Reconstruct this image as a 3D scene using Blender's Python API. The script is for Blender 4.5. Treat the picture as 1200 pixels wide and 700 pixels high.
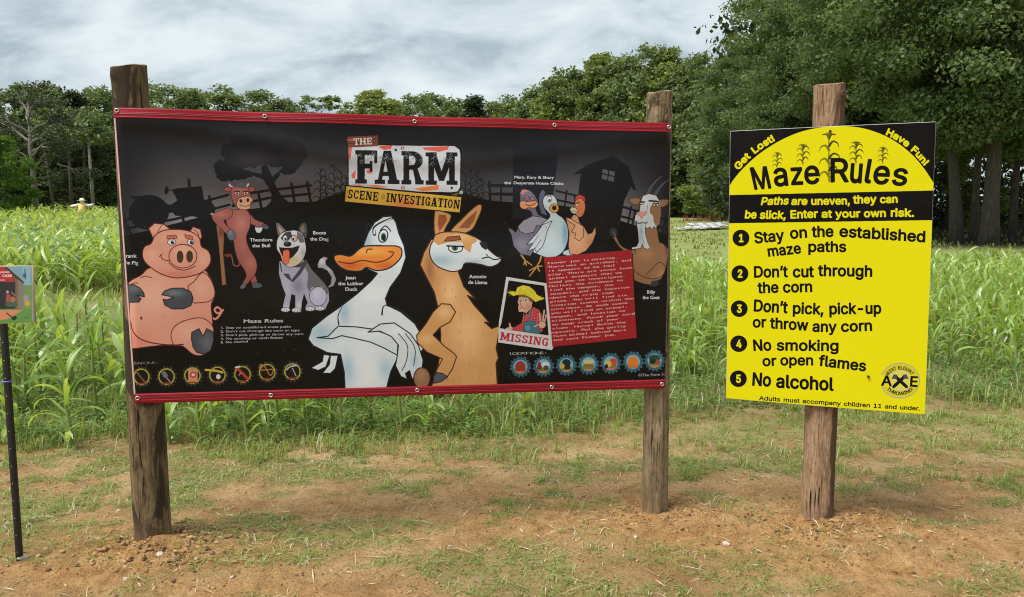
import bpy, math, random
import numpy as np
from mathutils import Vector

# ---------------------------------------------------------------- camera, world, sun, exposure
for o in list(bpy.data.objects):
    bpy.data.objects.remove(o)
SC = bpy.context.scene
COL = SC.collection
rnd = random.Random(7)
rng = np.random.default_rng(7)

F_PX, PITCH, CAM_H = 906.0, math.radians(6.3), 1.66
cam_d = bpy.data.cameras.new('camera')
cam_d.sensor_width = 36.0
cam_d.lens = 36.0 * F_PX / 1200.0
cam_d.clip_start = 0.05
cam_d.clip_end = 3000.0
cam = bpy.data.objects.new('camera', cam_d)
COL.objects.link(cam)
cam.location = (0, 0, CAM_H)
cam.rotation_euler = (math.radians(90) - PITCH, 0, 0)
SC.camera = cam

SC.view_settings.view_transform = 'Standard'
SC.view_settings.look = 'None'
SC.view_settings.gamma = 1.0
SC.cycles.filter_width = 1.1
SC.view_settings.exposure = 0.42
SC.view_settings.use_curve_mapping = False

SUN_EL, SUN_AZ = math.radians(58), math.radians(236)   # azimuth clockwise from +Y: the sun stands behind the camera, to the left
world = bpy.data.worlds.new('World')
SC.world = world
world.use_nodes = True
wn, wl = world.node_tree.nodes, world.node_tree.links
wn.clear()
def wnode(t, **kw):
    n = wn.new(t)
    for k, v in kw.items(): setattr(n, k, v)
    return n
w_out = wnode('ShaderNodeOutputWorld')
w_bg = wnode('ShaderNodeBackground'); w_bg.inputs['Strength'].default_value = 0.1
w_sky = wnode('ShaderNodeTexSky', sky_type='NISHITA', sun_disc=False)
w_sky.sun_elevation = SUN_EL; w_sky.sun_rotation = SUN_AZ
w_sky.air_density = 1.0; w_sky.dust_density = 2.0
# cloud deck: noise on a plane overhead, seen by direction
w_tc = wnode('ShaderNodeTexCoord')
w_sep = wnode('ShaderNodeSeparateXYZ'); wl.new(w_tc.outputs['Generated'], w_sep.inputs[0])
def wmath(op, a, b=None):
    n = wnode('ShaderNodeMath', operation=op)
    for i, v in enumerate((a, b)):
        if v is None: continue
        if isinstance(v, (int, float)): n.inputs[i].default_value = v
        else: wl.new(v, n.inputs[i])
    return n.outputs[0]
zc = wmath('ADD', wmath('MAXIMUM', w_sep.outputs[2], 0.0), 0.42)
px_, py_ = wmath('DIVIDE', w_sep.outputs[0], zc), wmath('DIVIDE', w_sep.outputs[1], zc)
w_comb = wnode('ShaderNodeCombineXYZ'); wl.new(px_, w_comb.inputs[0]); wl.new(py_, w_comb.inputs[1])
w_map = wnode('ShaderNodeMapping'); wl.new(w_comb.outputs[0], w_map.inputs['Vector'])
w_map.inputs['Rotation'].default_value = (0, 0, math.radians(24)); w_map.inputs['Scale'].default_value = (1.0, 1.5, 1)
w_n1 = wnode('ShaderNodeTexNoise'); w_n1.inputs['Scale'].default_value = 3.6; w_n1.inputs['Detail'].default_value = 9
w_n1.inputs['Roughness'].default_value = 0.56; w_n1.inputs['Distortion'].default_value = 0.35
wl.new(w_map.outputs[0], w_n1.inputs['Vector'])
w_r = wnode('ShaderNodeValToRGB')
w_r.color_ramp.elements[0].position = 0.36; w_r.color_ramp.elements[0].color = (0.34, 0.415, 0.465, 1)
w_r.color_ramp.elements[1].position = 0.63; w_r.color_ramp.elements[1].color = (0.655, 0.715, 0.735, 1)
e = w_r.color_ramp.elements.new(0.5); e.color = (0.53, 0.60, 0.64, 1)
wl.new(w_n1.outputs['Fac'], w_r.inputs[0])
w_sc = wnode('ShaderNodeVectorMath', operation='SCALE'); w_sc.inputs['Scale'].default_value = 9.6
wl.new(w_r.outputs[0], w_sc.inputs[0])
w_mix = wnode('ShaderNodeMixRGB'); w_mix.inputs[0].default_value = 0.93
wl.new(w_sky.outputs[0], w_mix.inputs[1]); wl.new(w_sc.outputs[0], w_mix.inputs[2])
wl.new(w_mix.outputs[0], w_bg.inputs['Color']); wl.new(w_bg.outputs[0], w_out.inputs[0])

sun_d = bpy.data.lights.new('sun', 'SUN')
sun_d.energy = 3.6; sun_d.angle = math.radians(28); sun_d.color = (1.0, 0.95, 0.87)
sun = bpy.data.objects.new('sun', sun_d)
COL.objects.link(sun)
sd = Vector((math.sin(SUN_AZ) * math.cos(SUN_EL), math.cos(SUN_AZ) * math.cos(SUN_EL), math.sin(SUN_EL)))
sun.rotation_euler = sd.to_track_quat('Z', 'Y').to_euler()
sun.location = sd * 50
# ---------------------------------------------------------------- a small painter for flat print (banner, signs)
_gl = {}
# outlines of a plain grotesque (500 units per em) for the printed signs: character|advance|closed contours
SANS = {}
for _l in '''!|98|34 80 32 254 66 254 64 80;49 -2 43 -1 38 1 33 4 29 9 27 15 26 20 27 26 29 32 33 37 38 40 43 42 49 43 55 42 60 40 65 37 69 32 71 26 72 20 71 15 69 9 65 4 60 1 55 -1
'|103|39 159 35 254 68 254 64 159
,|94|19 -60 34 36 68 36 42 -60
-|227|168 122 168 94 57 94 57 122
.|94|48 -2 42 -1 36 1 31 4 28 9 26 15 25 20 26 27 28 32 31 37 36 40 42 43 48 43 54 43 59 40 64 37 68 32 70 27 71 20 70 15 68 9 64 4 59 1 54 -1
1|227|38 0 38 27 195 27 195 0;138 254 138 0 106 0 106 224 105 224 43 179 43 213 99 254
2|227|32 0 32 24 117 114 126 124 134 133 141 141 147 149 152 156 155 163 158 170 160 178 160 186 159 194 157 202 154 209 149 215 143 220 137 224 129 227 121 229 112 230 102 229 94 227 86 224 79 219 74 213 69 207 66 199 64 190 64 181 33 181 34 196 37 209 43 221 51 232 60 241 72 248 84 253 98 257 112 258 127 257 141 254 153 248 164 241 173 233 181 223 186 211 189 199 191 186 190 177 188 168 185 159 181 150 175 140 168 129 159 118 147 105 133 90 76 30 76 28 195 28 195 0
3|227|109 -3 94 -2 80 0 66 5 54 11 44 19 35 29 28 40 24 52 22 66 55 66 56 58 59 50 63 44 69 38 75 33 83 30 91 27 100 25 109 25 119 26 129 27 138 30 145 35 152 40 157 46 161 54 164 63 165 72 164 81 162 90 158 98 153 105 146 112 137 117 127 121 115 123 101 124 78 124 78 150 144 224 144 226 35 226 35 254 186 254 186 230 106 139 106 144 124 145 140 143 154 138 167 131 177 122 185 111 192 99 195 86 196 72 195 58 191 45 185 33 177 22 166 13 154 6 141 1 125 -2
4|227|20 53 20 79 123 254 155 254 54 83 54 81 207 81 207 53;141 0 141 61 141 73 141 159 171 159 171 0
5|227|111 -3 96 -2 82 1 70 6 59 12 49 20 41 30 35 41 32 53 30 65 61 65 62 58 65 51 69 44 74 39 80 34 87 30 94 27 102 26 111 25 120 26 130 28 138 32 146 38 152 44 157 52 161 61 163 71 164 81 163 92 161 101 157 111 151 119 145 125 137 131 129 135 119 138 109 138 100 138 92 137 84 134 76 131 69 127 64 123 34 126 48 254 183 254 183 226 75 226 67 151 68 151 74 155 81 159 89 162 97 165 106 166 115 167 126 166 137 164 147 160 156 156 165 150 172 143 179 134 185 125 189 116 193 105 195 94 195 82 194 66 191 51 184 38 176 26 166 16 154 8 141 1 126 -2
A|240|8 0 101 254 138 254 231 0 198 0 144 151 140 161 136 173 132 186 127 201 122 219 116 239 123 239 117 219 111 201 106 185 102 172 98 161 95 151 43 0;55 71 55 99 185 99 185 71
B|228|30 0 30 254 121 254 137 253 152 250 164 245 175 239 184 230 190 221 195 210 198 199 199 187 198 177 197 168 193 160 189 153 184 148 178 143 172 139 165 136 157 133 157 131 166 130 174 127 182 123 189 117 196 110 201 102 205 92 208 81 209 68 208 56 205 44 200 33 193 24 184 16 172 9 158 4 142 1 123 0;62 29 122 29 140 30 154 34 165 40 172 48 176 58 178 68 177 77 175 85 171 92 166 99 160 104 153 109 144 113 135 115 124 115 62 115;62 143 119 143 128 143 136 145 144 148 151 152 157 157 162 163 165 170 167 178 168 186 167 197 163 206 156 214 147 221 135 225 120 226 62 226
D|251|109 0 48 0 48 29 107 29 127 30 144 34 159 40 171 49 182 61 189 75 195 90 198 108 200 128 198 147 195 165 190 180 182 194 172 205 160 214 145 221 129 225 110 226 47 226 47 254 113 254 136 253 157 248 176 239 192 228 206 213 217 196 225 175 229 153 231 128 229 102 224 80 217 59 206 42 192 27 175 15 156 7 134 2;62 254 62 0 30 0 30 254
E|209|30 0 30 254 186 254 186 226 62 226 62 143 178 143 178 114 62 114 62 29 188 29 188 0
F|205|30 0 30 254 185 254 185 226 62 226 62 139 173 139 173 111 62 111 62 0
G|260|134 -3 113 -2 93 4 75 13 59 25 45 40 35 58 27 78 22 102 20 127 22 153 27 176 35 197 45 215 59 230 74 242 92 251 112 256 132 258 146 257 158 255 170 252 181 247 192 242 202 235 210 227 218 218 225 208 230 198 234 186 237 174 204 174 201 182 198 190 194 197 189 203 184 208 178 213 172 218 165 221 158 224 150 226 141 227 133 228 118 227 104 223 92 216 80 207 70 196 62 182 57 166 53 148 52 127 53 107 57 88 63 72 71 59 81 47 92 38 105 32 119 28 134 26 148 27 161 31 172 36 183 43 191 51 198 62 203 74 206 87 207 101 217 100 141 100 141 128 239 128 239 100 237 80 233 62 225 45 215 31 203 19 188 9 172 2 154 -2
H|258|30 0 30 254 62 254 62 144 196 144 196 254 228 254 228 0 196 0 196 116 62 116 62 0
I|150|16 0 16 29 59 29 59 226 16 226 16 254 135 254 135 226 91 226 91 29 135 29 135 0
L|196|30 0 30 254 62 254 62 29 181 29 181 0
M|314|30 0 30 254 76 254 139 94 140 89 142 85 144 79 146 74 148 68 150 61 152 55 154 48 156 42 158 36 159 30 161 24 154 24 155 30 157 35 159 41 161 48 163 54 165 61 167 67 169 73 171 79 173 85 175 89 176 94 238 254 284 254 284 0 252 0 252 145 252 151 252 157 252 163 252 170 252 177 253 184 253 192 253 199 253 207 253 214 253 221 253 229 256 229 254 221 251 213 249 205 246 197 244 189 241 181 238 174 236 167 234 161 232 155 230 150 228 145 171 0 143 0 85 145 83 150 82 155 80 160 77 167 75 173 72 181 70 188 67 196 65 204 62 212 59 220 56 229 59 229 60 222 60 215 60 208 60 201 60 193 60 186 61 178 61 171 61 164 61 158 61 151 61 145 61 0
N|262|30 0 30 254 68 254 172 91 174 87 178 82 181 75 185 69 189 61 194 53 198 45 203 36 207 27 202 27 202 36 201 45 200 54 200 63 200 71 200 79 199 86 199 92 199 97 199 254 232 254 232 0 193 0 101 145 97 152 93 158 89 165 84 173 79 181 74 191 68 201 61 213 54 226 60 227 60 215 61 203 61 192 62 182 62 172 62 164 62 157 62 150 62 145 62 0
O|267|133 -3 112 -2 93 4 75 12 59 25 46 40 35 58 27 78 22 101 20 127 22 153 27 176 35 197 46 215 59 230 75 242 93 251 112 256 133 258 155 256 174 251 192 242 208 230 221 215 232 197 240 176 245 153 247 127 245 101 240 78 232 58 221 40 208 25 192 12 174 4 155 -2;133 26 148 28 162 32 175 38 186 47 196 58 204 72 210 88 214 106 215 127 214 148 210 166 204 182 196 196 186 207 175 216 162 223 148 227 133 228 119 227 105 223 92 216 81 207 71 196 63 182 57 166 53 148 52 127 53 106 57 88 63 72 71 58 81 47 92 38 105 32 119 28
P|222|30 0 30 254 118 254 136 253 152 250 166 244 178 236 187 226 195 215 200 202 203 189 204 174 203 159 200 145 195 133 187 121 178 112 166 104 152 98 136 94 118 93 55 93 55 121 116 121 129 122 139 124 149 128 156 133 162 139 167 147 170 155 172 164 172 174 172 184 170 193 167 201 162 208 156 214 148 219 139 223 129 225 116 226 62 226 62 0
R|224|30 0 30 254 118 254 136 253 153 250 167 244 178 237 188 227 195 217 200 204 204 191 205 176 204 161 200 148 195 136 188 125 178 116 166 109 152 103 136 100 118 99 48 99 48 128 117 128 129 128 140 130 149 133 156 138 162 143 167 150 170 158 172 167 173 176 172 186 170 194 167 202 162 209 156 215 149 220 140 223 129 225 116 226 62 226 62 0;177 0 115 115 151 115 214 0
S|223|112 -4 94 -3 78 0 64 5 51 11 41 20 32 30 25 42 21 54 19 68 52 68 54 59 57 51 62 44 68 38 75 33 83 29 92 27 102 25 112 25 123 25 133 27 143 30 151 34 159 40 165 46 169 53 172 61 173 70 172 77 170 84 166 89 161 94 155 99 148 102 140 106 132 108 122 111 92 120 72 126 56 135 43 145 34 156 28 170 26 186 27 200 31 213 37 224 46 234 57 242 69 249 83 254 97 257 114 258 130 257 145 254 158 249 170 242 180 234 189 224 195 213 199 202 200 189 169 189 166 201 160 211 151 219 140 225 127 228 112 229 102 229 92 227 84 224 76 220 70 215 64 209 61 203 58 195 58 188 58 180 61 173 65 167 71 162 78 158 85 154 92 151 99 149 106 147 132 140 140 137 148 135 156 132 164 128 172 124 179 119 186 113 192 106 197 99 201 90 203 80 204 69 203 56 199 43 193 32 185 21 174 13 162 5 147 0 130 -3
T|224|16 226 16 254 208 254 208 226 128 226 128 0 96 0 96 226
U|259|129 -4 110 -3 93 1 77 8 63 17 52 27 42 40 36 54 31 70 30 87 30 254 62 254 62 89 63 77 66 66 70 57 77 48 84 40 94 34 104 29 116 27 129 26 143 27 155 29 165 34 175 40 182 48 188 57 193 66 195 77 196 89 196 254 229 254 229 87 227 70 223 54 216 40 207 27 195 17 182 8 166 1 149 -3
W|343|78 0 8 254 41 254 82 98 84 90 86 81 88 73 90 64 92 55 93 47 95 38 97 29 98 20 95 20 96 29 98 38 100 47 102 55 104 64 106 73 108 81 110 90 112 98 153 254 190 254 231 98 233 90 235 81 237 73 239 64 241 55 243 47 245 38 247 29 249 20 244 20 246 29 248 38 249 47 251 55 253 64 255 73 257 81 259 90 261 98 302 254 335 254 265 0 228 0 184 161 181 172 178 184 176 196 173 209 170 222 168 237 175 237 172 223 170 210 167 197 165 185 162 173 159 161 115 0
X|237|9 0 109 142 109 118 15 254 52 254 89 200 94 193 98 186 102 181 105 175 109 170 112 164 115 159 118 153 122 146 116 146 120 153 123 159 126 164 129 170 132 175 136 181 140 186 144 193 149 200 187 254 223 254 129 119 129 143 228 0 191 0 146 65 142 71 138 77 134 83 131 88 128 93 125 98 122 103 119 109 115 116 122 116 119 109 116 104 113 98 110 93 106 88 103 83 99 77 95 71 91 65 46 0
a|195|80 -4 68 -4 57 -1 47 2 38 8 30 14 24 22 19 32 16 42 15 54 16 64 18 73 22 80 26 87 32 92 39 97 46 100 54 103 63 105 71 107 80 109 89 110 100 111 109 112 117 113 123 114 129 116 133 117 135 120 137 123 138 127 138 128 137 136 136 142 133 148 130 153 125 158 120 161 113 163 106 165 98 165 89 165 82 164 75 161 69 158 63 154 59 150 55 146 52 142 50 137 20 146 26 156 32 165 39 173 48 179 57 184 66 188 77 190 87 192 97 192 104 192 112 191 119 190 128 187 135 184 143 180 150 175 156 168 161 160 165 150 168 139 168 126 168 0 138 0 138 26 136 26 134 21 130 17 126 12 121 8 115 4 108 1 100 -2 90 -4;85 23 96 23 106 26 114 29 121 34 127 40 132 47 135 54 137 61 138 69 138 95 136 93 133 92 130 91 125 90 121 89 116 88 110 87 105 86 100 86 95 85 91 84 88 84 81 83 74 81 67 79 61 77 56 74 52 70 48 65 47 59 46 52 46 46 48 41 51 36 55 32 59 29 65 26 71 24 78 23
b|212|115 -4 104 -3 94 -1 86 2 79 6 74 11 69 16 65 21 62 25 59 29 56 29 56 0 26 0 26 254 57 254 57 160 59 160 62 164 65 168 69 173 73 178 79 182 86 186 94 190 103 192 115 192 130 191 144 187 156 180 168 171 177 160 185 146 191 131 194 113 195 94 194 75 191 58 185 42 177 29 168 17 157 8 144 1 130 -3;110 23 121 24 131 28 140 33 147 40 153 48 158 58 161 70 163 82 164 95 163 108 161 120 158 131 153 140 147 149 140 156 131 161 121 164 110 165 99 164 89 161 81 156 73 149 67 141 62 131 59 120 57 108 56 95 57 81 59 69 63 58 67 48 73 39 81 32 89 27 99 24
c|198|104 -4 87 -3 72 1 58 8 46 17 36 29 28 43 22 58 18 75 17 94 18 113 22 130 28 146 36 159 46 171 58 180 72 187 87 191 104 192 113 192 122 191 130 189 138 186 146 182 153 178 159 173 165 167 170 161 174 154 178 146 181 138 151 131 150 136 148 140 145 145 142 149 139 152 135 155 131 158 126 161 121 162 116 164 110 165 104 165 92 164 81 161 73 155 65 148 59 139 54 129 51 118 49 106 48 94 49 81 51 70 54 59 59 49 65 40 73 33 81 28 92 24 104 23 110 24 116 24 121 26 126 28 131 30 135 33 139 36 143 40 146 44 148 49 150 54 152 59 181 51 179 43 175 35 171 28 165 22 160 16 153 11 146 6 138 3 130 0 122 -2 113 -4
d|212|98 -4 82 -3 68 1 56 8 44 17 35 29 27 42 22 58 18 75 17 94 18 113 22 131 27 146 35 160 45 171 56 180 69 187 83 191 98 192 109 192 118 190 126 186 133 182 139 178 144 173 147 168 151 164 153 160 155 160 155 254 186 254 186 0 156 0 156 29 153 29 151 25 147 21 143 16 139 11 133 6 126 2 118 -1 109 -3;102 23 113 24 123 27 132 32 139 39 145 48 150 58 153 69 155 81 156 95 155 108 153 120 150 131 145 141 139 149 132 156 123 161 113 164 102 165 91 164 81 161 72 156 65 149 59 140 54 131 51 120 49 108 48 95 49 82 51 70 54 58 59 48 65 40 73 33 81 28 91 24
e|202|106 -4 88 -3 73 1 58 8 46 17 36 29 28 42 22 58 18 75 17 93 18 112 22 129 28 145 36 159 46 170 58 180 71 187 86 191 103 192 113 192 123 190 133 187 142 183 151 177 160 170 167 162 173 152 179 141 182 128 185 113 186 97 186 85 37 85 37 110 169 110 155 101 154 113 152 124 149 134 144 143 138 151 131 157 123 161 113 164 103 165 92 164 82 161 73 157 66 151 59 143 54 135 51 125 49 116 48 105 48 89 49 75 51 64 55 53 61 44 67 37 76 31 85 26 95 24 106 23 114 23 120 25 127 26 133 29 138 32 143 36 147 41 150 47 153 53 182 45 179 36 174 27 168 20 160 13 151 7 141 2 130 -1 119 -3
f|127|114 190 114 164 3 164 3 190;40 0 40 216 41 226 44 235 48 243 53 250 60 255 68 259 76 262 85 264 94 265 100 265 106 264 111 263 115 262 119 261 121 260 114 234 112 235 110 235 107 236 105 237 101 237 97 237 89 236 82 234 77 230 74 225 72 218 71 209 71 0
g|213|103 -75 90 -75 78 -73 67 -70 57 -66 49 -61 41 -55 35 -49 30 -42 25 -35 51 -20 54 -24 57 -29 61 -33 65 -37 71 -41 77 -44 85 -47 93 -48 103 -49 118 -47 130 -44 141 -38 149 -29 154 -17 156 -3 156 34 153 34 150 30 147 26 143 21 139 16 133 12 126 8 118 5 109 3 97 2 83 4 69 7 56 13 45 22 35 32 28 45 22 60 18 77 17 96 18 114 22 131 27 147 35 160 45 171 56 180 69 187 83 191 98 192 109 192 119 190 127 186 134 182 139 178 144 173 148 168 151 164 154 159 157 159 157 190 186 190 186 -4 185 -20 181 -33 175 -45 167 -54 157 -62 145 -68 132 -72 118 -74;102 30 113 30 123 33 132 38 139 44 145 51 150 61 153 71 156 83 156 96 156 109 153 121 150 132 145 141 139 150 132 156 123 161 114 164 102 165 91 164 81 161 73 156 65 149 59 141 54 131 51 120 49 109 48 96 49 84 51 72 54 61 59 52 65 44 73 38 81 33 91 30
h|205|57 113 57 0 26 0 26 254 57 254 57 144 51 144 58 159 66 172 76 181 87 187 100 191 114 192 126 191 137 189 148 184 157 178 164 170 170 160 175 149 178 135 179 120 179 0 148 0 148 118 147 131 143 143 136 152 128 159 117 163 105 165 96 164 88 162 80 159 74 154 68 148 63 141 60 133 58 124
i|83|26 0 26 190 57 190 57 0;42 221 36 222 31 224 27 227 23 231 21 236 21 242 21 247 23 252 27 256 31 259 36 261 42 262 47 261 52 259 57 256 60 252 62 247 63 242 62 236 60 231 57 227 52 224 47 222
k|190|55 68 55 106 60 106 142 190 180 190 92 100 89 100;26 0 26 254 57 254 57 0;147 0 74 93 96 114 186 0
l|95|70 -1 56 0 45 4 37 10 31 19 27 29 26 42 26 254 57 254 57 49 57 42 58 35 60 31 63 28 67 27 73 26 76 26 78 26 80 26 82 27 83 27 85 27 90 1 88 1 84 0 81 0 77 -1 73 -1
m|305|26 0 26 190 56 190 56 148 54 148 57 157 61 166 66 173 72 179 79 184 86 188 94 191 102 193 110 193 123 192 134 187 144 180 151 171 157 160 160 147 156 147 159 156 163 164 169 172 175 178 182 183 190 187 199 191 208 192 218 193 229 192 239 190 249 186 257 180 264 173 270 164 275 154 278 141 278 128 278 0 248 0 248 127 247 139 243 149 236 156 228 161 219 164 209 165 201 165 194 163 187 160 181 156 177 151 173 145 170 139 168 131 168 124 168 0 137 0 137 130 136 140 132 148 126 156 119 161 110 164 100 165 92 165 85 163 79 160 73 156 67 151 63 145 60 137 58 129 57 119 57 0
n|205|57 113 57 0 26 0 26 190 56 190 56 144 51 144 58 159 66 172 76 181 87 187 100 191 114 192 126 191 137 189 147 184 156 178 164 170 170 160 175 149 178 135 179 120 179 0 148 0 148 118 147 131 143 143 136 152 128 159 117 163 105 165 96 164 88 162 80 159 74 154 68 148 63 141 60 133 58 124
o|208|104 -4 87 -3 72 1 58 8 46 17 36 29 28 43 22 58 18 75 17 94 18 113 22 130 28 146 36 159 46 171 58 180 72 187 87 191 104 192 120 191 136 187 149 180 161 171 171 159 180 146 186 130 189 113 191 94 189 75 186 58 180 43 171 29 161 17 149 8 136 1 120 -3;104 23 116 24 126 28 135 33 143 40 149 49 154 59 157 70 159 81 160 94 159 106 157 118 154 129 149 139 143 148 135 155 126 161 116 164 104 165 92 164 81 161 73 155 65 148 59 139 54 129 51 118 49 106 48 94 49 81 51 70 54 59 59 49 65 40 73 33 81 28 92 24
p|212|26 -71 26 190 56 190 56 160 59 160 62 164 65 168 69 173 73 178 79 182 86 186 94 190 103 192 115 192 130 191 144 187 156 180 168 171 177 160 185 146 191 131 194 113 195 94 194 75 191 58 185 42 177 29 168 17 157 8 144 1 130 -3 115 -4 104 -3 94 -1 86 2 79 6 74 11 69 16 65 21 62 25 59 29 57 29 57 -71;110 23 121 24 131 28 140 33 147 40 153 48 158 58 161 70 163 82 164 95 163 108 161 120 158 131 153 140 147 149 140 156 131 161 121 164 110 165 99 164 89 161 81 156 73 149 67 141 62 131 59 120 57 108 56 95 57 81 59 69 63 58 67 48 73 39 81 32 89 27 99 24
r|130|26 0 26 190 56 190 56 160 58 160 62 169 68 177 76 184 85 188 96 191 107 192 109 192 112 192 115 192 117 192 120 192 122 192 122 161 120 161 118 162 115 162 111 163 107 163 103 163 95 162 87 160 80 157 73 153 67 148 63 142 60 135 58 127 57 118 57 0
s|182|91 -4 78 -3 67 -2 56 2 46 6 38 12 31 19 25 27 21 37 18 47 47 53 50 44 55 36 62 30 70 26 80 24 91 23 103 24 113 26 122 31 129 37 133 44 134 51 133 58 131 63 127 68 122 72 115 75 106 78 75 85 59 90 46 96 36 104 29 113 25 124 23 137 24 147 27 157 33 166 39 173 48 180 58 185 69 189 81 191 94 192 106 192 117 190 127 186 136 182 143 176 149 170 155 162 159 154 162 145 134 139 131 146 127 152 121 158 114 163 105 165 94 166 83 165 74 163 65 158 59 153 56 146 54 139 55 132 58 126 62 122 68 118 76 114 86 111 115 105 131 100 143 93 153 86 160 76 164 66 166 53 165 43 161 33 156 24 149 16 140 9 130 3 118 -1 105 -3
t|114|102 190 102 164 3 164 3 190;32 236 63 236 63 49 64 41 65 35 68 31 72 27 78 26 85 25 87 25 90 25 93 26 96 26 98 26 101 27 107 1 103 0 100 -1 96 -1 92 -2 88 -2 84 -2 69 -1 56 4 46 11 38 20 34 32 32 46
u|205|91 -3 79 -2 68 1 57 5 48 12 41 20 35 29 30 41 27 54 26 69 26 190 57 190 57 72 58 58 62 47 68 37 77 31 88 26 100 25 109 26 117 28 125 31 131 36 137 41 142 48 145 57 147 66 148 76 148 190 179 190 179 0 149 0 149 46 154 46 147 30 139 18 129 8 117 2 105 -1
v|195|81 0 9 190 42 190 83 78 87 66 90 55 93 43 97 32 100 21 103 10 92 10 95 21 98 32 101 43 105 55 108 66 112 78 152 190 186 190 113 0
w|284|69 0 11 190 44 190 67 107 70 95 73 82 77 68 80 54 84 38 88 21 82 21 86 37 89 53 93 67 96 81 100 94 103 107 126 190 158 190 181 107 184 95 187 82 191 68 194 53 198 37 201 21 196 21 199 37 203 53 206 68 210 81 213 95 217 107 240 190 272 190 215 0 184 0 159 86 157 95 155 104 152 112 150 122 148 131 145 140 143 150 141 159 138 169 145 169 143 159 141 150 138 140 136 131 134 121 131 112 129 103 126 94 124 86 99 0
y|195|24 -69 31 -43 36 -44 41 -45 47 -45 52 -44 57 -43 61 -41 65 -37 69 -32 72 -26 75 -18 81 -1 9 190 42 190 83 78 87 66 90 55 93 43 96 32 100 21 103 10 92 10 95 21 98 32 101 43 104 55 108 66 112 78 153 190 186 190 102 -29 98 -38 93 -47 88 -54 83 -59 76 -64 70 -68 62 -70 54 -72 46 -73 41 -72 36 -72 32 -72 29 -71 26 -70
z|190|21 0 21 23 127 160 127 161 24 161 24 190 166 190 166 165 63 30 63 28 169 28 169 0
’|88|26 159 41 254 75 254 49 159'''.split('\n'):
    _c, _a, _p = _l[0], _l[2:].split('|')[0], _l[2:].split('|')[1]
    SANS[_c] = (float(_a) / 500, [np.array([float(q) for q in L.split()]).reshape(-1, 2) / 500 for L in _p.split(';')])
SANS_CAP = float(max(P[:, 1].max() for P in SANS['H'][1]))
def glyph(ch, off):
    """outline triangles and advance of one character of the built-in font (height of a capital = 0.682)"""
    off = 0.0 if ch == 'g' else off      # the two-storey g closes up when it is thickened
    off = 0.0 if ch == 'g' else off      # the two-storey g closes up when it is thickened
    k = (ch, off)
    if k not in _gl:
        c = bpy.data.curves.new('glyph', 'FONT'); c.offset = off; c.resolution_u = 3
        o = bpy.data.objects.new('glyph', c); COL.objects.link(o)
        def width(s):
            c.body = s; bpy.context.view_layer.update(); return o.dimensions[0]
        adv = width('H' + ch + 'H') - width('HH') + (0.0)
        c.body = ch; bpy.context.view_layer.update()
        me = o.to_mesh(); me.calc_loop_triangles()
        v = np.array([q.co[:2] for q in me.vertices]).reshape(-1, 2)
        t = np.array([q.vertices[:] for q in me.loop_triangles]).reshape(-1, 3)
        o.to_mesh_clear(); bpy.data.objects.remove(o); bpy.data.curves.remove(c)
        _gl[k] = (v, t, adv)
    return _gl[k]

def homography(src, dst):
    A, b = [], []
    for (x, y), (u, v) in zip(src, dst):
        A.append([x, y, 1, 0, 0, 0, -u*x, -u*y]); b.append(u)
        A.append([0, 0, 0, x, y, 1, -v*x, -v*y]); b.append(v)
    return np.append(np.linalg.solve(np.array(A, float), np.array(b, float)), 1).reshape(3, 3)

def srgb(*c):
    return np.array(c, float) / 255.0

def spline(p, closed=True, n=6):
    p = np.asarray(p, float)
    if len(p) < 3: return p
    out = []
    N = len(p)
    rngi = range(N) if closed else range(N - 1)
    for i in rngi:
        if closed: a, b, c, d = p[(i-1) % N], p[i], p[(i+1) % N], p[(i+2) % N]
        else: a, b, c, d = p[max(i-1, 0)], p[i], p[i+1], p[min(i+2, N-1)]
        for k in range(n):
            t = k / n
            out.append(0.5*((2*b) + (-a+c)*t + (2*a-5*b+4*c-d)*t*t + (-a+3*b-3*c+d)*t**3))
    if not closed: out.append(p[-1])
    return np.array(out)

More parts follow.
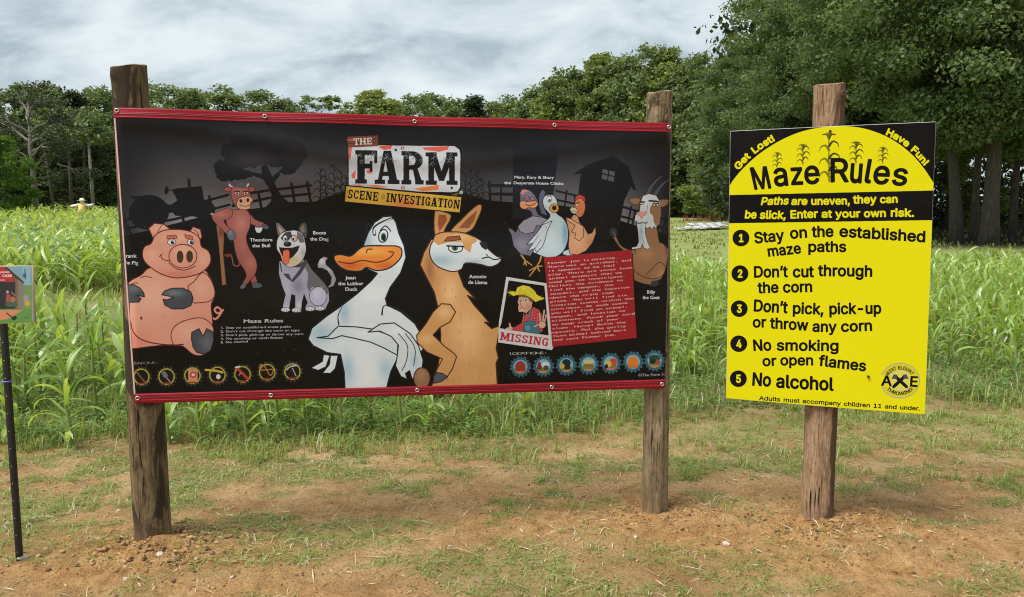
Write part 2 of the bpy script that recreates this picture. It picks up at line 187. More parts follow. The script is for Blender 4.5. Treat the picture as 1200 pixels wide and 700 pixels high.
PRINT_TONE = 0.93      # pigments a little darker than they show under the bright overcast sky
class Canvas:
    """drawn in the coordinates of a quad (corner order TL TR BR BL); W x H texels"""
    def __init__(self, W, H, quad, base):
        self.W, self.H = W, H
        self.M = homography(quad, [(0, 0), (W, 0), (W, H), (0, H)])
        self.a = np.empty((H, W, 3), np.float32); self.a[:] = base
        self.o, self.s = np.zeros(2), 1.0
    def region(self, ox=0, oy=0, s=1.0): self.o, self.s = np.array([ox, oy], float), s
    def tx(self, p):
        p = np.asarray(p, float).reshape(-1, 2) / self.s + self.o
        q = np.c_[p, np.ones(len(p))] @ self.M.T
        return q[:, :2] / q[:, 2:]
    def mask(self, loops):
        """loops: list of texel polygons, even-odd -> (mask, x0, y0)"""
        A = np.concatenate(loops); B = np.concatenate([np.roll(l, -1, 0) for l in loops])
        x0, y0 = np.floor(A.min(0)).astype(int); x1, y1 = np.ceil(A.max(0)).astype(int)
        x0, y0 = max(x0, 0), max(y0, 0); x1, y1 = min(x1, self.W), min(y1, self.H)
        if x1 <= x0 or y1 <= y0: return None
        h, w = y1 - y0, x1 - x0
        buf = np.zeros((h, w + 1), bool)
        sw = A[:, 1] > B[:, 1]
        P, Q = np.where(sw[:, None], B, A), np.where(sw[:, None], A, B)
        r0 = np.clip(np.ceil(P[:, 1] - .5).astype(int), y0, y1); r1 = np.clip(np.ceil(Q[:, 1] - .5).astype(int), y0, y1)
        n = np.maximum(r1 - r0, 0)
        if n.sum() == 0: return None
        idx = np.repeat(np.arange(len(n)), n)
        rows = np.arange(n.sum()) - np.repeat(np.cumsum(n) - n, n) + r0[idx]
        t = (rows + .5 - P[idx, 1]) / (Q[idx, 1] - P[idx, 1])
        x = P[idx, 0] + t * (Q[idx, 0] - P[idx, 0])
        c = np.clip(np.ceil(x - .5).astype(int) - x0, 0, w)
        np.logical_xor.at(buf, (rows - y0, c), True)
        return np.logical_xor.accumulate(buf, axis=1)[:, :w], x0, y0
    def put(self, m, col, alpha=1.0):
        if m is None: return
        k, x0, y0 = m
        v = self.a[y0:y0+k.shape[0], x0:x0+k.shape[1]]
        v[k] = v[k] * (1 - alpha) + np.asarray(col, np.float32) * alpha
    def soft(self, m, blobs):
        """airbrushed tones of the artwork inside a mask: (cx, cy, rx, ry, colour, alpha)"""
        if m is None: return
        k, x0, y0 = m
        h, w = k.shape
        v = self.a[y0:y0+h, x0:x0+w]
        X, Y = np.meshgrid(np.arange(w) + x0, np.arange(h) + y0)
        for cx, cy, rx, ry, col, al in blobs:
            c = self.tx([(cx, cy)])[0]; ex = self.tx([(cx + rx, cy)])[0]; ey = self.tx([(cx, cy + ry)])[0]
            rX, rY = abs(ex[0] - c[0]) + 1e-6, abs(ey[1] - c[1]) + 1e-6
            g = np.exp(-1.3 * (((X - c[0]) / rX)**2 + ((Y - c[1]) / rY)**2)) * al * k
            v[:] = v * (1 - g[..., None]) + np.asarray(col, np.float32) * g[..., None]
    def poly(self, p, col, alpha=1.0, smooth=False, blobs=None, line=None, lw=1.0):
        q = self.tx(spline(p) if smooth else p)
        m = self.mask([q])
        self.put(m, col, alpha)
        if blobs: self.soft(m, blobs)
        if line is not None: self._stroke(np.vstack([q, q[:1]]), line, lw)
        return m
    def _stroke(self, q, col, lw, lw2=None, alpha=1.0):
        # lw in source units
        sc = 0.5 * self.k() / self.s
        n = len(q); lw2 = lw if lw2 is None else lw2
        ws = np.linspace(lw, lw2, n) * sc
        for i in range(n - 1):
            d = q[i+1] - q[i]; L = np.hypot(*d)
            if L < 1e-6: continue
            nn = np.array([-d[1], d[0]]) / L
            self.put(self.mask([np.array([q[i] + nn*ws[i], q[i+1] + nn*ws[i+1], q[i+1] - nn*ws[i+1], q[i] - nn*ws[i]])]), col, alpha)
        if alpha == 1.0:
            for i in range(n):
                if ws[i] < 1.2: continue
                a = np.linspace(0, 2*math.pi, 9)[:-1]
                self.put(self.mask([np.c_[q[i, 0] + ws[i]*np.cos(a), q[i, 1] + ws[i]*np.sin(a)]]), col)
    def k(self):
        a, b = (np.array([[0, 0], [100, 0]]) + 300 )
        t = np.array([[300., 300.], [400., 300.]])
        q = np.c_[t, np.ones(2)] @ self.M.T; q = q[:, :2] / q[:, 2:]
        return np.hypot(*(q[1] - q[0])) / 100
    def line(self, p, col, lw=1.0, lw2=None, smooth=True, alpha=1.0):
        self._stroke(self.tx(spline(p, closed=False) if smooth and len(p) > 2 else p), col, lw, lw2, alpha)
    def ell(self, cx, cy, rx, ry, col, rot=0, alpha=1.0, line=None, lw=1.0, blobs=None, n=36):
        a = np.linspace(0, 2*math.pi, n, endpoint=False); r = math.radians(rot)
        x, y = rx*np.cos(a), ry*np.sin(a)
        return self.poly(np.c_[cx + x*math.cos(r) - y*math.sin(r), cy + x*math.sin(r) + y*math.cos(r)], col, alpha, blobs=blobs, line=line, lw=lw)
    def glyphs(self, s, off):
        x = 0.0; out = []
        for ch in s:
            if ch == ' ': x += 0.30; continue
            v, t, adv = glyph(ch, off); out.append((v, t, x, adv)); x += adv
        return out, x
    def text(self, s, p0, p1, h, col, off=0.0, slant=0.0, mono=False, sy=1.0):
        """capital height h; the baseline runs from p0 to p1 and the line is fitted to that length"""
        p0, p1 = np.array(p0, float), np.array(p1, float)
        gs, W = self.glyphs(s, off)
        if mono:
            gs = [(g[0], g[1], i*0.66 + (0.66 - g[3]) / 2, g[3]) for g, i in zip(gs, [i for i, c in enumerate(s) if c != ' '])]; W = 0.66*len(s)
        d = (p1 - p0) / W; L = np.hypot(*d); u = d / L
        nn = np.array([u[1], -u[0]]); hs = h / 0.682
        for v, t, x, adv in gs:
            X = ((v[:, 0] - adv/2) * (1.45 if mono else 1) + adv/2 + x) * L + v[:, 1] * hs * slant; Y = v[:, 1] * hs
            P = self.tx(p0 + X[:, None]*u + Y[:, None]*nn)
            if len(t): self.put(self.mask([P[tr] for tr in t]), col)
    def sans(self, s, path, h, col, bold=0.03, slant=0.0, smooth=True):
        """grotesque lettering, fitted between the ends of a baseline path"""
        P = np.asarray(path, float)
        if len(P) > 2: P = spline(P, closed=False, n=8)
        seg = np.hypot(*np.diff(P, axis=0).T); cum = np.r_[0, np.cumsum(seg)]
        W = sum(0.28 if c == ' ' else SANS[c][0] for c in s); L = cum[-1] / W; hs = h / SANS_CAP; x = 0.0
        for c in s:
            if c == ' ': x += 0.28; continue
            adv, loops = SANS[c]
            d = np.clip((x + adv/2) * L, 0, cum[-1] - 1e-6); i = min(np.searchsorted(cum, d, 'right') - 1, len(seg) - 1)
            u = (P[i+1] - P[i]) / seg[i]; base = P[i] + u * (d - cum[i]); nn = np.array([u[1], -u[0]])
            T = []
            for q in loops:
                X = (q[:, 0] - adv/2) * L + q[:, 1] * hs * slant; Y = q[:, 1] * hs
                T.append(self.tx(base + X[:, None]*u + Y[:, None]*nn))
            self.put(self.mask(T), col)
            if bold > 0:
                for q in T: self._stroke(np.vstack([q, q[:1]]), col, bold * h)
            x += adv
    def label(self, s, p0, p1, h, col, off=0.0, slant=0.0): p0, p1 = np.array(p0, float), np.array(p1, float); u_ = (p1 - p0) / np.hypot(*(p1 - p0)); k_ = 0 if col[0] > .5 else 1; self.sans(s, [p0 - 2*u_*k_, p1 + 3*u_*k_], h * .97, col, (.075 if col[0] > .5 else .06) if h < 76 else .05, slant)
    def arc(self, s, c, r, a0, a1, h, col, off=0.0, inward=False, ry=None):
        """text on an arc: centre c, radius r, from angle a0 to a1 (degrees, 0 = right, counter-clockwise)"""
        gs, W = self.glyphs(s, off); hs = h / 0.682; ry = ry or r
        A0, A1 = math.radians(a0), math.radians(a1)
        wsc = abs(A1 - A0) * (r + ry) / 2 / W
        for v, t, x, adv in gs:
            a = A0 + (A1 - A0) * (x + adv/2) / W
            base = np.array([c[0] + r*math.cos(a), c[1] - ry*math.sin(a)])
            tang = np.array([r*math.sin(a), ry*math.cos(a)]) * (1 if A1 < A0 else -1); tang /= np.hypot(*tang)
            nn = np.array([tang[1], -tang[0]])
            P = self.tx(base + ((v[:, 0] - adv/2) * wsc)[:, None]*tang + (v[:, 1]*hs)[:, None]*nn)
            if len(t): self.put(self.mask([P[tr] for tr in t]), col)
    def slab(self, s, p0, p1, h, col, up=None, gap=0.10, thick=1.0):
        """slab-serif capitals put together from stems, bars and serifs"""
        p0, p1 = np.array(p0, float), np.array(p1, float)
        ws = [SLABW.get(c, 0.8) for c in s]; W = sum(ws) + gap*(len(s) - 1)
        d = (p1 - p0) / W; nn = np.array(up, float) if up is not None else np.array([d[1], -d[0]]) / np.hypot(*d)
        nn = nn / np.hypot(*nn); x = 0.0
        for ch, w in zip(s, ws):
            for P in slab_letter(ch, thick):
                P = np.array(P, float)
                self.poly(p0 + (P[:, :1] * w + x) * d + P[:, 1:] * h * nn, col)
            x += w + gap
    def image(self, name):
        im = bpy.data.images.new(name, self.W, self.H, alpha=False)
        px = np.ones((self.H, self.W, 4), np.float32); px[..., :3] = np.clip(self.a * PRINT_TONE, 0, 1)[::-1]
        im.pixels.foreach_set(px.ravel()); im.pack(); im.update()
        return im

SLABW = {'I': 0.5, 'M': 1.25, ' ': 0.45, 'T': 0.85, 'F': 0.9, 'E': 0.85, 'A': 1.05, 'H': 1.05, 'N': 1.05, 'V': 1.0, '*': 0.5}
def slab_letter(ch, th=1.0):
    R = lambda a, b, c, d: [(a, b), (c, b), (c, d), (a, d)]
    t, s, sh = 0.27*th, 0.09, 0.13
    def stem(x, full=True, top=True, bot=True, wd=None):
        q = wd or t
        o = [R(x, 0, x+q, 1)]
        if bot: o.append(R(x-s, 0, x+q+s, sh))
        if top: o.append(R(x-s, 1-sh, x+q+s, 1))
        return o
    def bar(x0, y, x1, tt=0.15): return [R(x0, y, x1, y+tt)]
    def ring(cx, cy, rx, ry, a0, a1, tx_=0.26, ty_=0.14):
        n = 14; o = []
        A = np.radians(np.linspace(a0, a1, n))
        for i in range(n-1):
            a, b = A[i], A[i+1]
            o.append([(cx+rx*math.cos(a), cy+ry*math.sin(a)), (cx+rx*math.cos(b), cy+ry*math.sin(b)),
                      (cx+(rx-tx_*th)*math.cos(b), cy+(ry-ty_)*math.sin(b)), (cx+(rx-tx_*th)*math.cos(a), cy+(ry-ty_)*math.sin(a))])
        return o
    if ch == 'F': return stem(.1) + bar(.1, .85, 1) + [R(.86, .62, 1, 1)] + bar(.3, .45, .75) + [R(.66, .36, .78, .68)]
    if ch == 'E': return stem(.1) + bar(.1, .85, 1) + [R(.86, .66, 1, 1)] + bar(.3, .44, .72) + [R(.64, .36, .76, .66)] + bar(.1, 0, 1) + [R(.86, 0, 1, .34)]
    if ch == 'I': return [R(.25, 0, .75, 1), R(0, 0, 1, sh), R(0, 1-sh, 1, 1)]
    if ch == 'T': return [R(.5-t/2-.02, 0, .5+t/2+.02, 1), R(.2, 0, .8, sh), R(0, .86, 1, 1), R(0, .64, .13, 1), R(.87, .64, 1, 1)]
    if ch == 'H': return stem(.09, wd=.24) + stem(.67, wd=.24) + bar(.3, .43, .7)
    if ch == 'N': return stem(.1, wd=.17) + stem(.73, wd=.17, bot=False) + [[(.08, 1), (.36, 1), (.9, 0), (.64, 0)]]
    if ch == 'M': return stem(.06, wd=.19) + stem(.75, wd=.19) + [[(.06, 1), (.3, 1), (.6, .12), (.42, .12)], [(.94, 1), (.7, 1), (.4, .12), (.58, .12)]]
    if ch == 'V': return [[(.04, 1), (.36, 1), (.6, 0), (.42, 0)], [(.96, 1), (.76, 1), (.42, 0), (.58, 0)], R(0, .88, .46, 1), R(.64, .88, 1, 1)]
    if ch == 'A': return [[(.36, 1), (.66, 1), (.94, 0), (.62, 0)], [(.36, 1), (.5, 1), (.27, 0), (.1, 0)], R(0, 0, .42, sh), R(.52, 0, 1, sh), R(.28, .24, .72, .37)]
    if ch == 'R': return stem(.1, wd=.26) + ring(.5, .72, .46, .28, -90, 90) + bar(.2, .86, .52, .14) + bar(.3, .44, .54, .14) + [[(.5, .5), (.72, .5), (.97, .0), (.66, 0)], R(.62, 0, 1, sh)]
    if ch == 'C': return ring(.5, .5, .5, .5, 35, 325) + [R(.8, .62, .97, .95), R(.84, .1, .97, .3)]
    if ch == 'G': return ring(.5, .5, .5, .5, 35, 300) + [R(.8, .62, .97, .95), R(.66, 0, .97, .42), R(.55, .38, 1, .5)]
    if ch == 'O': return ring(.5, .5, .5, .5, 0, 360)
    if ch == 'S': return ring(.5, .73, .46, .27, 20, 270, .24, .15) + ring(.5, .27, .46, .27, -160, 90, .24, .15) + [R(.8, .66, .94, .97), R(.06, .03, .2, .34)]
    if ch == '*': return [R(.3, .35, .7, .65), R(.42, .2, .58, .8)]
    return []
# ---------------------------------------------------------------- the banner print
BQ = [(132, 127), (787, 145.5), (779.5, 454), (157, 472)]
SQ = [(856, 154), (1097, 143), (1084, 486), (851, 467)]

def paint_banner():
    BK = srgb(9, 8, 9)
    cv = Canvas(2800, 1380, BQ, BK)
    OUT = srgb(34, 24, 26); WH = srgb(205, 208, 212)
    # the dusk sky of the artwork, darker to the top and the ends
    H, W = cv.H, cv.W
    Y, X = np.mgrid[0:H, 0:W].astype(np.float32); Y /= H; X /= W
    g = np.clip((Y - 0.04) / 0.33, 0, 1)**1.25 * np.clip(X / 0.10, 0, 1)**.7 * np.clip((1 - X) / 0.10, 0, 1)**.7
    g = g * (1 - .35*np.exp(-((X - .60)/.12)**2))
    sky = srgb(16, 15, 18) * (1 - g[..., None]) + srgb(132, 130, 136) * g[..., None]
    b = np.exp(-((X - .27)/.17)**2 - ((Y - .24)/.10)**2) * .35
    sky = sky * (1 - b[..., None]) + srgb(74, 62, 60) * b[..., None]
    cv.a[:] = np.where((Y < 0.46)[..., None], sky, cv.a)
    # ground line
    cv.region()
    cv.poly([(120, 281), (147, 277), (175, 271), (253, 251), (310, 244), (333, 238), (370, 237), (385, 231), (404, 226), (470, 222), (540, 226), (574, 236),
             (600, 238), (660, 242), (700, 250), (725, 259), (760, 270), (800, 279), (800, 480), (120, 480)], srgb(8, 7, 7))
    m = cv.mask([cv.tx([(120, 290), (800, 290), (800, 480), (120, 480)])])
    cv.soft(m, [(330, 340, 90, 30, srgb(34, 30, 28), .6), (640, 300, 70, 30, srgb(30, 27, 27), .5)])
    # oak of the backdrop
    cv.region(130, 120, 3.8875)
    TC = srgb(15, 15, 20)
    cr = [(475, 300), (485, 270), (520, 262), (500, 240), (512, 200), (550, 190), (548, 160), (600, 150), (660, 143), (720, 138), (770, 150), (800, 165), (850, 178),
          (885, 208), (902, 240), (885, 270), (865, 300), (838, 327), (800, 332), (775, 318), (780, 298), (740, 300), (700, 285), (660, 300), (610, 305), (655, 325), (625, 350), (560, 360), (500, 358), (485, 335)]
    P = spline(cr, n=8)
    r2 = random.Random(3)
    P = P + np.array([[r2.uniform(-6, 6), r2.uniform(-6, 6)] for _ in P])
    m = cv.poly(P, TC, blobs=[(640, 270, 120, 50, srgb(50, 42, 42), .9), (860, 240, 80, 60, srgb(44, 38, 40), .6)])
    cv.poly([(640, 332), (644, 320), (695, 330), (690, 300), (700, 285), (716, 290), (742, 342), (772, 318), (778, 335), (752, 368), (765, 400), (792, 440), (840, 475), (700, 490), (735, 455), (738, 425), (728, 398), (700, 355)], TC)
    cv.line([(640, 330), (600, 310), (560, 300)], TC, 8, 4)
    # tractor
    cv.ell(178, 505, 92, 80, TC); cv.ell(420, 490, 62, 40, TC)
    cv.poly([(80, 432), (110, 430), (200, 430), (270, 470), (310, 462), (312, 500), (260, 510)], TC)
    cv.poly([(285, 405), (300, 396), (420, 385), (430, 450), (470, 480), (470, 515), (420, 525), (300, 520), (265, 480), (308, 450)], TC)
    cv.poly([(354, 352), (367, 350), (369, 390), (358, 392)], TC); cv.ell(259, 405, 9, 19, TC, rot=12); cv.line([(262, 405), (295, 402)], TC, 4)
    # fences
    def rails(pts, lw=11, c=TC): cv.line(pts, c, lw, smooth=False)
    rails([(52, 545), (140, 520), (290, 492), (540, 425)]); rails([(55, 582), (300, 535), (545, 470)]); rails([(560, 430), (720, 405), (918, 382)]); rails([(560, 475), (720, 440), (915, 420)])
    for x, y0, y1 in ((70, 520, 600), (88, 570, 606), (330, 470, 550), (460, 432, 510), (560, 400, 470), (683, 412, 485), (835, 374, 462), (907, 366, 458)): rails([(x - 6, y0), (x + 8, y1)], 12)
    # maize silhouettes
    cv.region(360, 130, 4.117)
    def maize(x, y0, y1, c=TC, sc=1.0, lean=0):
        cv.line([(x, y0), (x + lean, y1)], c, 5*sc, 3*sc, smooth=False)
        n = max(3, int((y0 - y1) / (17*sc)))
        for i in range(n):
            y = y0 + (y1 - y0) * (i + .6) / n; sgn = 1 if i % 2 else -1; L = (34 - 14*i/n) * sc
            xx = x + lean * (i + .6) / n
            cv.line([(xx, y), (xx + sgn*L*.5, y - 14*sc), (xx + sgn*L, y - 4*sc), (xx + sgn*L*1.1, y + 12*sc)], c, 6*sc, 1.5*sc)
        for k in (-1, 0, 1): cv.line([(x + lean, y1 + 6*sc), (x + lean + k*9*sc, y1 - 13*sc)], c, 3*sc, 1.5*sc, smooth=False)
    for x, y0, y1 in ((70, 440, 290), (95, 440, 320), (135, 440, 272), (170, 430, 300), (195, 420, 330), (765, 430, 310), (790, 440, 295), (825, 440, 300), (845, 440, 340)): maize(x, y0, y1, srgb(22, 21, 24))
    rails([(0, 360), (12, 350), (22, 440)], 8)
    rails([(880, 345), (884, 440)], 12); rails([(880, 362), (988, 358)], 9); rails([(880, 402), (988, 402)], 9)
    # silo and barn
    cv.region(570, 140, 3.683)
    BC = srgb(15, 15, 20)
    rails([(10, 290), (110, 292)], 9, BC); rails([(10, 325), (110, 330)], 9, BC); rails([(15, 270), (15, 350)], 9, BC); rails([(65, 285), (62, 355)], 8, BC)
    rails([(300, 312), (400, 335)], 9, BC); rails([(300, 350), (400, 372)], 9, BC); rails([(345, 310), (335, 380)], 8, BC); rails([(380, 330), (378, 385)], 8, BC)
    cv.poly([(113, 355), (117, 132), (132, 102), (170, 84), (215, 76), (262, 78), (300, 108), (313, 150), (285, 340), (285, 430), (113, 430)], srgb(23, 24, 32))
    cv.poly([(375, 240), (435, 198), (545, 160), (610, 205), (645, 310), (630, 306), (622, 292), (592, 352), (560, 520), (400, 520), (385, 400), (395, 320), (407, 236)], BC)
    cv.poly([(501, 217), (553, 229), (547, 272), (495, 259)], srgb(84, 83, 88)); cv.line([(527, 223), (521, 265)], BC, 5, smooth=False); cv.line([(498, 237), (550, 250)], BC, 5, smooth=False)
    rails([(585, 380), (785, 440)], 10, BC); rails([(575, 420), (785, 478)], 10, BC)
    for x, y in ((622, 380), (640, 395), (750, 420), (775, 425)): rails([(x, y), (x - 14, y + 75)], 9, BC)

    # the logo plate
    cv.region(360, 130, 4.117)
    plate = [(205, 172), (215, 166), (715, 172), (738, 190), (742, 212), (740, 372), (728, 392), (700, 396), (500, 392), (206, 366)]
    cv.poly([(x + (6 if x > 450 else -6), y + (6 if y > 280 else -6)) for x, y in plate], srgb(16, 15, 17))
    cv.poly(plate, srgb(196, 198, 204), blobs=[(330, 190, 60, 30, srgb(225, 225, 230), .7)])
    RD, OR = srgb(215, 95, 80), srgb(214, 120, 60)
    for p, c in (([(360, 170), (415, 168), (408, 186), (375, 190), (350, 178)], RD), ([(560, 178), (690, 172), (680, 190), (640, 200), (570, 190)], RD), ([(207, 180), (222, 178), (214, 230), (206, 250)], RD),
                 ([(218, 310), (240, 288), (236, 330), (220, 330)], RD), ([(290, 290), (322, 282), (318, 304), (296, 306)], RD), ([(520, 378), (640, 360), (636, 385), (560, 392)], OR),
                 ([(280, 360), (350, 362), (400, 372), (340, 374)], OR), ([(220, 358), (300, 360), (260, 366)], RD)):
        cv.poly(p, c)
    cv.poly([(200, 127), (345, 120), (348, 172), (203, 180)], srgb(122, 66, 52)); cv.line([(202, 143), (346, 138)], srgb(70, 36, 32), 3, smooth=False); cv.line([(202, 160), (346, 155)], srgb(82, 42, 36), 3, smooth=False)
    cv.line([(202, 143), (230, 142)], srgb(180, 90, 70), 10, smooth=False)
    cv.slab('THE', (230, 167), (318, 163), 32, srgb(214, 208, 196), thick=.9)
    for ch, x0, x1, y0, y1 in (('F', 236, 343, 192, 354), ('A', 330, 450, 194, 356), ('R', 458, 566, 196, 358), ('M', 580, 724, 202, 360)):
        cv.slab(ch, (x0, y1), (x1, y1 + 1), y1 - y0, srgb(17, 16, 18), up=(0, -1), thick=1.25)
        r3 = random.Random(ord(ch))
        for k in range(15):
            x = r3.uniform(x0 + 12, x1 - 12); y = r3.uniform(y0 + 6, y0 + 66)
            cv.line([(x, y), (x + 9, y - 7), (x + r3.uniform(12, 20), y + 7)], srgb(128, 131, 138), 3.2, 1, alpha=1)
    for x, y in ((432, 190), (700, 375)): cv.ell(x, y, 6, 6, srgb(25, 25, 30))
    for x, y in ((465, 181), (466, 374)):
        cv.poly([(x-8, y-7), (x+8, y-7), (x+8, y+7), (x-8, y+7)], srgb(150, 60, 60)); cv.poly([(x-4, y-3), (x+4, y-3), (x+4, y+3), (x-4, y+3)], srgb(214, 210, 212))
    tape = [(194, 367), (746, 420), (738, 493), (187, 440)]
    cv.poly([(188, 360), (752, 412), (745, 500), (180, 446)], srgb(16, 15, 17))
    cv.poly(tape, srgb(218, 178, 70), blobs=[(480, 455, 90, 40, srgb(214, 120, 74), .8), (250, 410, 60, 30, srgb(228, 190, 82), .6), (640, 470, 80, 30, srgb(222, 190, 90), .6), (190, 400, 30, 40, srgb(180, 140, 60), .6)])
    cv.slab('SCENE', (200, 425), (345, 439), 43, BK, gap=.16); cv.slab('INVESTIGATION', (385, 442), (737, 477), 43, BK, gap=.14)
    cv.ell(371, 419, 7, 11, srgb(190, 150, 70), line=srgb(120, 90, 50), lw=2)
    cv.ell(745, 397, 9, 9, srgb(170, 175, 180)); cv.poly([(695, 408), (730, 398), (735, 405), (720, 412)], srgb(120, 90, 40))

    # --- pig
    cv.region(130, 250, 3.0417)
    PK, PD, PL = srgb(218, 152, 130), srgb(92, 36, 32), srgb(228, 176, 152)
    HF, HD = srgb(70, 74, 82), srgb(26, 27, 32)
    cv.line([(362, 372), (376, 378), (388, 368), (398, 350), (384, 336), (374, 346), (386, 358), (404, 346)], PD, 11); cv.line([(362, 372), (376, 378), (388, 368), (398, 350), (384, 336), (374, 346), (386, 358), (404, 346)], PK, 6)
    cv.poly([(60, 482), (66, 330), (60, 262), (78, 240), (112, 222), (150, 196), (240, 226), (330, 204), (356, 226), (372, 262), (374, 300), (362, 330), (366, 400), (345, 432), (262, 466), (200, 470), (140, 476), (80, 484)], PK, smooth=True,
            line=PD, lw=3.5, blobs=[(150, 300, 110, 90, PL, .8), (330, 430, 60, 60, srgb(206, 122, 104), .6), (90, 460, 60, 40, srgb(214, 128, 110), .7), (330, 250, 50, 50, PL, .5)])
    cv.poly([(228, 470), (218, 430), (236, 400), (280, 380), (330, 375), (364, 400), (368, 440), (340, 500), (300, 505), (260, 475)], PK, smooth=True, line=PD, lw=3, blobs=[(280, 420, 50, 40, PL, .8)])
    cv.poly([(290, 448), (292, 425), (318, 412), (332, 440), (345, 412), (368, 424), (370, 455), (358, 490), (338, 503), (310, 498), (296, 478)], HF, smooth=False, line=HD, lw=3, blobs=[(345, 460, 30, 40, srgb(112, 118, 126), .7)])
    cv.line([(70, 390), (85, 430), (130, 458), (210, 470), (262, 468)], PD, 4); cv.line([(66, 262), (80, 252), (100, 250)], PD, 3)
    cv.line([(110, 232), (128, 226), (150, 232)], PD, 2.5); cv.line([(180, 218), (232, 232), (290, 226)], PD, 2.5)
    cv.poly([(286, 284), (280, 262), (300, 246), (330, 214), (356, 230), (374, 272), (372, 300), (352, 316), (318, 320), (296, 318)], PK, smooth=True, line=PD, lw=3, blobs=[(330, 270, 36, 36, PL, .7)])
    cv.poly([(186, 292), (228, 300), (206, 310), (190, 308), (196, 328), (222, 342), (262, 342), (290, 330), (298, 305), (290, 282), (262, 268), (224, 268), (196, 278)], HF, line=HD, lw=3, blobs=[(230, 285, 44, 16, srgb(124, 130, 138), .8)])
    cv.poly([(56, 258), (86, 256), (108, 268), (122, 286), (124, 300), (98, 294), (112, 306), (104, 318), (60, 320)], HF, line=HD, lw=3, blobs=[(90, 270, 30, 16, srgb(110, 116, 124), .8)])
    cv.ell(112, 375, 4, 6, srgb(110, 56, 48))
    cv.poly([(160, 102), (139, 56), (160, 38), (194, 42), (217, 60), (190, 80)], PK, line=PD, lw=3.5, blobs=[(180, 58, 30, 20, PL, .7)]); cv.line([(186, 46), (172, 70), (178, 88)], PD, 2.5)
    cv.poly([(284, 72), (298, 50), (324, 60), (330, 86), (318, 108)], PK, line=PD, lw=3.5); cv.line([(302, 60), (318, 78), (312, 98)], PD, 2.5)
    cv.poly([(130, 180), (117, 150), (124, 122), (148, 110), (162, 82), (192, 64), (240, 60), (290, 68), (320, 90), (328, 120), (352, 136), (362, 165), (350, 194), (312, 220), (240, 232), (180, 216)], PK, smooth=True, line=PD, lw=3.5,
            blobs=[(235, 90, 50, 20, PL, .8), (150, 150, 30, 30, PL, .6), (335, 165, 25, 30, PL, .5), (240, 220, 80, 16, srgb(204, 122, 104), .8)])
    cv.ell(262, 155, 50, 42, PK, line=PD, lw=3, blobs=[(262, 135, 40, 20, PL, .9)])
    cv.ell(252, 157, 12, 22, srgb(72, 50, 32)); cv.ell(286, 156, 12, 21, srgb(72, 50, 32))
    for x, rx in ((222, 15), (290, 12)):
        cv.ell(x, 105, rx, 11, srgb(218, 214, 218), line=PD, lw=2); cv.ell(x + 3, 106, 6, 7, srgb(30, 26, 34)); cv.ell(x + 5, 103, 2, 2, WH)
    cv.poly([(206, 82), (238, 80), (242, 92), (204, 94)], srgb(196, 104, 88), line=PD, lw=2); cv.poly([(268, 78), (296, 84), (296, 98), (272, 90)], srgb(196, 104, 88), line=PD, lw=2)
    cv.line([(183, 150), (190, 166), (214, 172)], PD, 3); cv.line([(178, 156), (188, 148)], PD, 3); cv.line([(212, 178), (236, 198), (272, 204), (306, 190)], PD, 3)
    cv.text('Frank', (42, 161), (96, 160), 12, WH, .02); cv.text('the Pig', (44, 184), (102, 185), 12, WH, .02)
    cv.text('Maze Rules', (475, 392), (618, 390), 12, WH, .015)
    rl = ['1. Stay on established maze paths', '2. Don\u2019t cut through the corn or tape', '3. Don\u2019t pick, pick-up or throw any corn', '4. No smoking or open flames', '5. No alcohol']
    for i, (s, x) in enumerate(zip(rl, (646, 676, 690, 616, 492))): cv.text(s, (394, 413 + 13*i), (x, 409 + 13*i), 7.5, srgb(196, 199, 204), .008)
    cv.text('WEAPONS:', (66, 541), (176, 537), 9, srgb(120, 122, 126), 0, mono=True)

    # --- bull
    cv.region(240, 200, 4.118)
    BR, BL, BD = srgb(154, 88, 82), srgb(186, 120, 108), srgb(70, 28, 28)
    cv.poly([(62, 268), (96, 270), (100, 330), (96, 400), (110, 552), (90, 556), (80, 420), (72, 340)], srgb(150, 104, 72), line=srgb(70, 44, 34), lw=2.5, blobs=[(86, 300, 16, 30, srgb(110, 50, 44), .8)])
    cv.line([(104, 412), (130, 408), (140, 430), (146, 458), (170, 462), (172, 448)], BD, 8); cv.line([(104, 412), (130, 408), (140, 430), (146, 458), (170, 462), (172, 448)], BR, 4); cv.ell(118, 412, 14, 8, srgb(120, 50, 46))
    cv.poly([(216, 462), (246, 500), (262, 545), (236, 552), (210, 500)], BR, line=BD, lw=2.5)
    cv.poly([(232, 556), (246, 542), (274, 546), (286, 560), (270, 568), (240, 568)], srgb(88, 92, 104), line=HD, lw=2)
    cv.poly([(205, 196), (228, 216), (250, 240), (290, 256), (292, 268), (262, 272), (232, 262), (210, 240)], BR, smooth=True, line=BD, lw=2.5)
    cv.poly([(118, 200), (200, 192), (226, 226), (224, 276), (208, 322), (218, 372), (252, 430), (258, 472), (246, 508), (226, 530), (208, 552), (188, 548), (206, 512), (194, 476), (168, 438), (152, 384), (142, 330), (122, 282), (108, 240)], BR, smooth=True, line=BD, lw=3,
            blobs=[(180, 260, 40, 60, BL, .85), (228, 450, 30, 40, BL, .7), (190, 360, 30, 50, BL, .5)])
    cv.poly([(174, 570), (182, 552), (206, 548), (204, 564), (190, 574)], srgb(100, 104, 116), line=HD, lw=2)
    cv.poly([(40, 218), (76, 196), (122, 184), (140, 204), (130, 232), (98, 246), (126, 282), (140, 300), (122, 316), (88, 286), (54, 252)], BR, smooth=True, line=BD, lw=2.5, blobs=[(84, 214, 30, 16, BL, .6)])
    cv.poly([(30, 214), (44, 206), (48, 220)], srgb(170, 160, 160))
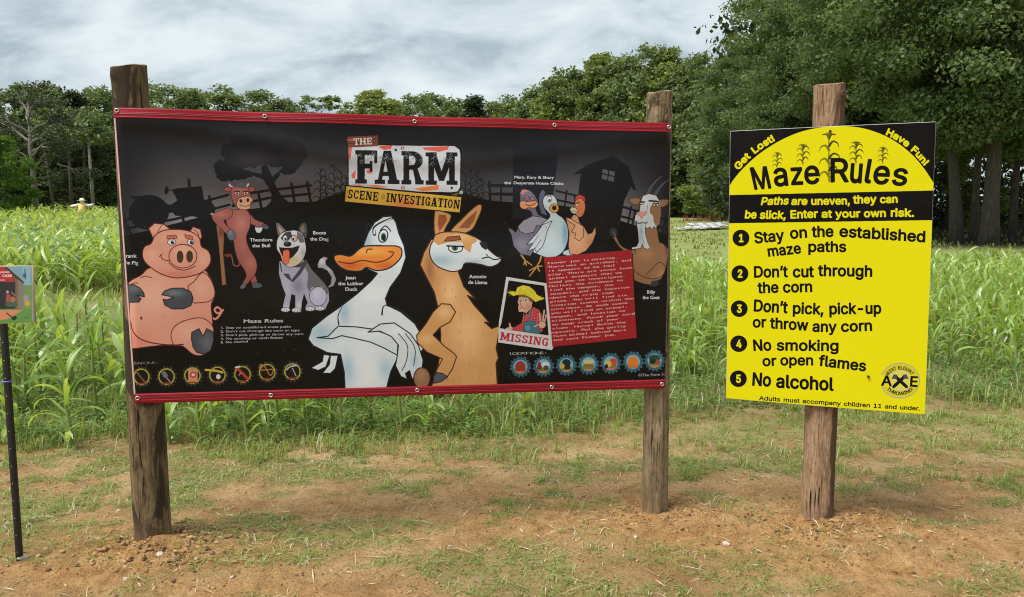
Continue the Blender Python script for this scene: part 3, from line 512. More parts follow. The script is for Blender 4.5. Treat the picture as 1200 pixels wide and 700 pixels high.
    cv.ell(134, 314, 20, 27, srgb(96, 100, 110), rot=-15, line=HD, lw=2, blobs=[(130, 304, 10, 14, srgb(140, 146, 156), .7)])
    cv.ell(298, 274, 18, 12, srgb(82, 80, 88), rot=25, line=HD, lw=2)
    cv.poly([(248, 274), (286, 274), (284, 290), (274, 304), (258, 304), (250, 290)], srgb(206, 206, 206), line=HD, lw=2); cv.ell(267, 274, 19, 5, srgb(90, 84, 84))
    cv.poly([(124, 62), (120, 76), (140, 90), (150, 78), (136, 76)], srgb(200, 204, 208), line=HD, lw=1.5); cv.poly([(216, 58), (222, 72), (212, 88), (198, 78), (210, 74)], srgb(200, 204, 208), line=HD, lw=1.5)
    cv.poly([(90, 96), (112, 82), (140, 84), (144, 102), (116, 106)], BR, line=BD, lw=2.5); cv.poly([(212, 84), (238, 82), (252, 92), (238, 106), (216, 104)], BR, line=BD, lw=2.5)
    cv.poly([(132, 110), (140, 84), (175, 74), (214, 84), (224, 112), (234, 142), (224, 180), (190, 192), (160, 178), (140, 150)], BR, smooth=True, line=BD, lw=2.5, blobs=[(176, 100, 30, 20, BL, .6)])
    cv.poly([(148, 82), (160, 66), (185, 60), (206, 72), (210, 84), (180, 88)], srgb(84, 84, 90))
    cv.poly([(168, 140), (198, 128), (226, 130), (238, 146), (226, 164), (224, 186), (186, 192), (160, 176)], srgb(206, 160, 130), smooth=True, line=BD, lw=2.5)
    cv.ell(180, 150, 7, 9, srgb(50, 24, 24), rot=-20); cv.ell(214, 146, 7, 9, srgb(50, 24, 24)); cv.line([(174, 170), (200, 176), (222, 170)], BD, 3)
    for x in (162, 204): cv.ell(x, 112, 12, 10, srgb(214, 190, 180), line=BD, lw=2); cv.ell(x, 114, 5, 5, srgb(40, 26, 30)); cv.line([(x - 14, 106), (x + 13, 104)], BD, 5)
    cv.text('Theodore', (224, 345), (333, 344), 15, WH, .03); cv.text('the Bull', (236, 373), (323, 372), 15, WH, .03)
    cv.text('Boots', (526, 311), (590, 311), 15, WH, .03); cv.text('the Dog', (514, 340), (602, 341), 15, WH, .03)

    # --- dog
    G1, G2, G3 = srgb(166, 166, 190), srgb(92, 92, 102), srgb(206, 208, 218)
    cv.poly([(596, 566), (612, 550), (616, 518), (596, 486), (572, 474), (552, 474), (548, 456), (560, 430), (580, 418), (600, 424), (588, 440), (590, 456), (622, 486), (640, 528), (626, 560), (606, 568)], srgb(150, 148, 160), line=OUT, lw=2.5, blobs=[(570, 440, 20, 24, G3, 1), (600, 480, 20, 16, G3, .5)])
    cv.poly([(364, 440), (362, 500), (378, 560), (394, 600), (384, 640), (380, 664), (372, 680), (395, 688), (412, 682), (414, 660), (424, 600), (440, 606), (440, 660), (420, 680), (440, 690), (470, 686), (474, 640), (484, 600), (500, 640), (488, 662), (492, 678), (585, 676), (606, 630), (602, 574), (540, 520), (500, 450), (480, 430)], G1, line=OUT, lw=3,
            blobs=[(400, 560, 30, 60, srgb(190, 190, 208), .7), (458, 660, 20, 30, G3, .9), (395, 670, 20, 24, G3, .9), (455, 560, 30, 40, srgb(120, 118, 140), .7)])
    cv.poly([(492, 430), (520, 480), (580, 545), (604, 580), (596, 600), (570, 562), (520, 566), (508, 590), (498, 560), (504, 500), (488, 470)], srgb(104, 104, 110))
    cv.poly([(366, 446), (380, 452), (420, 470), (470, 450), (494, 430), (498, 452), (470, 500), (430, 542), (400, 520), (374, 490)], srgb(70, 68, 78)); cv.poly([(372, 440), (400, 462), (450, 470), (470, 470), (440, 510), (424, 530), (410, 500), (380, 500)], G1)
    cv.ell(552, 610, 42, 46, srgb(184, 182, 208), line=OUT, lw=2.5, blobs=[(545, 596, 24, 24, srgb(206, 206, 226), .8)])
    for x, y in ((394, 674), (446, 676), (512, 670), (560, 668)): cv.ell(x, y, 22, 11, G3, line=OUT, lw=2); cv.line([(x - 7, y), (x - 7, y + 9)], OUT, 2, smooth=False); cv.line([(x + 6, y), (x + 6, y + 9)], OUT, 2, smooth=False)
    cv.poly([(349, 254), (364, 256), (398, 292), (376, 320), (360, 318), (352, 290)], srgb(110, 106, 104), line=OUT, lw=2.5); cv.poly([(358, 268), (385, 294), (370, 310)], srgb(178, 158, 130))
    cv.poly([(486, 251), (498, 270), (500, 300), (494, 332), (462, 308), (458, 284), (468, 262)], srgb(78, 74, 76), line=OUT, lw=2.5); cv.poly([(482, 264), (488, 300), (470, 304), (466, 280)], srgb(130, 108, 86))
    cv.poly([(352, 362), (358, 330), (378, 304), (410, 294), (446, 292), (478, 312), (490, 348), (494, 388), (480, 430), (450, 460), (410, 468), (382, 446), (370, 410), (356, 388)], G3, smooth=True, line=OUT, lw=3,
            blobs=[(430, 440, 50, 30, srgb(206, 180, 134), .95), (370, 420, 16, 24, srgb(200, 160, 110), .8), (480, 400, 14, 24, srgb(150, 140, 140), .6)])
    cv.poly([(372, 330), (392, 302), (420, 296), (428, 318), (410, 340), (390, 346)], srgb(62, 62, 72)); cv.poly([(450, 296), (478, 314), (488, 350), (466, 352), (452, 330)], srgb(104, 104, 116))
    cv.poly([(366, 374), (400, 378), (430, 376), (462, 366), (452, 392), (432, 416), (408, 432), (384, 420), (372, 396)], srgb(40, 20, 26), line=OUT, lw=3)
    cv.poly([(386, 390), (412, 388), (414, 420), (410, 448), (396, 456), (384, 440), (382, 412)], srgb(226, 112, 84), smooth=True, line=srgb(120, 40, 36), lw=2)
    cv.ell(405, 358, 19, 13, srgb(34, 34, 42)); cv.ell(400, 353, 6, 3, srgb(110, 112, 122))
    cv.ell(394, 330, 11, 15, G3, line=OUT, lw=2); cv.ell(396, 334, 5, 7, srgb(50, 30, 26)); cv.ell(438, 330, 14, 16, srgb(206, 150, 92), line=OUT, lw=2); cv.ell(434, 331, 9, 11, G3); cv.ell(433, 334, 5, 7, srgb(50, 30, 26))

    # --- duck
    cv.region(350, 230, 2.916)
    DW, DO, DS = srgb(214, 222, 228), srgb(26, 32, 44), srgb(156, 186, 204)
    cv.poly([(162, 670), (158, 600), (146, 542), (100, 536), (52, 512), (35, 490), (48, 452), (98, 412), (150, 376), (204, 334), (252, 290), (272, 266), (240, 252), (224, 200), (226, 165), (240, 128), (262, 92), (292, 72), (322, 70), (336, 92), (346, 130), (364, 172), (370, 212), (352, 264), (316, 314), (300, 352), (306, 374), (352, 396), (400, 436), (426, 480), (430, 520), (400, 560), (338, 560), (318, 600), (300, 670)], DW, line=DO, lw=5,
            blobs=[(235, 150, 22, 40, DS, .9), (160, 400, 22, 50, DS, .8), (80, 470, 50, 40, DS, .8), (170, 590, 26, 60, DS, .8), (300, 590, 30, 40, DS, .7), (350, 210, 20, 60, srgb(230, 236, 240), .8), (250, 330, 50, 40, srgb(230, 236, 240), .8), (240, 600, 40, 60, srgb(230, 234, 234), .7)])
    cv.line([(140, 440), (138, 410), (152, 380)], DO, 5, 2); cv.line([(288, 406), (292, 380), (306, 374)], DO, 6, 2)
    for p in ([(112, 540), (108, 566), (80, 580), (44, 590), (70, 592), (96, 584), (104, 600), (128, 600), (134, 570), (136, 542)],):
        cv.poly([(88, 542), (84, 566), (44, 588), (70, 596), (96, 584), (110, 545)], DW, line=DO, lw=3.5); cv.poly([(112, 545), (108, 576), (84, 606), (112, 606), (128, 590), (138, 545)], DW, line=DO, lw=3.5)
    cv.poly([(66, 485), (104, 480), (138, 446), (200, 448), (260, 456), (318, 478), (342, 506), (340, 544), (300, 522), (250, 500), (190, 486), (150, 478), (120, 488)], srgb(206, 216, 224), smooth=False, line=DO, lw=4, blobs=[(240, 470, 60, 16, srgb(226, 230, 232), .8)])
    cv.poly([(240, 466), (282, 438), (330, 434), (384, 470), (412, 510), (428, 560), (424, 592), (410, 590), (404, 610), (404, 630), (390, 622), (382, 596), (368, 606), (374, 626), (352, 616), (334, 580), (340, 546), (344, 510), (320, 480), (280, 462)], srgb(208, 216, 222), smooth=False, line=DO, lw=4, blobs=[(340, 460, 40, 20, srgb(228, 232, 236), .8), (400, 560, 20, 30, DS, .6)])
    cv.line([(344, 470), (374, 510), (372, 560), (356, 596)], DO, 3); cv.line([(368, 470), (400, 520), (396, 580)], DO, 3)
    cv.line([(304, 374), (360, 396), (404, 438)], DO, 6)
    cv.poly([(124, 216), (130, 204), (150, 202), (182, 206), (214, 180), (240, 172), (300, 172), (342, 174), (356, 190), (348, 218), (312, 248), (270, 256), (236, 246), (214, 258), (170, 256), (140, 240)], srgb(232, 142, 62), smooth=True, line=DO, lw=4.5, blobs=[(240, 190, 70, 16, srgb(246, 182, 96), .9), (180, 240, 50, 18, srgb(196, 88, 40), .8), (300, 240, 40, 16, srgb(204, 96, 44), .8)])
    cv.line([(140, 226), (180, 232), (220, 222), (270, 228), (310, 216), (328, 196), (312, 192)], srgb(96, 40, 26), 4); cv.line([(234, 196), (240, 184), (254, 184)], srgb(96, 40, 26), 4)
    cv.ell(292, 138, 15, 22, srgb(226, 232, 236), rot=12, line=DO, lw=4); cv.ell(293, 142, 9, 14, srgb(40, 84, 76)); cv.ell(294, 144, 5, 8, srgb(14, 24, 26))
    cv.line([(262, 132), (262, 112), (282, 96), (322, 78)], DO, 13, 8); cv.line([(262, 130), (264, 114), (284, 98), (320, 80)], DW, 7, 4)
    cv.line([(240, 124), (232, 108), (240, 96), (252, 108)], DO, 6); cv.line([(282, 120), (300, 104), (318, 122)], DO, 4)
    cv.text('Jean', (164, 286), (199, 286), 11, WH, .03); cv.text('the Lubber', (138, 306), (224, 306), 11, WH, .03); cv.text('Duck', (162, 325), (203, 325), 11, WH, .03)

    # --- llama
    LM, LL, LD, LO = srgb(206, 152, 96), srgb(236, 192, 138), srgb(150, 96, 60), srgb(70, 42, 30)
    cv.poly([(450, 668), (474, 600), (486, 540), (488, 470), (478, 380), (466, 330), (440, 280), (418, 236), (430, 196), (456, 150), (540, 160), (556, 230), (548, 262), (566, 310), (604, 350), (578, 340), (600, 372), (630, 405), (652, 432), (636, 430), (660, 452), (694, 440), (684, 470), (676, 520), (684, 552), (676, 570), (683, 668)], LM, line=LO, lw=4.5,
            blobs=[(520, 330, 34, 70, LL, .9), (580, 470, 70, 110, LL, .8), (450, 250, 18, 60, LD, .7), (600, 620, 60, 50, srgb(214, 160, 104), .6)])
    r4 = random.Random(5)
    for k in range(46):
        x, y = r4.uniform(500, 660), r4.uniform(290, 640)
        if x - 500 > (y - 270) * .7: continue
        cv.line([(x, y), (x + 4, y + 22)], LD, 2.2, .6, smooth=False, alpha=.5)
    cv.poly([(467, 60), (478, 52), (500, 56), (522, 66), (520, 84), (504, 112), (492, 142), (468, 132)], LM, smooth=True, line=LO, lw=4); cv.poly([(482, 66), (506, 66), (510, 84), (494, 110), (484, 124), (478, 96)], srgb(150, 84, 52))
    cv.poly([(524, 118), (556, 84), (590, 50), (618, 30), (627, 44), (612, 84), (596, 114), (570, 128), (536, 128)], LM, smooth=True, line=LO, lw=4); cv.poly([(548, 112), (580, 78), (612, 50), (602, 86), (584, 112)], srgb(150, 90, 58))
    cv.poly([(450, 196), (462, 156), (500, 132), (560, 128), (618, 150), (650, 184), (676, 206), (693, 213), (682, 232), (654, 242), (620, 234), (572, 230), (556, 252), (520, 258), (470, 236)], DW, smooth=True, line=LO, lw=4, blobs=[(490, 220, 50, 24, DS, .8), (600, 226, 40, 12, DS, .7)])
    cv.poly([(462, 156), (470, 136), (500, 126), (558, 126), (606, 142), (612, 156), (594, 166), (588, 196), (566, 180), (562, 160), (520, 158), (480, 170)], LM, blobs=[(560, 140, 40, 12, LL, .8)])
    cv.line([(470, 134), (500, 125), (558, 126), (608, 143)], LO, 4)
    cv.poly([(618, 160), (638, 156), (650, 176), (640, 186), (626, 176)], srgb(34, 34, 44)); cv.line([(628, 214), (650, 210), (668, 218), (692, 214)], OUT, 4); cv.line([(650, 210), (642, 200)], OUT, 3)
    cv.ell(538, 180, 24, 14, srgb(220, 228, 230), line=OUT, lw=3.5); cv.ell(536, 178, 11, 11, srgb(62, 122, 96)); cv.ell(536, 179, 5, 6, srgb(16, 24, 22))
    cv.poly([(510, 172), (516, 160), (552, 158), (566, 168), (562, 174)], srgb(200, 206, 206)); cv.line([(508, 172), (566, 174)], OUT, 5, smooth=False)
    cv.poly([(500, 156), (512, 142), (552, 138), (556, 150), (520, 156)], srgb(150, 84, 50), line=LO, lw=3)
    cv.poly([(538, 396), (520, 370), (490, 368), (462, 396), (436, 438), (406, 476), (408, 500), (440, 532), (494, 556), (478, 586), (466, 610), (480, 628), (512, 614), (528, 590), (542, 548), (532, 536), (500, 512), (462, 474), (486, 448), (520, 430)], LM, line=LO, lw=4, blobs=[(500, 396, 30, 24, LL, .8), (440, 490, 30, 20, LL, .6)])
    cv.poly([(464, 616), (474, 602), (496, 606), (512, 618), (490, 634), (462, 640)], srgb(80, 84, 96), line=HD, lw=3)
    cv.ell(424, 622, 28, 36, srgb(146, 108, 82), line=LO, lw=4, blobs=[(420, 610, 16, 20, srgb(180, 140, 108), .6)])
    cv.text('Antonio', (584, 281), (642, 281), 11, WH, .03); cv.text('de Llama', (580, 300), (645, 301), 11, WH, .03)

    # --- three hens
    cv.region(580, 200, 5.385)
    YL = srgb(206, 158, 74)
    for p in ([(165, 535), (190, 570), (232, 600)], [(190, 570), (196, 602)], [(190, 570), (180, 596)], [(290, 540), (282, 572), (262, 606), (214, 634)], [(262, 606), (216, 668)], [(262, 606), (280, 640)], [(262, 606), (296, 604)]):
        cv.line(p, srgb(90, 60, 30), 15, 9, smooth=False); cv.line(p, YL, 10, 5, smooth=False)
    cv.poly([(82, 366), (108, 372), (132, 394), (150, 360), (190, 310), (236, 286), (226, 260), (180, 246), (158, 210), (158, 156), (186, 128), (222, 130), (252, 160), (270, 200), (256, 246), (270, 280), (330, 310), (300, 400), (250, 500), (222, 542), (160, 530), (118, 480), (104, 410)], srgb(112, 108, 128), line=OUT, lw=4.5, blobs=[(170, 470, 50, 50, srgb(150, 146, 168), .6), (210, 160, 30, 20, srgb(140, 120, 150), .6)])
    cv.poly([(158, 150), (170, 126), (196, 124), (220, 134), (190, 138), (176, 160)], srgb(196, 134, 120))
    cv.poly([(156, 214), (166, 196), (204, 200), (240, 196), (262, 200), (270, 220), (250, 240), (214, 238), (186, 248), (162, 238)], srgb(226, 158, 116), smooth=True, line=OUT, lw=3.5); cv.line([(190, 216), (220, 226), (256, 210)], OUT, 4)
    cv.ell(200, 178, 17, 13, srgb(190, 120, 140), line=OUT, lw=3); cv.line([(184, 180), (216, 176)], OUT, 4, smooth=False); cv.ell(236, 182, 11, 10, srgb(170, 120, 150), line=OUT, lw=3)
    cv.poly([(146, 356), (180, 318), (240, 290), (300, 300), (350, 320), (382, 352), (352, 360), (352, 388), (326, 384), (300, 352), (262, 352), (244, 392), (196, 404), (158, 388)], srgb(150, 148, 166), line=OUT, lw=4)
    cv.poly([(428, 512), (460, 500), (508, 492), (490, 512), (494, 536), (456, 540), (424, 532)], srgb(180, 206, 222), line=OUT, lw=4)
    cv.poly([(280, 150), (300, 122), (318, 140), (306, 180), (300, 210), (318, 260), (330, 290), (292, 276), (278, 236), (274, 190)], srgb(88, 96, 122), line=OUT, lw=3.5)
    CW = srgb(186, 204, 216)
    cv.poly([(300, 196), (312, 166), (340, 154), (370, 164), (388, 196), (396, 240), (386, 272), (430, 308), (456, 360), (458, 440), (430, 510), (380, 546), (320, 550), (262, 528), (240, 510), (268, 430), (290, 350), (346, 292), (310, 240)], CW, smooth=True, line=OUT, lw=4.5, blobs=[(440, 400, 20, 110, srgb(120, 166, 196), .9), (350, 420, 50, 80, srgb(206, 218, 226), .9), (330, 200, 20, 30, srgb(216, 224, 232), .9)])
    cv.poly([(360, 320), (300, 346), (262, 400), (200, 470), (240, 462), (204, 512), (250, 494), (262, 520), (300, 480), (318, 430), (330, 380)], srgb(196, 208, 216), line=OUT, lw=4); cv.line([(240, 462), (276, 412)], OUT, 3, smooth=False); cv.line([(252, 494), (290, 440)], OUT, 3, smooth=False)
    cv.ell(340, 186, 15, 19, srgb(220, 226, 232), line=OUT, lw=3); cv.ell(342, 192, 7, 9, srgb(40, 44, 60)); cv.line([(326, 164), (344, 158), (356, 168)], OUT, 4)
    cv.ell(371, 242, 29, 28, YL, line=srgb(90, 60, 30), lw=4); cv.ell(372, 240, 14, 15, srgb(36, 22, 22))
    CT = srgb(206, 150, 110)
    cv.poly([(470, 330), (480, 300), (494, 280), (520, 290), (530, 330), (560, 360), (584, 404), (610, 396), (630, 354), (634, 400), (612, 460), (570, 510), (520, 534), (470, 530), (460, 480), (466, 400), (444, 300), (480, 316)], CT, line=OUT, lw=4.5, blobs=[(520, 440, 50, 60, srgb(226, 176, 134), .8), (600, 460, 30, 30, srgb(176, 116, 82), .6)])
    cv.poly([(440, 298), (470, 306), (510, 330), (556, 356), (556, 420), (530, 448), (500, 430), (508, 400), (480, 390), (504, 350), (470, 330)], srgb(220, 166, 126), line=OUT, lw=4)
    cv.poly([(500, 196), (508, 170), (530, 156), (560, 170), (566, 200), (544, 182), (520, 190)], srgb(190, 64, 48))
    cv.poly([(496, 230), (504, 196), (530, 178), (556, 194), (566, 236), (552, 284), (528, 298), (506, 280)], srgb(206, 118, 78), smooth=True, line=OUT, lw=3.5)
    cv.poly([(468, 250), (480, 234), (506, 240), (524, 262), (500, 278), (480, 270)], srgb(206, 196, 170), line=OUT, lw=3); cv.line([(474, 258), (516, 262)], OUT, 3, smooth=False)
    cv.ell(515, 222, 10, 11, srgb(216, 180, 150), line=OUT, lw=3); cv.line([(500, 212), (530, 204)], OUT, 4, smooth=False)
    cv.text('Mary, Kary & Shary', (122, 54), (372, 56), 17, WH, .025); cv.text('the', (60, 90), (103, 90), 17, WH, .025); cv.text('Desperate House Chicks', (118, 90), (432, 94), 17, WH, .025)

    # --- goat
    cv.region(700, 200, 4.38)
    GB, GD = srgb(146, 106, 76), srgb(50, 34, 28)
    cv.poly([(236, 350), (250, 290), (306, 296), (318, 366), (352, 388), (372, 420), (360, 470), (352, 520), (330, 560), (290, 580), (300, 600), (270, 590), (230, 582), (190, 566), (184, 500), (180, 440), (196, 404)], GB, line=GD, lw=3.5, blobs=[(250, 430, 50, 40, srgb(176, 132, 96), .8), (330, 540, 30, 30, srgb(176, 132, 96), .7)])
    cv.poly([(196, 412), (160, 410), (118, 386), (98, 350), (92, 338), (78, 344), (98, 376), (124, 406), (180, 432)], GB, smooth=True, line=GD, lw=3)
    cv.ell(80, 320, 20, 25, srgb(52, 54, 62), rot=-15, line=HD, lw=2.5); cv.line([(80, 316), (92, 340)], srgb(110, 112, 122), 4, smooth=False)
    cv.line([(250, 540), (290, 500), (320, 474), (346, 490), (350, 516), (330, 548), (280, 560), (220, 540), (188, 512)], GD, 4); cv.poly([(272, 596), (280, 572), (314, 566), (318, 590), (296, 600)], srgb(50, 52, 60))
    cv.line([(318, 372), (346, 384), (358, 430)], GD, 3.5)
    for pts in ([(254, 126), (272, 92), (300, 56), (332, 30)], [(292, 132), (312, 100), (340, 68), (372, 48)]):
        cv.line(pts, srgb(30, 32, 38), 30, 4); cv.line(pts, srgb(86, 92, 102), 22, 2)
        P = spline(pts, closed=False, n=4)
        for i in range(1, len(P) - 2): cv.line([P[i] + (-8 + i*.5, -4), P[i] + (8 - i*.5, 5)], srgb(34, 36, 42), 2.5, smooth=False)
    cv.poly([(156, 152), (182, 142), (216, 146), (218, 168), (196, 182), (172, 172)], GB, line=GD, lw=3); cv.poly([(304, 156), (340, 150), (370, 152), (362, 178), (336, 192), (316, 184)], GB, line=GD, lw=3)
    cv.poly([(214, 212), (220, 160), (232, 132), (262, 122), (300, 130), (324, 166), (328, 220), (318, 276), (300, 300), (292, 290), (280, 306), (270, 292), (256, 302), (238, 284), (206, 290), (188, 262), (192, 234)], srgb(200, 204, 212), line=GD, lw=3, blobs=[(240, 160, 24, 24, srgb(216, 220, 226), .8)])
    cv.poly([(268, 196), (286, 166), (318, 164), (328, 210), (322, 262), (304, 292), (290, 270), (286, 236), (270, 222)], GB)
    cv.poly([(198, 262), (216, 276), (250, 268), (244, 320), (258, 370), (272, 398), (262, 408), (240, 402), (232, 378), (222, 402), (176, 408), (176, 398), (202, 392), (212, 370), (208, 320)], srgb(196, 204, 212), line=GD, lw=2.5, blobs=[(222, 330, 14, 60, srgb(150, 170, 186), .8)])
    cv.line([(226, 300), (230, 340), (242, 380)], srgb(120, 136, 150), 3); cv.poly([(200, 216), (252, 216), (246, 230), (230, 238), (226, 252), (220, 238), (206, 230)], srgb(222, 150, 140), line=srgb(120, 60, 60), lw=2)
    cv.line([(192, 262), (206, 276), (228, 268), (248, 276), (258, 264)], GD, 3); cv.line([(202, 216), (216, 180), (222, 150)], GD, 3); cv.line([(252, 216), (256, 180)], GD, 2.5)
    cv.ell(226, 170, 11, 9, srgb(200, 196, 170), line=GD, lw=3); cv.line([(214, 166), (240, 164)], GD, 7, smooth=False); cv.ell(300, 176, 15, 12, srgb(214, 210, 190), line=GD, lw=3); cv.ell(300, 180, 5, 5, srgb(30, 26, 30)); cv.line([(264, 158), (312, 162)], GD, 9, smooth=False); cv.line([(284, 174), (316, 172)], GD, 5, smooth=False)
    cv.text('Billy', (256, 635), (299, 635), 16, WH, .03); cv.text('the Goat', (234, 663), (322, 663), 16, WH, .03)

    # --- missing poster with a farmer
    cv.region(580, 320, 7.0)
    FW = srgb(208, 208, 212)
    cv.poly([(92, 33), (420, 86), (480, 610), (468, 632), (28, 568), (34, 400)], FW); cv.poly([(112, 62), (402, 106), (440, 512), (40, 452), (54, 410)], BK)
    SH = srgb(190, 66, 72)
    cv.poly([(78, 462), (120, 440), (160, 442), (218, 408), (232, 344), (280, 330), (310, 276), (360, 300), (396, 360), (392, 480), (330, 498), (200, 480), (100, 470)], SH, line=OUT, lw=3)
    for k in range(7): cv.line([(240 + 22*k, 300 + 6*k), (226 + 22*k, 400 + 12*k)], srgb(224, 150, 150), 3, smooth=False)
    for k in range(5): cv.line([(236, 350 + 24*k), (384, 320 + 24*k)], srgb(120, 34, 44), 3, smooth=False)
    cv.poly([(242, 402), (280, 392), (330, 398), (352, 440), (374, 498), (228, 478)], srgb(56, 116, 136), line=OUT, lw=3); cv.line([(296, 300), (270, 350), (284, 400)], srgb(56, 116, 136), 13); cv.ell(268, 450, 24, 26, srgb(86, 146, 164), line=OUT, lw=2)
    FC = srgb(214, 168, 146)
    cv.poly([(190, 210), (200, 186), (246, 176), (286, 196), (306, 240), (298, 290), (256, 330), (226, 318), (196, 322), (188, 290), (192, 258), (184, 240)], FC, line=OUT, lw=3.5, blobs=[(270, 280, 26, 40, srgb(180, 126, 106), .7)])
    cv.poly([(178, 176), (204, 156), (250, 150), (300, 190), (310, 236), (290, 240), (270, 206), (230, 196), (200, 200)], srgb(120, 78, 50))
    YH, YD = srgb(222, 208, 60), srgb(150, 132, 30)
    r5 = random.Random(2)
    brim = [(112, 160), (140, 150), (170, 156), (182, 120), (226, 102), (280, 112), (322, 146), (340, 178), (404, 212), (370, 222), (330, 238), (300, 210), (250, 180), (190, 178), (150, 190)]
    cv.poly(brim, YH, line=YD, lw=2)
    for k in range(46):
        t = r5.random(); x = 110 + 290*t; y = 165 + 50*t*t + r5.uniform(-12, 12)
        cv.line([(x, y), (x + r5.uniform(-22, 10) + 14*t, y + r5.uniform(-26, 24))], YH if k % 3 else YD, 4, 1, smooth=False)
    for k in range(26):
        x, y = r5.uniform(190, 310), r5.uniform(116, 170); cv.line([(x, y), (x + 14, y + 22)], YD, 2, 1, smooth=False)
    cv.ell(204, 222, 10, 12, FW, line=OUT, lw=2.5); cv.ell(206, 226, 4, 5, OUT); cv.ell(246, 216, 13, 14, FW, line=OUT, lw=2.5); cv.ell(248, 220, 5, 6, OUT)
    cv.line([(216, 226), (206, 262), (222, 266)], OUT, 3); cv.line([(200, 296), (222, 282), (246, 298)], srgb(110, 50, 50), 5); cv.line([(232, 200), (262, 194)], OUT, 4, smooth=False)
    for p, w in (([(372, 410), (362, 330)], 15), ([(390, 400), (402, 308)], 15), ([(404, 410), (420, 340)], 13), ([(360, 420), (322, 440)], 15)): cv.line(p, OUT, w + 5, smooth=False); cv.line(p, FC, w, smooth=False)
    cv.ell(386, 424, 30, 30, FC, line=OUT, lw=3); cv.poly([(118, 440), (112, 410), (124, 404), (134, 436), (150, 450), (140, 468), (84, 470), (86, 452)], FC, line=OUT, lw=3)
    cv.poly([(36, 456), (440, 512), (470, 608), (466, 628), (28, 566)], FW)
    cv.slab('MISSING', (42, 548), (432, 601), 66, srgb(186, 44, 56), gap=.1, thick=1.15)
    cv.text('LOCATIONS:', (122, 671), (432, 664), 20, srgb(176, 178, 182), .004, mono=True)

    # --- red note
    cv.region(570, 290, 3.683)
    cv.poly([(246, 45), (626, 13), (650, 393), (285, 429)], srgb(158, 32, 40))
    note = ['Farmer Joe is missing.', 'There was an accident, and', 'it appears to be foul', 'play. There are seven farm', 'animal suspects that we', 'need you to investigate.', 'Collect the evidence to', 'find the weapon, the', 'suspect, and the location', 'where the crime took',
            'place. You will find six', 'location scenes within the', 'corn maze. At each scene', 'you will find an animal,', 'weapon, and location to', 'eliminate. Punch your card', 'to keep track of your', 'clues. Hurry! Solve the', 'mystery. Put the guilty', 'farm animal behind bars', 'and save Farmer Joe.']
    for i, s in enumerate(note):
        x0, y0 = 261 + 1.3*i, 74 + 16.5*i
        cv.text(s, (x0, y0), (x0 + 13.9*len(s), y0 - 1.13*len(s)), 8.2, srgb(222, 196, 196), .012, mono=True)
    # round badges: seven tools on the left, seven places on the right
    cv.region()
    def badge(x, y, r, ring, ring2, inner):
        a = np.linspace(0, 2*math.pi, 64, endpoint=False); rr = r * (1 + .09*np.sign(np.sin(a*16)))
        cv.poly(np.c_[x + rr*np.cos(a), y + rr*np.sin(a)], ring); cv.ell(x, y, r*.86, r*.86, ring2); cv.ell(x, y, r*.7, r*.7, inner)
    tx_ = [(166, 441.8), (195.7, 441.6), (226.2, 440.4), (255.6, 439.7), (285, 439), (314, 436.6), (343.6, 435.8)]
    for i, (x, y) in enumerate(tx_):
        badge(x, y, 11.6, srgb(58, 60, 48), srgb(40, 40, 36), srgb(24, 20, 20)); 
        a = np.linspace(0, 2*math.pi, 40)
        cv.line(np.c_[x + 9*np.cos(a), y + 9*np.sin(a)], srgb(178, 168, 62), 1.3, smooth=False)
        SI, RW = srgb(150, 154, 160), srgb(180, 60, 48)
        if i == 0: cv.line([(x - 7, y - 7), (x + 5, y + 7)], srgb(120, 84, 52), 1.8, smooth=False)
        elif i == 1:
            cv.line([(x + 4, y + 6), (x - 1, y)], SI, 1.2, smooth=False); cv.poly([(x - 6, y - 5), (x - 2, y - 7), (x + 2, y - 1), (x - 1, y + 2), (x - 4, y)], srgb(110, 114, 120))
        elif i == 2: cv.poly([(x - 5, y - 8), (x + 6, y - 8), (x + 6, y + 7), (x - 5, y + 7)], srgb(196, 142, 96)); cv.ell(x + 1, y - 1, 4, 4, srgb(190, 70, 80)); cv.ell(x + 1, y - 1, 2, 1.5, FW)
        elif i == 3: cv.line([(x - 14, y - 6), (x - 2, y - 5), (x + 6, y - 3)], srgb(196, 168, 54), 2.6, smooth=False); cv.ell(x + 1, y + 2, 2.6, 3, FW)
        elif i == 4: cv.line([(x - 7, y - 8), (x + 6, y + 5)], RW, 3.2, smooth=False); cv.line([(x - 8, y - 8), (x - 4, y - 9)], FW, 2, smooth=False); cv.line([(x - 2, y - 2), (x - 4, y + 1)], SI, 1.2, smooth=False)
        elif i == 5: cv.line([(x - 8, y - 9), (x - 3, y - 7), (x + 2, y + 2), (x + 5, y + 3), (x + 7, y - 3), (x, y - 3), (x - 8, y - 3), (x - 8, y - 9)], srgb(170, 120, 60), 1.3)
        else: cv.line([(x, y - 4), (x + 4, y + 5)], SI, 1.4, smooth=False); cv.line([(x - 7, y - 2), (x - 2, y - 6), (x + 5, y - 7)], srgb(180, 184, 190), 1.6)
        cv.line([(x - 4, y + 8), (x + 4, y + 8)], srgb(150, 60, 40), 2, smooth=False)
    lx_ = [(610.3, 429.7), (637.2, 429.2), (664, 428), (690, 427), (716, 426), (742.2, 424.6), (767.4, 423.2)]
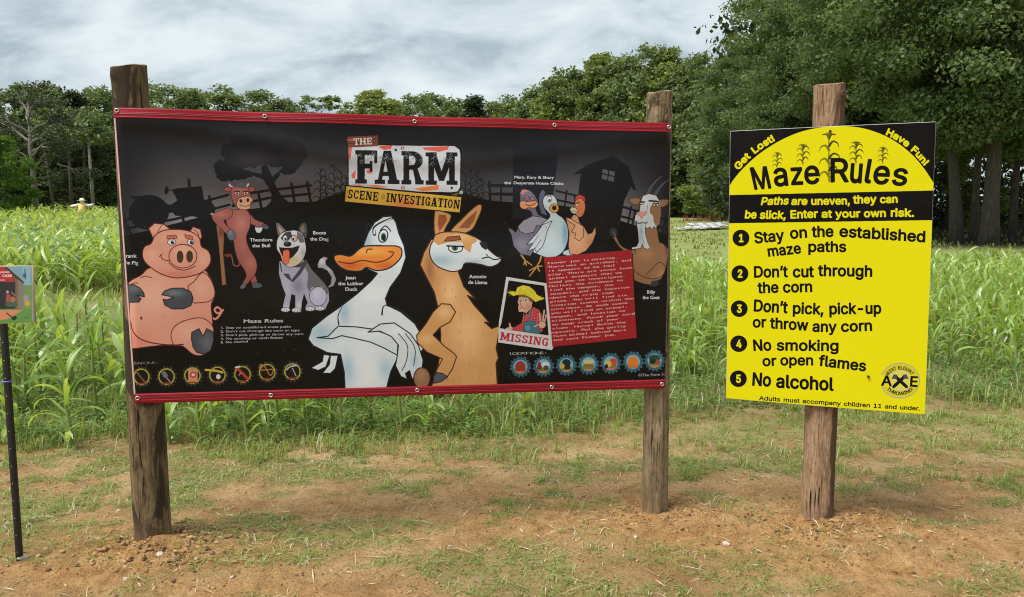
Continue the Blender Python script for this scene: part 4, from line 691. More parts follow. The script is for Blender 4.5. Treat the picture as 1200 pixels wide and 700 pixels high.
    for i, (x, y) in enumerate(lx_):
        badge(x, y, 11.8, srgb(62, 100, 116), srgb(46, 92, 116), srgb(120, 170, 190))
        gd = srgb(96, 130, 60); cv.poly([(x - 7.5, y + 2), (x + 7.5, y + 2), (x + 5, y + 7), (x - 5, y + 7)], gd)
        B1 = [srgb(156, 52, 44), srgb(120, 40, 40), srgb(40, 36, 40), srgb(190, 150, 90), srgb(190, 80, 50), srgb(214, 120, 46), srgb(30, 74, 50)][i]
        if i in (0, 5): cv.poly([(x - 6, y + 5), (x - 6, y - 2), (x - 4, y - 5), (x, y - 7), (x + 4, y - 5), (x + 6, y - 2), (x + 6, y + 5)], B1)
        elif i == 1: cv.poly([(x - 8, y + 4), (x - 6, y - 5), (x - 2, y - 4), (x - 2, y + 4)], B1); cv.ell(x + 2, y - 2, 5, 3, FW); cv.ell(x + 3, y + 2, 3, 3, srgb(70, 70, 60))
        elif i == 2: cv.ell(x, y - 3, 5, 4, B1); cv.poly([(x - 2, y - 3), (x + 5, y - 3), (x + 4, y + 5), (x - 2, y + 5)], B1); cv.ell(x - 5, y + 1, 3, 3, srgb(190, 170, 70))
        elif i == 3: cv.poly([(x - 6, y + 3), (x - 6, y), (x + 6, y), (x + 6, y + 3)], srgb(150, 90, 50)); cv.ell(x, y - 3, 6, 2.5, srgb(190, 190, 120))
        elif i == 4: cv.ell(x + 3, y - 1, 4.5, 5, B1); cv.ell(x - 3, y + 1, 4, 4, srgb(200, 180, 90)); cv.ell(x - 5, y + 4, 2, 3, OUT)
        else: cv.ell(x, y - 3, 7, 4, B1); cv.ell(x - 2, y + 1, 4, 3, srgb(20, 40, 34)); cv.ell(x + 4, y + 2, 3, 3, srgb(150, 70, 70))
        cv.line([(x - 4.5, y + 6.5), (x + 4.5, y + 6.5)], srgb(206, 110, 80), 2, smooth=False)
    cv.text('\u00a9The Farm Scene Investigation', (748.6, 441.6), (817, 439), 2.9, srgb(170, 172, 176), .01)
    # specks of the distressed artwork
    r6 = random.Random(9)
    for k in range(70):
        x, y = r6.uniform(160, 780), r6.uniform(250, 450); cv.ell(x, y, r6.uniform(.3, .7), r6.uniform(.3, .7), srgb(90, 88, 86), n=6)
    return cv

def paint_rules():
    YE, BK = srgb(226, 218, 8), srgb(12, 10, 11)
    cv = Canvas(1500, 2040, SQ, YE)
    cv.region(840, 130, 3.889)
    a = np.radians(np.linspace(180, 0, 60))
    # black corners round the dome
    dome = [(522 + 560*math.cos(t), 462 - 392*math.sin(t)) for t in a if True]
    lft = [(40, 362), (50, 352), (85, 300), (140, 240), (210, 182), (300, 128), (400, 90), (520, 71), (640, 76), (740, 104), (820, 145), (890, 200), (945, 262), (990, 328), (1010, 360)]
    dome = spline(lft, closed=False, n=6)
    cv.poly([(40, 60), (1030, 20)] + [tuple(q) for q in dome[::-1]], BK)
    cv.poly([(30, 383), (1010, 361), (1010, 496), (30, 511)], BK)
    # maize plants of the print
    OL, OD = srgb(122, 116, 22), srgb(74, 68, 30)
    def plant(x, y0, y1, s):
        cv.line([(x, y0), (x - 1*s, y1 + 14*s)], OD, 2.6*s, 1.8*s, smooth=False)
        for fy, sg, L in ((.10, -1, 30), (.22, 1, 26), (.36, -1, 30), (.46, 1, 34), (.62, -1, 30), (.70, 1, 30)):
            y = y0 + (y1 - y0) * fy
            cv.line([(x, y), (x + sg*L*.45*s, y - 17*s), (x + sg*L*s, y - 11*s), (x + sg*L*1.15*s, y + 3*s)], OD if sg > 0 else OL, 5.5*s, 1.2*s)
        for k in range(7):
            t = (k - 3) / 3; cv.line([(x, y1 + 30*s), (x + 9*t*s, y1 + 14*s), (x + 24*t*s, y1 + 4*s + 10*abs(t)*s)], OL if k % 2 else OD, 3.6*s, 2*s)
    plant(272, 262, 184, .62); plant(388, 246, 146, .8); plant(507, 322, 92, 1.25); plant(630, 240, 134, .85); plant(753, 240, 160, .65)
    cv.sans('Get Lost!', [(97, 270), (146, 216), (204, 170), (264, 134)], 29, YE, .10); cv.sans('Have Fun!', [(764, 106), (830, 140), (892, 188), (948, 250)], 29, YE, .10)
    for c_, a_, b_, h_, sl in (('M', (164, 357), (252, 350), 98, -.14), ('a', (258, 342), (330, 337), 104, -.06), ('z', (332, 336), (394, 333), 100, -.02), ('e', (392, 331), (468, 329), 104, 0), ('R', (504, 322), (598, 322), 104, 0), ('u', (596, 324), (660, 327), 112, .03),
                               ('l', (660, 325), (696, 327), 104, .12), ('e', (702, 329), (784, 332), 104, .08), ('s', (788, 334), (866, 339), 98, .1)): cv.sans(c_, [a_, b_], h_, BK, .04, sl)
    cv.label('Paths', (196, 427), (322, 424), 34, YE, .03, .22); cv.label('are', (334, 426), (408, 426), 34, YE, .03, .12); cv.label('uneven,', (424, 426), (604, 424), 34, YE, .03); cv.label('they', (618, 420), (724, 418), 36, YE, .03); cv.label('can', (740, 418), (824, 416), 34, YE, .03)
    cv.label('be', (124, 487), (178, 488), 36, YE, .03, .1); cv.label('slick,', (192, 489), (312, 490), 36, YE, .03, .1); cv.label('Enter', (330, 488), (456, 484), 36, YE, .03); cv.label('at', (472, 484), (520, 484), 34, YE, .03)
    cv.label('your', (536, 484), (650, 482), 34, YE, .03); cv.label('own', (666, 482), (770, 480), 34, YE, .03); cv.label('risk.', (788, 479), (900, 480), 36, YE, .03)
    def num(n, x, y, r):
        cv.ell(x, y, r, r*1.0, BK, n=48); cv.label(n, (x - r*.30, y + r*.46), (x + r*.34, y + r*.46), r*.94, YE, .03)
    num('1', 109, 578, 38)
    B = .018
    cv.label('Stay', (172, 602), (302, 588), 50, BK, B, .0); cv.label('on', (332, 580), (408, 575), 50, BK, B); cv.label('the', (432, 573), (526, 571), 50, BK, B); cv.label('established', (554, 570), (950, 596), 50, BK, B, -.02)
    cv.label('maze', (232, 662), (380, 646), 48, BK, B, -.05); cv.label('paths', (412, 640), (584, 640), 48, BK, B)
    cv.region(840, 310, 3.685)
    num('2', 99, 38, 36); num('3', 96, 190, 36); num('4', 94, 342, 36); num('5', 92, 494, 36)
    cv.label('Don\u2019t', (158, 54), (300, 52), 48, BK, B); cv.label('cut', (326, 53), (412, 52), 48, BK, B); cv.label('through', (436, 47), (668, 50), 48, BK, B)
    cv.label('the', (178, 122), (262, 119), 47, BK, B); cv.label('corn', (284, 119), (408, 116), 47, BK, B)
    cv.label('Don\u2019t', (156, 200), (298, 208), 50, BK, B); cv.label('pick,', (324, 210), (456, 214), 48, BK, B); cv.label('pick-up', (482, 213), (706, 210), 48, BK, B)
    cv.label('or', (154, 270), (208, 270), 46, BK, B); cv.label('throw', (230, 274), (388, 284), 47, BK, B, -.04); cv.label('any', (410, 288), (510, 290), 46, BK, B); cv.label('corn', (534, 289), (668, 284), 46, BK, B)
    cv.label('No', (156, 372), (232, 370), 48, BK, B, -.05); cv.label('smoking', (256, 370), (522, 372), 46, BK, B)
    cv.label('or', (196, 438), (252, 436), 44, BK, B); cv.label('open', (272, 434), (412, 434), 44, BK, B); cv.label('flames', (438, 436), (638, 460), 46, BK, B, -.03)
    cv.label('No', (150, 522), (228, 526), 56, BK, B); cv.label('alcohol', (254, 530), (496, 544), 56, BK, B, -.04)
    cv.label('Adults must accompany children 11 and under.', (182, 586), (876, 632), 18, BK, .022)
    # round logo with two crossed axes
    c = (790, 502)
    GY = srgb(176, 172, 130)
    cv.ell(*c, 88, 78, GY, n=64); cv.ell(*c, 82, 72, YE, n=64); cv.ell(*c, 80, 70, srgb(206, 198, 40), n=64); cv.ell(*c, 54, 46, srgb(196, 190, 150), n=64); cv.ell(*c, 50, 42, srgb(214, 206, 90), n=64)
    cv.sans('WEST BLOUNT', [(790 + 57*math.cos(math.radians(k)), 502 - 49*math.sin(math.radians(k))) for k in np.linspace(155, 28, 12)], 15, BK, .05); cv.sans('THROWING', [(790 + 73*math.cos(math.radians(k)), 502 - 63*math.sin(math.radians(k))) for k in np.linspace(-145, -38, 12)], 15, BK, .05)
    cv.poly([(704, 478), (738, 478), (742, 527), (700, 527)], YE); cv.poly([(832, 478), (866, 478), (870, 529), (832, 529)], YE)
    cv.label('A', (709, 522), (750, 524), 44, BK, .05); cv.label('E', (832, 526), (866, 528), 44, BK, .05)
    cv.line([(762, 528), (812, 482)], BK, 8, smooth=False); cv.line([(818, 528), (768, 482)], BK, 8, smooth=False)
    cv.poly([(752, 494), (762, 474), (780, 476), (774, 484), (778, 496), (764, 494)], srgb(70, 74, 90)); cv.poly([(828, 494), (818, 474), (800, 476), (806, 484), (802, 496), (816, 494)], srgb(70, 74, 90))
    cv.ell(655, 485, 4, 4, srgb(110, 104, 30))
    return cv

LQ = [(-36, 313), (36.5, 312), (39.5, 377), (-34, 381)]
def paint_small():
    cv = Canvas(640, 560, LQ, srgb(120, 158, 176))
    cv.region(0, 300, 7.0)
    cv.poly([(180, 85), (250, 85), (250, 240), (200, 240)], srgb(132, 172, 190)); cv.poly([(190, 240), (262, 236), (262, 460), (190, 440)], srgb(112, 142, 84)); cv.ell(212, 350, 24, 30, srgb(150, 144, 160)); cv.ell(226, 390, 22, 24, srgb(196, 160, 70))
    cv.poly([(-250, 180), (-20, 85), (60, 88), (205, 218), (190, 225), (150, 190), (150, 440), (-250, 440)], srgb(96, 78, 54)); cv.poly([(60, 88), (205, 218), (192, 226), (52, 112)], srgb(58, 46, 40))
    cv.poly([(-160, 215), (132, 215), (132, 436), (-160, 436)], srgb(30, 34, 40)); cv.poly([(130, 190), (152, 194), (152, 440), (130, 440)], srgb(118, 94, 62)); cv.poly([(152, 194), (195, 226), (195, 440), (152, 440)], srgb(128, 118, 110))
    cv.poly([(-250, 96), (40, 96), (112, 160), (112, 214), (-250, 214)], srgb(176, 34, 44))
    cv.text('gnosis', (0, 141), (84, 139), 18, srgb(226, 216, 218), .02); cv.text('CARS', (24, 174), (102, 172), 20, srgb(230, 222, 222), .03); cv.text('ions', (8, 206), (46, 204), 15, srgb(226, 216, 218), .01)
    cv.poly([(-250, 436), (260, 436), (268, 556), (-250, 556)], srgb(90, 142, 64)); cv.poly([(-250, 446), (196, 446), (60, 520), (-250, 556)], srgb(206, 132, 98)); cv.line([(60, 470), (110, 510)], srgb(60, 44, 32), 6, smooth=False); cv.ell(122, 512, 22, 16, srgb(36, 30, 28), rot=-30)
    cv.ell(208, 505, 6, 6, srgb(50, 80, 110)); cv.ell(230, 505, 6, 6, srgb(60, 60, 120))
    cv.ell(204, 160, 14, 20, srgb(70, 90, 100)); cv.line([(206, 110), (212, 190)], srgb(60, 76, 86), 5, smooth=False)
    cv.ell(66, 300, 10, 16, srgb(170, 160, 150)); cv.poly([(48, 380), (56, 310), (90, 320), (110, 380), (86, 400)], srgb(150, 74, 62), line=srgb(40, 30, 30), lw=3); cv.ell(96, 400, 50, 22, srgb(58, 90, 76)); cv.ell(110, 360, 20, 24, srgb(170, 110, 84)); cv.line([(100, 300), (130, 330)], srgb(150, 110, 70), 6)
    return cv
# ---------------------------------------------------------------- helpers
def ray(px, py):
    a, b = (px - 600) / F_PX, (350 - py) / F_PX
    c, s = math.cos(PITCH), math.sin(PITCH)
    return Vector((a, c + b*s, -s + b*c))          # forward (0,c,-s), up (0,s,c)
def at_y(px, py, Y):
    d = ray(px, py); return Vector((0, 0, CAM_H)) + d * (Y / d.y)
def on_plane(px, py, p0, n):
    d = ray(px, py); o = Vector((0, 0, CAM_H)); return o + d * ((p0 - o).dot(n) / d.dot(n))

def hash2(ix, iy, seed):
    h = (ix.astype(np.int64) * 374761393 + iy.astype(np.int64) * 668265263 + seed * 974711) & 0xffffffff
    h = ((h ^ (h >> 13)) * 1274126177) & 0xffffffff
    return ((h ^ (h >> 16)) & 0xffff) / 65535.0
def vnoise(x, y, seed=0):
    ix, iy = np.floor(x), np.floor(y); fx, fy = x - ix, y - iy
    fx, fy = fx*fx*(3 - 2*fx), fy*fy*(3 - 2*fy)
    a, b, c, d = hash2(ix, iy, seed), hash2(ix + 1, iy, seed), hash2(ix, iy + 1, seed), hash2(ix + 1, iy + 1, seed)
    return (a*(1-fx) + b*fx)*(1-fy) + (c*(1-fx) + d*fx)*fy
def fbm(x, y, seed=0, n=4):
    v, a, t = 0, .5, 0
    for i in range(n):
        v = v + a * vnoise(x * 2**i, y * 2**i, seed + i*17); t += a; a *= .5
    return v / t
def sstep(a, b, x):
    t = np.clip((np.asarray(x, float) - a) / (b - a), 0, 1); return t*t*(3 - 2*t)

# where the posts stand
POST_L, POST_M, POST_R, STAKE = at_y(181, 634, 3.75), at_y(766, 602, 4.13), at_y(957.5, 613, 3.97), at_y(22, 653, 3.57)
GROUND_POINTS = ((POST_L.x, 3.75), (POST_M.x, 4.13), (POST_R.x, 3.97))

def ground_z(x, y, detail=True):
    x, y = np.asarray(x, float), np.asarray(y, float)
    z = 0.021 * np.clip(y - 11, 0, None) * (1 - .25*sstep(60, 140, y)) + 0.05 * (fbm(x*.35, y*.35, 3, 3) - .5) * sstep(2, 6, y)
    z = z + 0.02 * np.clip(-x, 0, 40) * sstep(15, 50, y) * .35
    for i, (a, b) in enumerate(GROUND_POINTS):
        r = np.hypot(x - a, (y - b) * 1.15)
        z = z + (.045, .03, .05)[i] * np.exp(-(r / (.34, .36, .5)[i])**2) * (0.5 + .9*fbm(x*9, y*9, 5 + i, 3))
    r0 = np.hypot(x - POST_L.x - .05, (y - 3.62) * 1.2); z = z + .05*np.exp(-(r0/.36)**2)*(fbm(x*16, y*16, 71, 3) - .42)*2
    r0 = np.hypot(x - POST_R.x, (y - 3.85) * 1.2); z = z + .045*np.exp(-(r0/.5)**2)*(fbm(x*14, y*14, 72, 3) - .42)*2
    z = z + .022 * np.exp(-(((x - 1.75) / .6)**2 + ((y - 3.75) / .28)**2)) * (.5 + vnoise(x*7, y*7, 21))
    if detail:
        k = 1 - sstep(6, 9, y)
        z = z + k * (.022 * (fbm(x*3.1, y*3.1, 11, 3) - .5) + .022 * (fbm(x*14, y*14, 31, 3) - .5) + .011 * (vnoise(x*40, y*40, 41) - .5))
    return z

def mk(name, V, F, mat, parent=None, smooth=False, attrs=None, uv=None):
    """one mesh object from numpy arrays; F is a list of index arrays (n x 3 or n x 4)"""
    me = bpy.data.meshes.new(name)
    V = np.asarray(V, np.float32); F = [np.asarray(f, np.int32) for f in (F if isinstance(F, list) else [F]) if len(f)]
    idx = np.concatenate([f.ravel() for f in F]); tot = np.concatenate([np.full(len(f), f.shape[1], np.int32) for f in F])
    me.vertices.add(len(V)); me.vertices.foreach_set('co', V.ravel())
    me.loops.add(len(idx)); me.loops.foreach_set('vertex_index', idx)
    me.polygons.add(len(tot)); me.polygons.foreach_set('loop_start', np.r_[0, np.cumsum(tot)[:-1]].astype(np.int32)); me.polygons.foreach_set('loop_total', tot)
    if smooth: me.polygons.foreach_set('use_smooth', np.ones(len(tot), bool))
    me.update(calc_edges=True)
    if attrs:
        for k, v in attrs.items():
            a = me.attributes.new(k, 'FLOAT', 'POINT'); a.data.foreach_set('value', np.asarray(v, np.float32))
    if uv is not None:
        l = me.uv_layers.new(name='UVMap'); l.data.foreach_set('uv', np.asarray(uv, np.float32)[idx].ravel())
    if mat: me.materials.append(mat)
    return link(name, me, parent)
def link(name, me, parent=None, loc=None, rot=None, scale=None):
    o = bpy.data.objects.new(name, me); COL.objects.link(o)
    if parent is not None: o.parent = parent
    if loc is not None: o.location = loc
    if rot is not None: o.rotation_euler = rot
    if scale is not None: o.scale = scale
    return o
def tag(o, label=None, cat=None, group=None, kind=None):
    for k, v in (('label', label), ('category', cat), ('group', group), ('kind', kind)):
        if v: o[k] = v
    return o
def thing(name, loc, label, cat, group=None, rz=0.0):
    return tag(link(name, None, None, loc, (0, 0, rz)), label, cat, group)

class MB:
    """gathers shapes into one mesh"""
    def __init__(s): s.V, s.Q, s.T, s.n = [], [], [], 0
    def add(s, V, Q=None, T=None):
        V = np.asarray(V, float); s.V.append(V)
        if Q is not None and len(Q): s.Q.append(np.asarray(Q, int).reshape(-1, 4) + s.n)
        if T is not None and len(T): s.T.append(np.asarray(T, int).reshape(-1, 3) + s.n)
        s.n += len(V)
    def tube(s, P, R, seg=8, cap=True, twist=0.0):
        P = np.asarray(P, float); n = len(P); R = np.broadcast_to(np.asarray(R, float), (n,))
        T = np.gradient(P, axis=0); T /= np.linalg.norm(T, axis=1)[:, None] + 1e-12
        ref = np.array([0, 0, 1.]) if abs(T[:, 2]).mean() < .8 else np.array([1., 0, 0])
        U = np.cross(T, ref); U /= np.linalg.norm(U, axis=1)[:, None] + 1e-12; W = np.cross(T, U)
        a = np.linspace(0, 2*math.pi, seg, endpoint=False) + twist
        V = P[:, None] + R[:, None, None] * (np.cos(a)[None, :, None]*U[:, None] + np.sin(a)[None, :, None]*W[:, None])
        i = np.arange(n-1)[:, None]*seg; j = np.arange(seg)[None]; k = (j + 1) % seg
        Q = np.stack([i + j, i + k, i + seg + k, i + seg + j], -1).reshape(-1, 4)
        V = V.reshape(-1, 3); T3 = []
        if cap:
            c0, c1 = len(V), len(V) + 1; V = np.vstack([V, P[0], P[-1]])
            for q in range(seg): T3 += [(c0, (q+1) % seg, q), (c1, (n-1)*seg + q, (n-1)*seg + (q+1) % seg)]
        s.add(V, Q, T3)
    def box(s, c, d, R=None):
        V = np.array([(x, y, z) for x in (-1, 1) for y in (-1, 1) for z in (-1, 1)], float) * np.array(d) / 2
        if R is not None: V = V @ np.array(R).T
        s.add(V + np.array(c), [(0, 1, 3, 2), (4, 6, 7, 5), (0, 4, 5, 1), (2, 3, 7, 6), (0, 2, 6, 4), (1, 5, 7, 3)])
    def build(s, name, mat, parent=None, smooth=False, **kw):
        F = ([np.concatenate(s.Q)] if s.Q else []) + ([np.concatenate(s.T)] if s.T else [])
        return mk(name, np.concatenate(s.V), F, mat, parent, smooth, **kw)

# ---------------------------------------------------------------- materials
def mat(name, build):
    m = bpy.data.materials.new(name); m.use_nodes = True
    nt = m.node_tree; b = nt.nodes['Principled BSDF']
    class N:
        def __call__(s, t, **kw):
            n = nt.nodes.new(t)
            for k, v in kw.items():
                if k in n.inputs.keys(): 
                    if hasattr(v, 'is_output'): nt.links.new(v, n.inputs[k])
                    else: n.inputs[k].default_value = v
                else: setattr(n, k, v)
            return n
        def math(s, op, a, b=0.0):
            n = nt.nodes.new('ShaderNodeMath'); n.operation = op
            for i, v in enumerate((a, b)):
                if hasattr(v, 'is_output'): nt.links.new(v, n.inputs[i])
                else: n.inputs[i].default_value = v
            return n.outputs[0]
        def mix(s, f, a, b, mode='MIX'):
            n = nt.nodes.new('ShaderNodeMixRGB'); n.blend_type = mode
            for i, v in enumerate((f, a, b)):
                if hasattr(v, 'is_output'): nt.links.new(v, n.inputs[i])
                else: n.inputs[i].default_value = v if i == 0 else (*v, 1)
            return n.outputs[0]
        def ramp(s, f, *stops):
            n = nt.nodes.new('ShaderNodeValToRGB'); e = n.color_ramp.elements
            while len(e) < len(stops): e.new(0.5)
            for q, (p, c) in zip(e, stops): q.position = p; q.color = (*c, 1) if len(c) == 3 else c
            nt.links.new(f, n.inputs[0]); return n.outputs[0]
        def noise(s, scale, detail=4, rough=.55, vec=None, dist=0.0):
            n = nt.nodes.new('ShaderNodeTexNoise'); n.inputs['Scale'].default_value = scale; n.inputs['Detail'].default_value = detail
            n.inputs['Roughness'].default_value = rough; n.inputs['Distortion'].default_value = dist
            if vec is not None: nt.links.new(vec, n.inputs['Vector'])
            return n.outputs['Fac']
        def coord(s, kind='Object', scale=None):
            n = nt.nodes.new('ShaderNodeTexCoord'); o = n.outputs[kind]
            if scale is not None:
                q = nt.nodes.new('ShaderNodeMapping'); q.inputs['Scale'].default_value = scale; nt.links.new(o, q.inputs['Vector']); o = q.outputs[0]
            return o
        def bump(s, h, strength=.5, dist=.01):
            n = nt.nodes.new('ShaderNodeBump'); n.inputs['Strength'].default_value = strength; n.inputs['Distance'].default_value = dist
            nt.links.new(h, n.inputs['Height']); nt.links.new(n.outputs[0], b.inputs['Normal'])
        def to(s, out, inp): nt.links.new(out, b.inputs[inp])
    n = N(); build(n, b, nt); return m
def set_(b, **kw):
    for k, v in kw.items():
        k = k.replace('_', ' '); b.inputs[k].default_value = (*v, 1) if isinstance(v, tuple) and len(v) == 3 else v

def leaf_mat(name, c1, c2, c3, trans=.3, rough=.55, spec=.3):
    def f(n, b, nt):
        g = n('ShaderNodeNewGeometry'); oi = n('ShaderNodeObjectInfo')
        big = n.noise(.8, 3, vec=n.coord('Object'))
        r = n.math('ADD', n.math('MULTIPLY', g.outputs['Random Per Island'], .45), n.math('MULTIPLY', big, .60))
        r = n.math('ADD', r, n.math('MULTIPLY', n.math('SUBTRACT', oi.outputs['Random'], .5), .25))
        c = n.ramp(r, (.30, c1), (.52, c2), (.74, c3))
        n.to(c, 'Base Color'); set_(b, Roughness=rough); b.inputs['Specular IOR Level'].default_value = spec
        t = n('ShaderNodeBsdfTranslucent'); nt.links.new(n.mix(.6, c, (min(1, c3[0]*1.5), min(1, c3[1]*1.4), c3[2]*.3)), t.inputs[0])
        m = n('ShaderNodeMixShader'); m.inputs[0].default_value = trans
        nt.links.new(b.outputs[0], m.inputs[1]); nt.links.new(t.outputs[0], m.inputs[2])
        nt.links.new(m.outputs[0], nt.nodes['Material Output'].inputs[0])
    return mat(name, f)

M = {}
M['oak'] = leaf_mat('oak foliage', (.048, .090, .040), (.092, .152, .062), (.200, .265, .120), .40)
M['wood_far'] = leaf_mat('far foliage', (.090, .130, .056), (.140, .195, .080), (.215, .280, .120))  # paler and bluer leaf colours stand in for distance haze
M['wood_light'] = leaf_mat('light foliage', (.115, .160, .045), (.175, .230, .062), (.250, .300, .095))
M['bush'] = leaf_mat('bright bush foliage', (.06, .13, .02), (.10, .20, .03), (.15, .27, .05), .4)
M['pine'] = leaf_mat('pine needles', (.034, .055, .028), (.058, .085, .036), (.085, .115, .045), .2)
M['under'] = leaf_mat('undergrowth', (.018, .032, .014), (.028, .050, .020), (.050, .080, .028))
M['corn'] = leaf_mat('maize leaf', (.060, .130, .022), (.215, .355, .060), (.480, .600, .260), .40, .32, .8)
M['corn_stalk'] = leaf_mat('maize stalk', (.16, .22, .06), (.22, .28, .09), (.26, .24, .10), .1)
M['grass'] = leaf_mat('grass blades', (.120, .185, .040), (.210, .290, .075), (.360, .400, .170), .35, .5)
M['turf'] = leaf_mat('trodden turf', (.130, .205, .045), (.235, .320, .085), (.430, .480, .200), .35, .5)
M['weed'] = leaf_mat('weed leaves', (.07, .15, .03), (.12, .23, .045), (.20, .31, .09), .3)
M['straw'] = leaf_mat('dry straw', (.28, .22, .12), (.42, .35, .22), (.60, .54, .40), .15)
def f_bark(n, b, nt):
    v = n.coord('Object', (6, 6, 1.2)); k = n.noise(3.0, 6, .65, v, .4)
    n.to(n.ramp(k, (.3, (.030, .025, .020)), (.55, (.075, .062, .050)), (.8, (.15, .13, .105))), 'Base Color'); set_(b, Roughness=.9); n.bump(k, .8, .04)
M['bark'] = mat('bark', f_bark)
def f_bark2(n, b, nt):
    v = n.coord('Object', (5, 5, 1.5)); k = n.noise(3.0, 5, .6, v, .3)
    n.to(n.ramp(k, (.3, (.14, .12, .10)), (.7, (.34, .31, .27))), 'Base Color'); set_(b, Roughness=.9); n.bump(k, .6, .03)
M['pale_bark'] = mat('weathered pine bark', f_bark2)

def f_ground(n, b, nt):
    A = lambda k: n('ShaderNodeAttribute', attribute_name=k).outputs['Fac']
    P = n.coord('Object')
    a, c, d, e = n.noise(2.2, 6, .6, P), n.noise(11, 6, .7, P), n.noise(70, 4, .7, P), n.noise(260, 3, .7, P)
    tan = n.ramp(a, (.32, (.37, .215, .095)), (.5, (.60, .385, .185)), (.66, (.77, .54, .30)))
    fresh = n.ramp(c, (.32, (.37, .190, .068)), (.52, (.64, .360, .145)), (.70, (.80, .51, .25)))
    col = n.mix(A('fresh'), tan, fresh)
    col = n.mix(.55, col, n.ramp(d, (.34, (.30, .27, .24)), (.5, (.88, .87, .85)), (.72, (1.1, 1.08, 1.04))), 'MULTIPLY')
    col = n.mix(.35, col, n.ramp(e, (.35, (.35, .35, .35)), (.6, (1, 1, 1))), 'MULTIPLY')
    dark = n.math('MULTIPLY', n.math('GREATER_THAN', n.noise(24, 3, .6, P), .66), .55)
    col = n.mix(dark, col, (.11, .066, .036)); col = n.mix(n.math('MULTIPLY', n.math('GREATER_THAN', n.noise(95, 2, .5, P), .68), .75), col, (.075, .045, .026))  # dark specks: crumbs and twigs, with small shadows and cracks painted in
    moss = n.ramp(n.noise(16, 4, .7, P), (.3, (.16, .150, .060)), (.6, (.24, .250, .095)), (.8, (.38, .34, .18)))
    far = n.ramp(n.noise(.6, 5, .7, P), (.3, (.19, .24, .075)), (.6, (.28, .33, .115)), (.8, (.38, .37, .19)))
    g = A('green'); gg = n.math('MULTIPLY', g, n.math('ADD', n.math('MULTIPLY', n.noise(30, 4, .7, P), 1.4), -.15))
    col = n.mix(n.math('MINIMUM', gg, .85), col, moss); col = n.mix(n.math('MULTIPLY', A('soil'), .85), col, n.ramp(n.noise(7, 4, .7, P), (.35, (.06, .055, .028)), (.6, (.13, .115, .055)), (.75, (.12, .15, .05)))); col = n.mix(A('lawn'), col, far)  # dark brown under the maize: bare earth plus painted plant shade
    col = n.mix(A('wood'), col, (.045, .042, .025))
    n.to(col, 'Base Color'); set_(b, Roughness=.95); b.inputs['Specular IOR Level'].default_value = .15
    n.bump(n.math('ADD', n.math('MULTIPLY', d, 1.0), n.math('ADD', n.math('MULTIPLY', e, .5), n.math('MULTIPLY', c, .8))), 1.0, .022)
M['ground'] = mat('dirt', f_ground)
def f_clod(n, b, nt):
    oi = n('ShaderNodeNewGeometry'); k = n.noise(60, 4, .7, n.coord('Object'))
    c = n.ramp(oi.outputs['Random Per Island'], (.1, (.14, .076, .030)), (.45, (.34, .190, .080)), (.8, (.48, .28, .12)), (1, (.56, .36, .18)))
    n.to(n.mix(.4, c, n.ramp(k, (.3, (.4, .4, .4)), (.7, (1, 1, 1))), 'MULTIPLY'), 'Base Color'); set_(b, Roughness=.95); n.bump(k, .6, .006)
M['clod'] = mat('soil clods', f_clod)
def f_stone(n, b, nt):
    k = n.noise(40, 5, .6, n.coord('Object')); n.to(n.ramp(k, (.3, (.36, .27, .21)), (.6, (.58, .49, .42)), (.8, (.68, .63, .58))), 'Base Color'); set_(b, Roughness=.8); n.bump(k, .5, .004)
M['stone'] = mat('pale stone', f_stone)

def post_mat(name, stops, bark, amount, scale=2.2, side=0.0):
    def f(n, b, nt):
        v = n.coord('Object', (9, 9, 1.1)); k = n.noise(3.0, 7, .68, v, .6)
        fine = n.noise(9, 5, .7, n.coord('Object', (14, 14, .9)))
        c = n.ramp(k, *stops)
        c = n.mix(.8, c, n.ramp(fine, (.36, (.20, .18, .16)), (.46, (.80, .78, .76)), (.7, (1.15, 1.12, 1.06))), 'MULTIPLY'); ck = n.noise(7, 3, .5, n.coord('Object', (9, 9, .5))); c = n.mix(n.ramp(ck, (.33, (1, 1, 1)), (.37, (0, 0, 0))), c, (.02, .014, .009)); c = n.mix(.5, c, n.ramp(n.noise(55, 5, .7, n.coord('Object', (1, 1, .6))), (.35, (.35, .33, .3)), (.6, (1, 1, 1))), 'MULTIPLY')
        sx = n('ShaderNodeSeparateXYZ'); nt.links.new(n.coord('Object'), sx.inputs[0]); p = n.math('ADD', n.noise(scale, 5, .6, n.coord('Object', (1, 1, .45)), .5), n.math('MULTIPLY', sx.outputs[0], side))
        pm = n.ramp(p, (amount, (0, 0, 0)), (amount + .05, (1, 1, 1)))
        c = n.mix(pm, c, n.mix(fine, bark, tuple(q * 2.4 for q in bark)))
        geo = n('ShaderNodeSeparateXYZ'); nt.links.new(n.coord('Object'), geo.inputs[0])
        foot = n.ramp(geo.outputs[2], (0, (1, 1, 1)), (.12, (0, 0, 0)))
        c = n.mix(n.math('MULTIPLY', foot, .45), c, (.26, .16, .09))
        n.to(c, 'Base Color'); set_(b, Roughness=.88); b.inputs['Specular IOR Level'].default_value = .2
        spk = n.noise(120, 3, .7, n.coord('Object')); n.bump(n.math('ADD', n.math('ADD', n.math('MULTIPLY', fine, 1.2), n.math('MULTIPLY', spk, .3)), n.math('MULTIPLY', pm, .6)), .8, .009)
    return mat(name, f)
M['post_dark'] = post_mat('dark mottled post wood', ((.3, (.095, .064, .032)), (.5, (.22, .156, .084)), (.75, (.37, .28, .16))), (.028, .020, .013), .47, 5.0)
M['post_mid'] = post_mat('grey brown post wood', ((.3, (.14, .102, .058)), (.5, (.29, .22, .130)), (.75, (.45, .36, .23))), (.045, .032, .020), .56, 6.0)
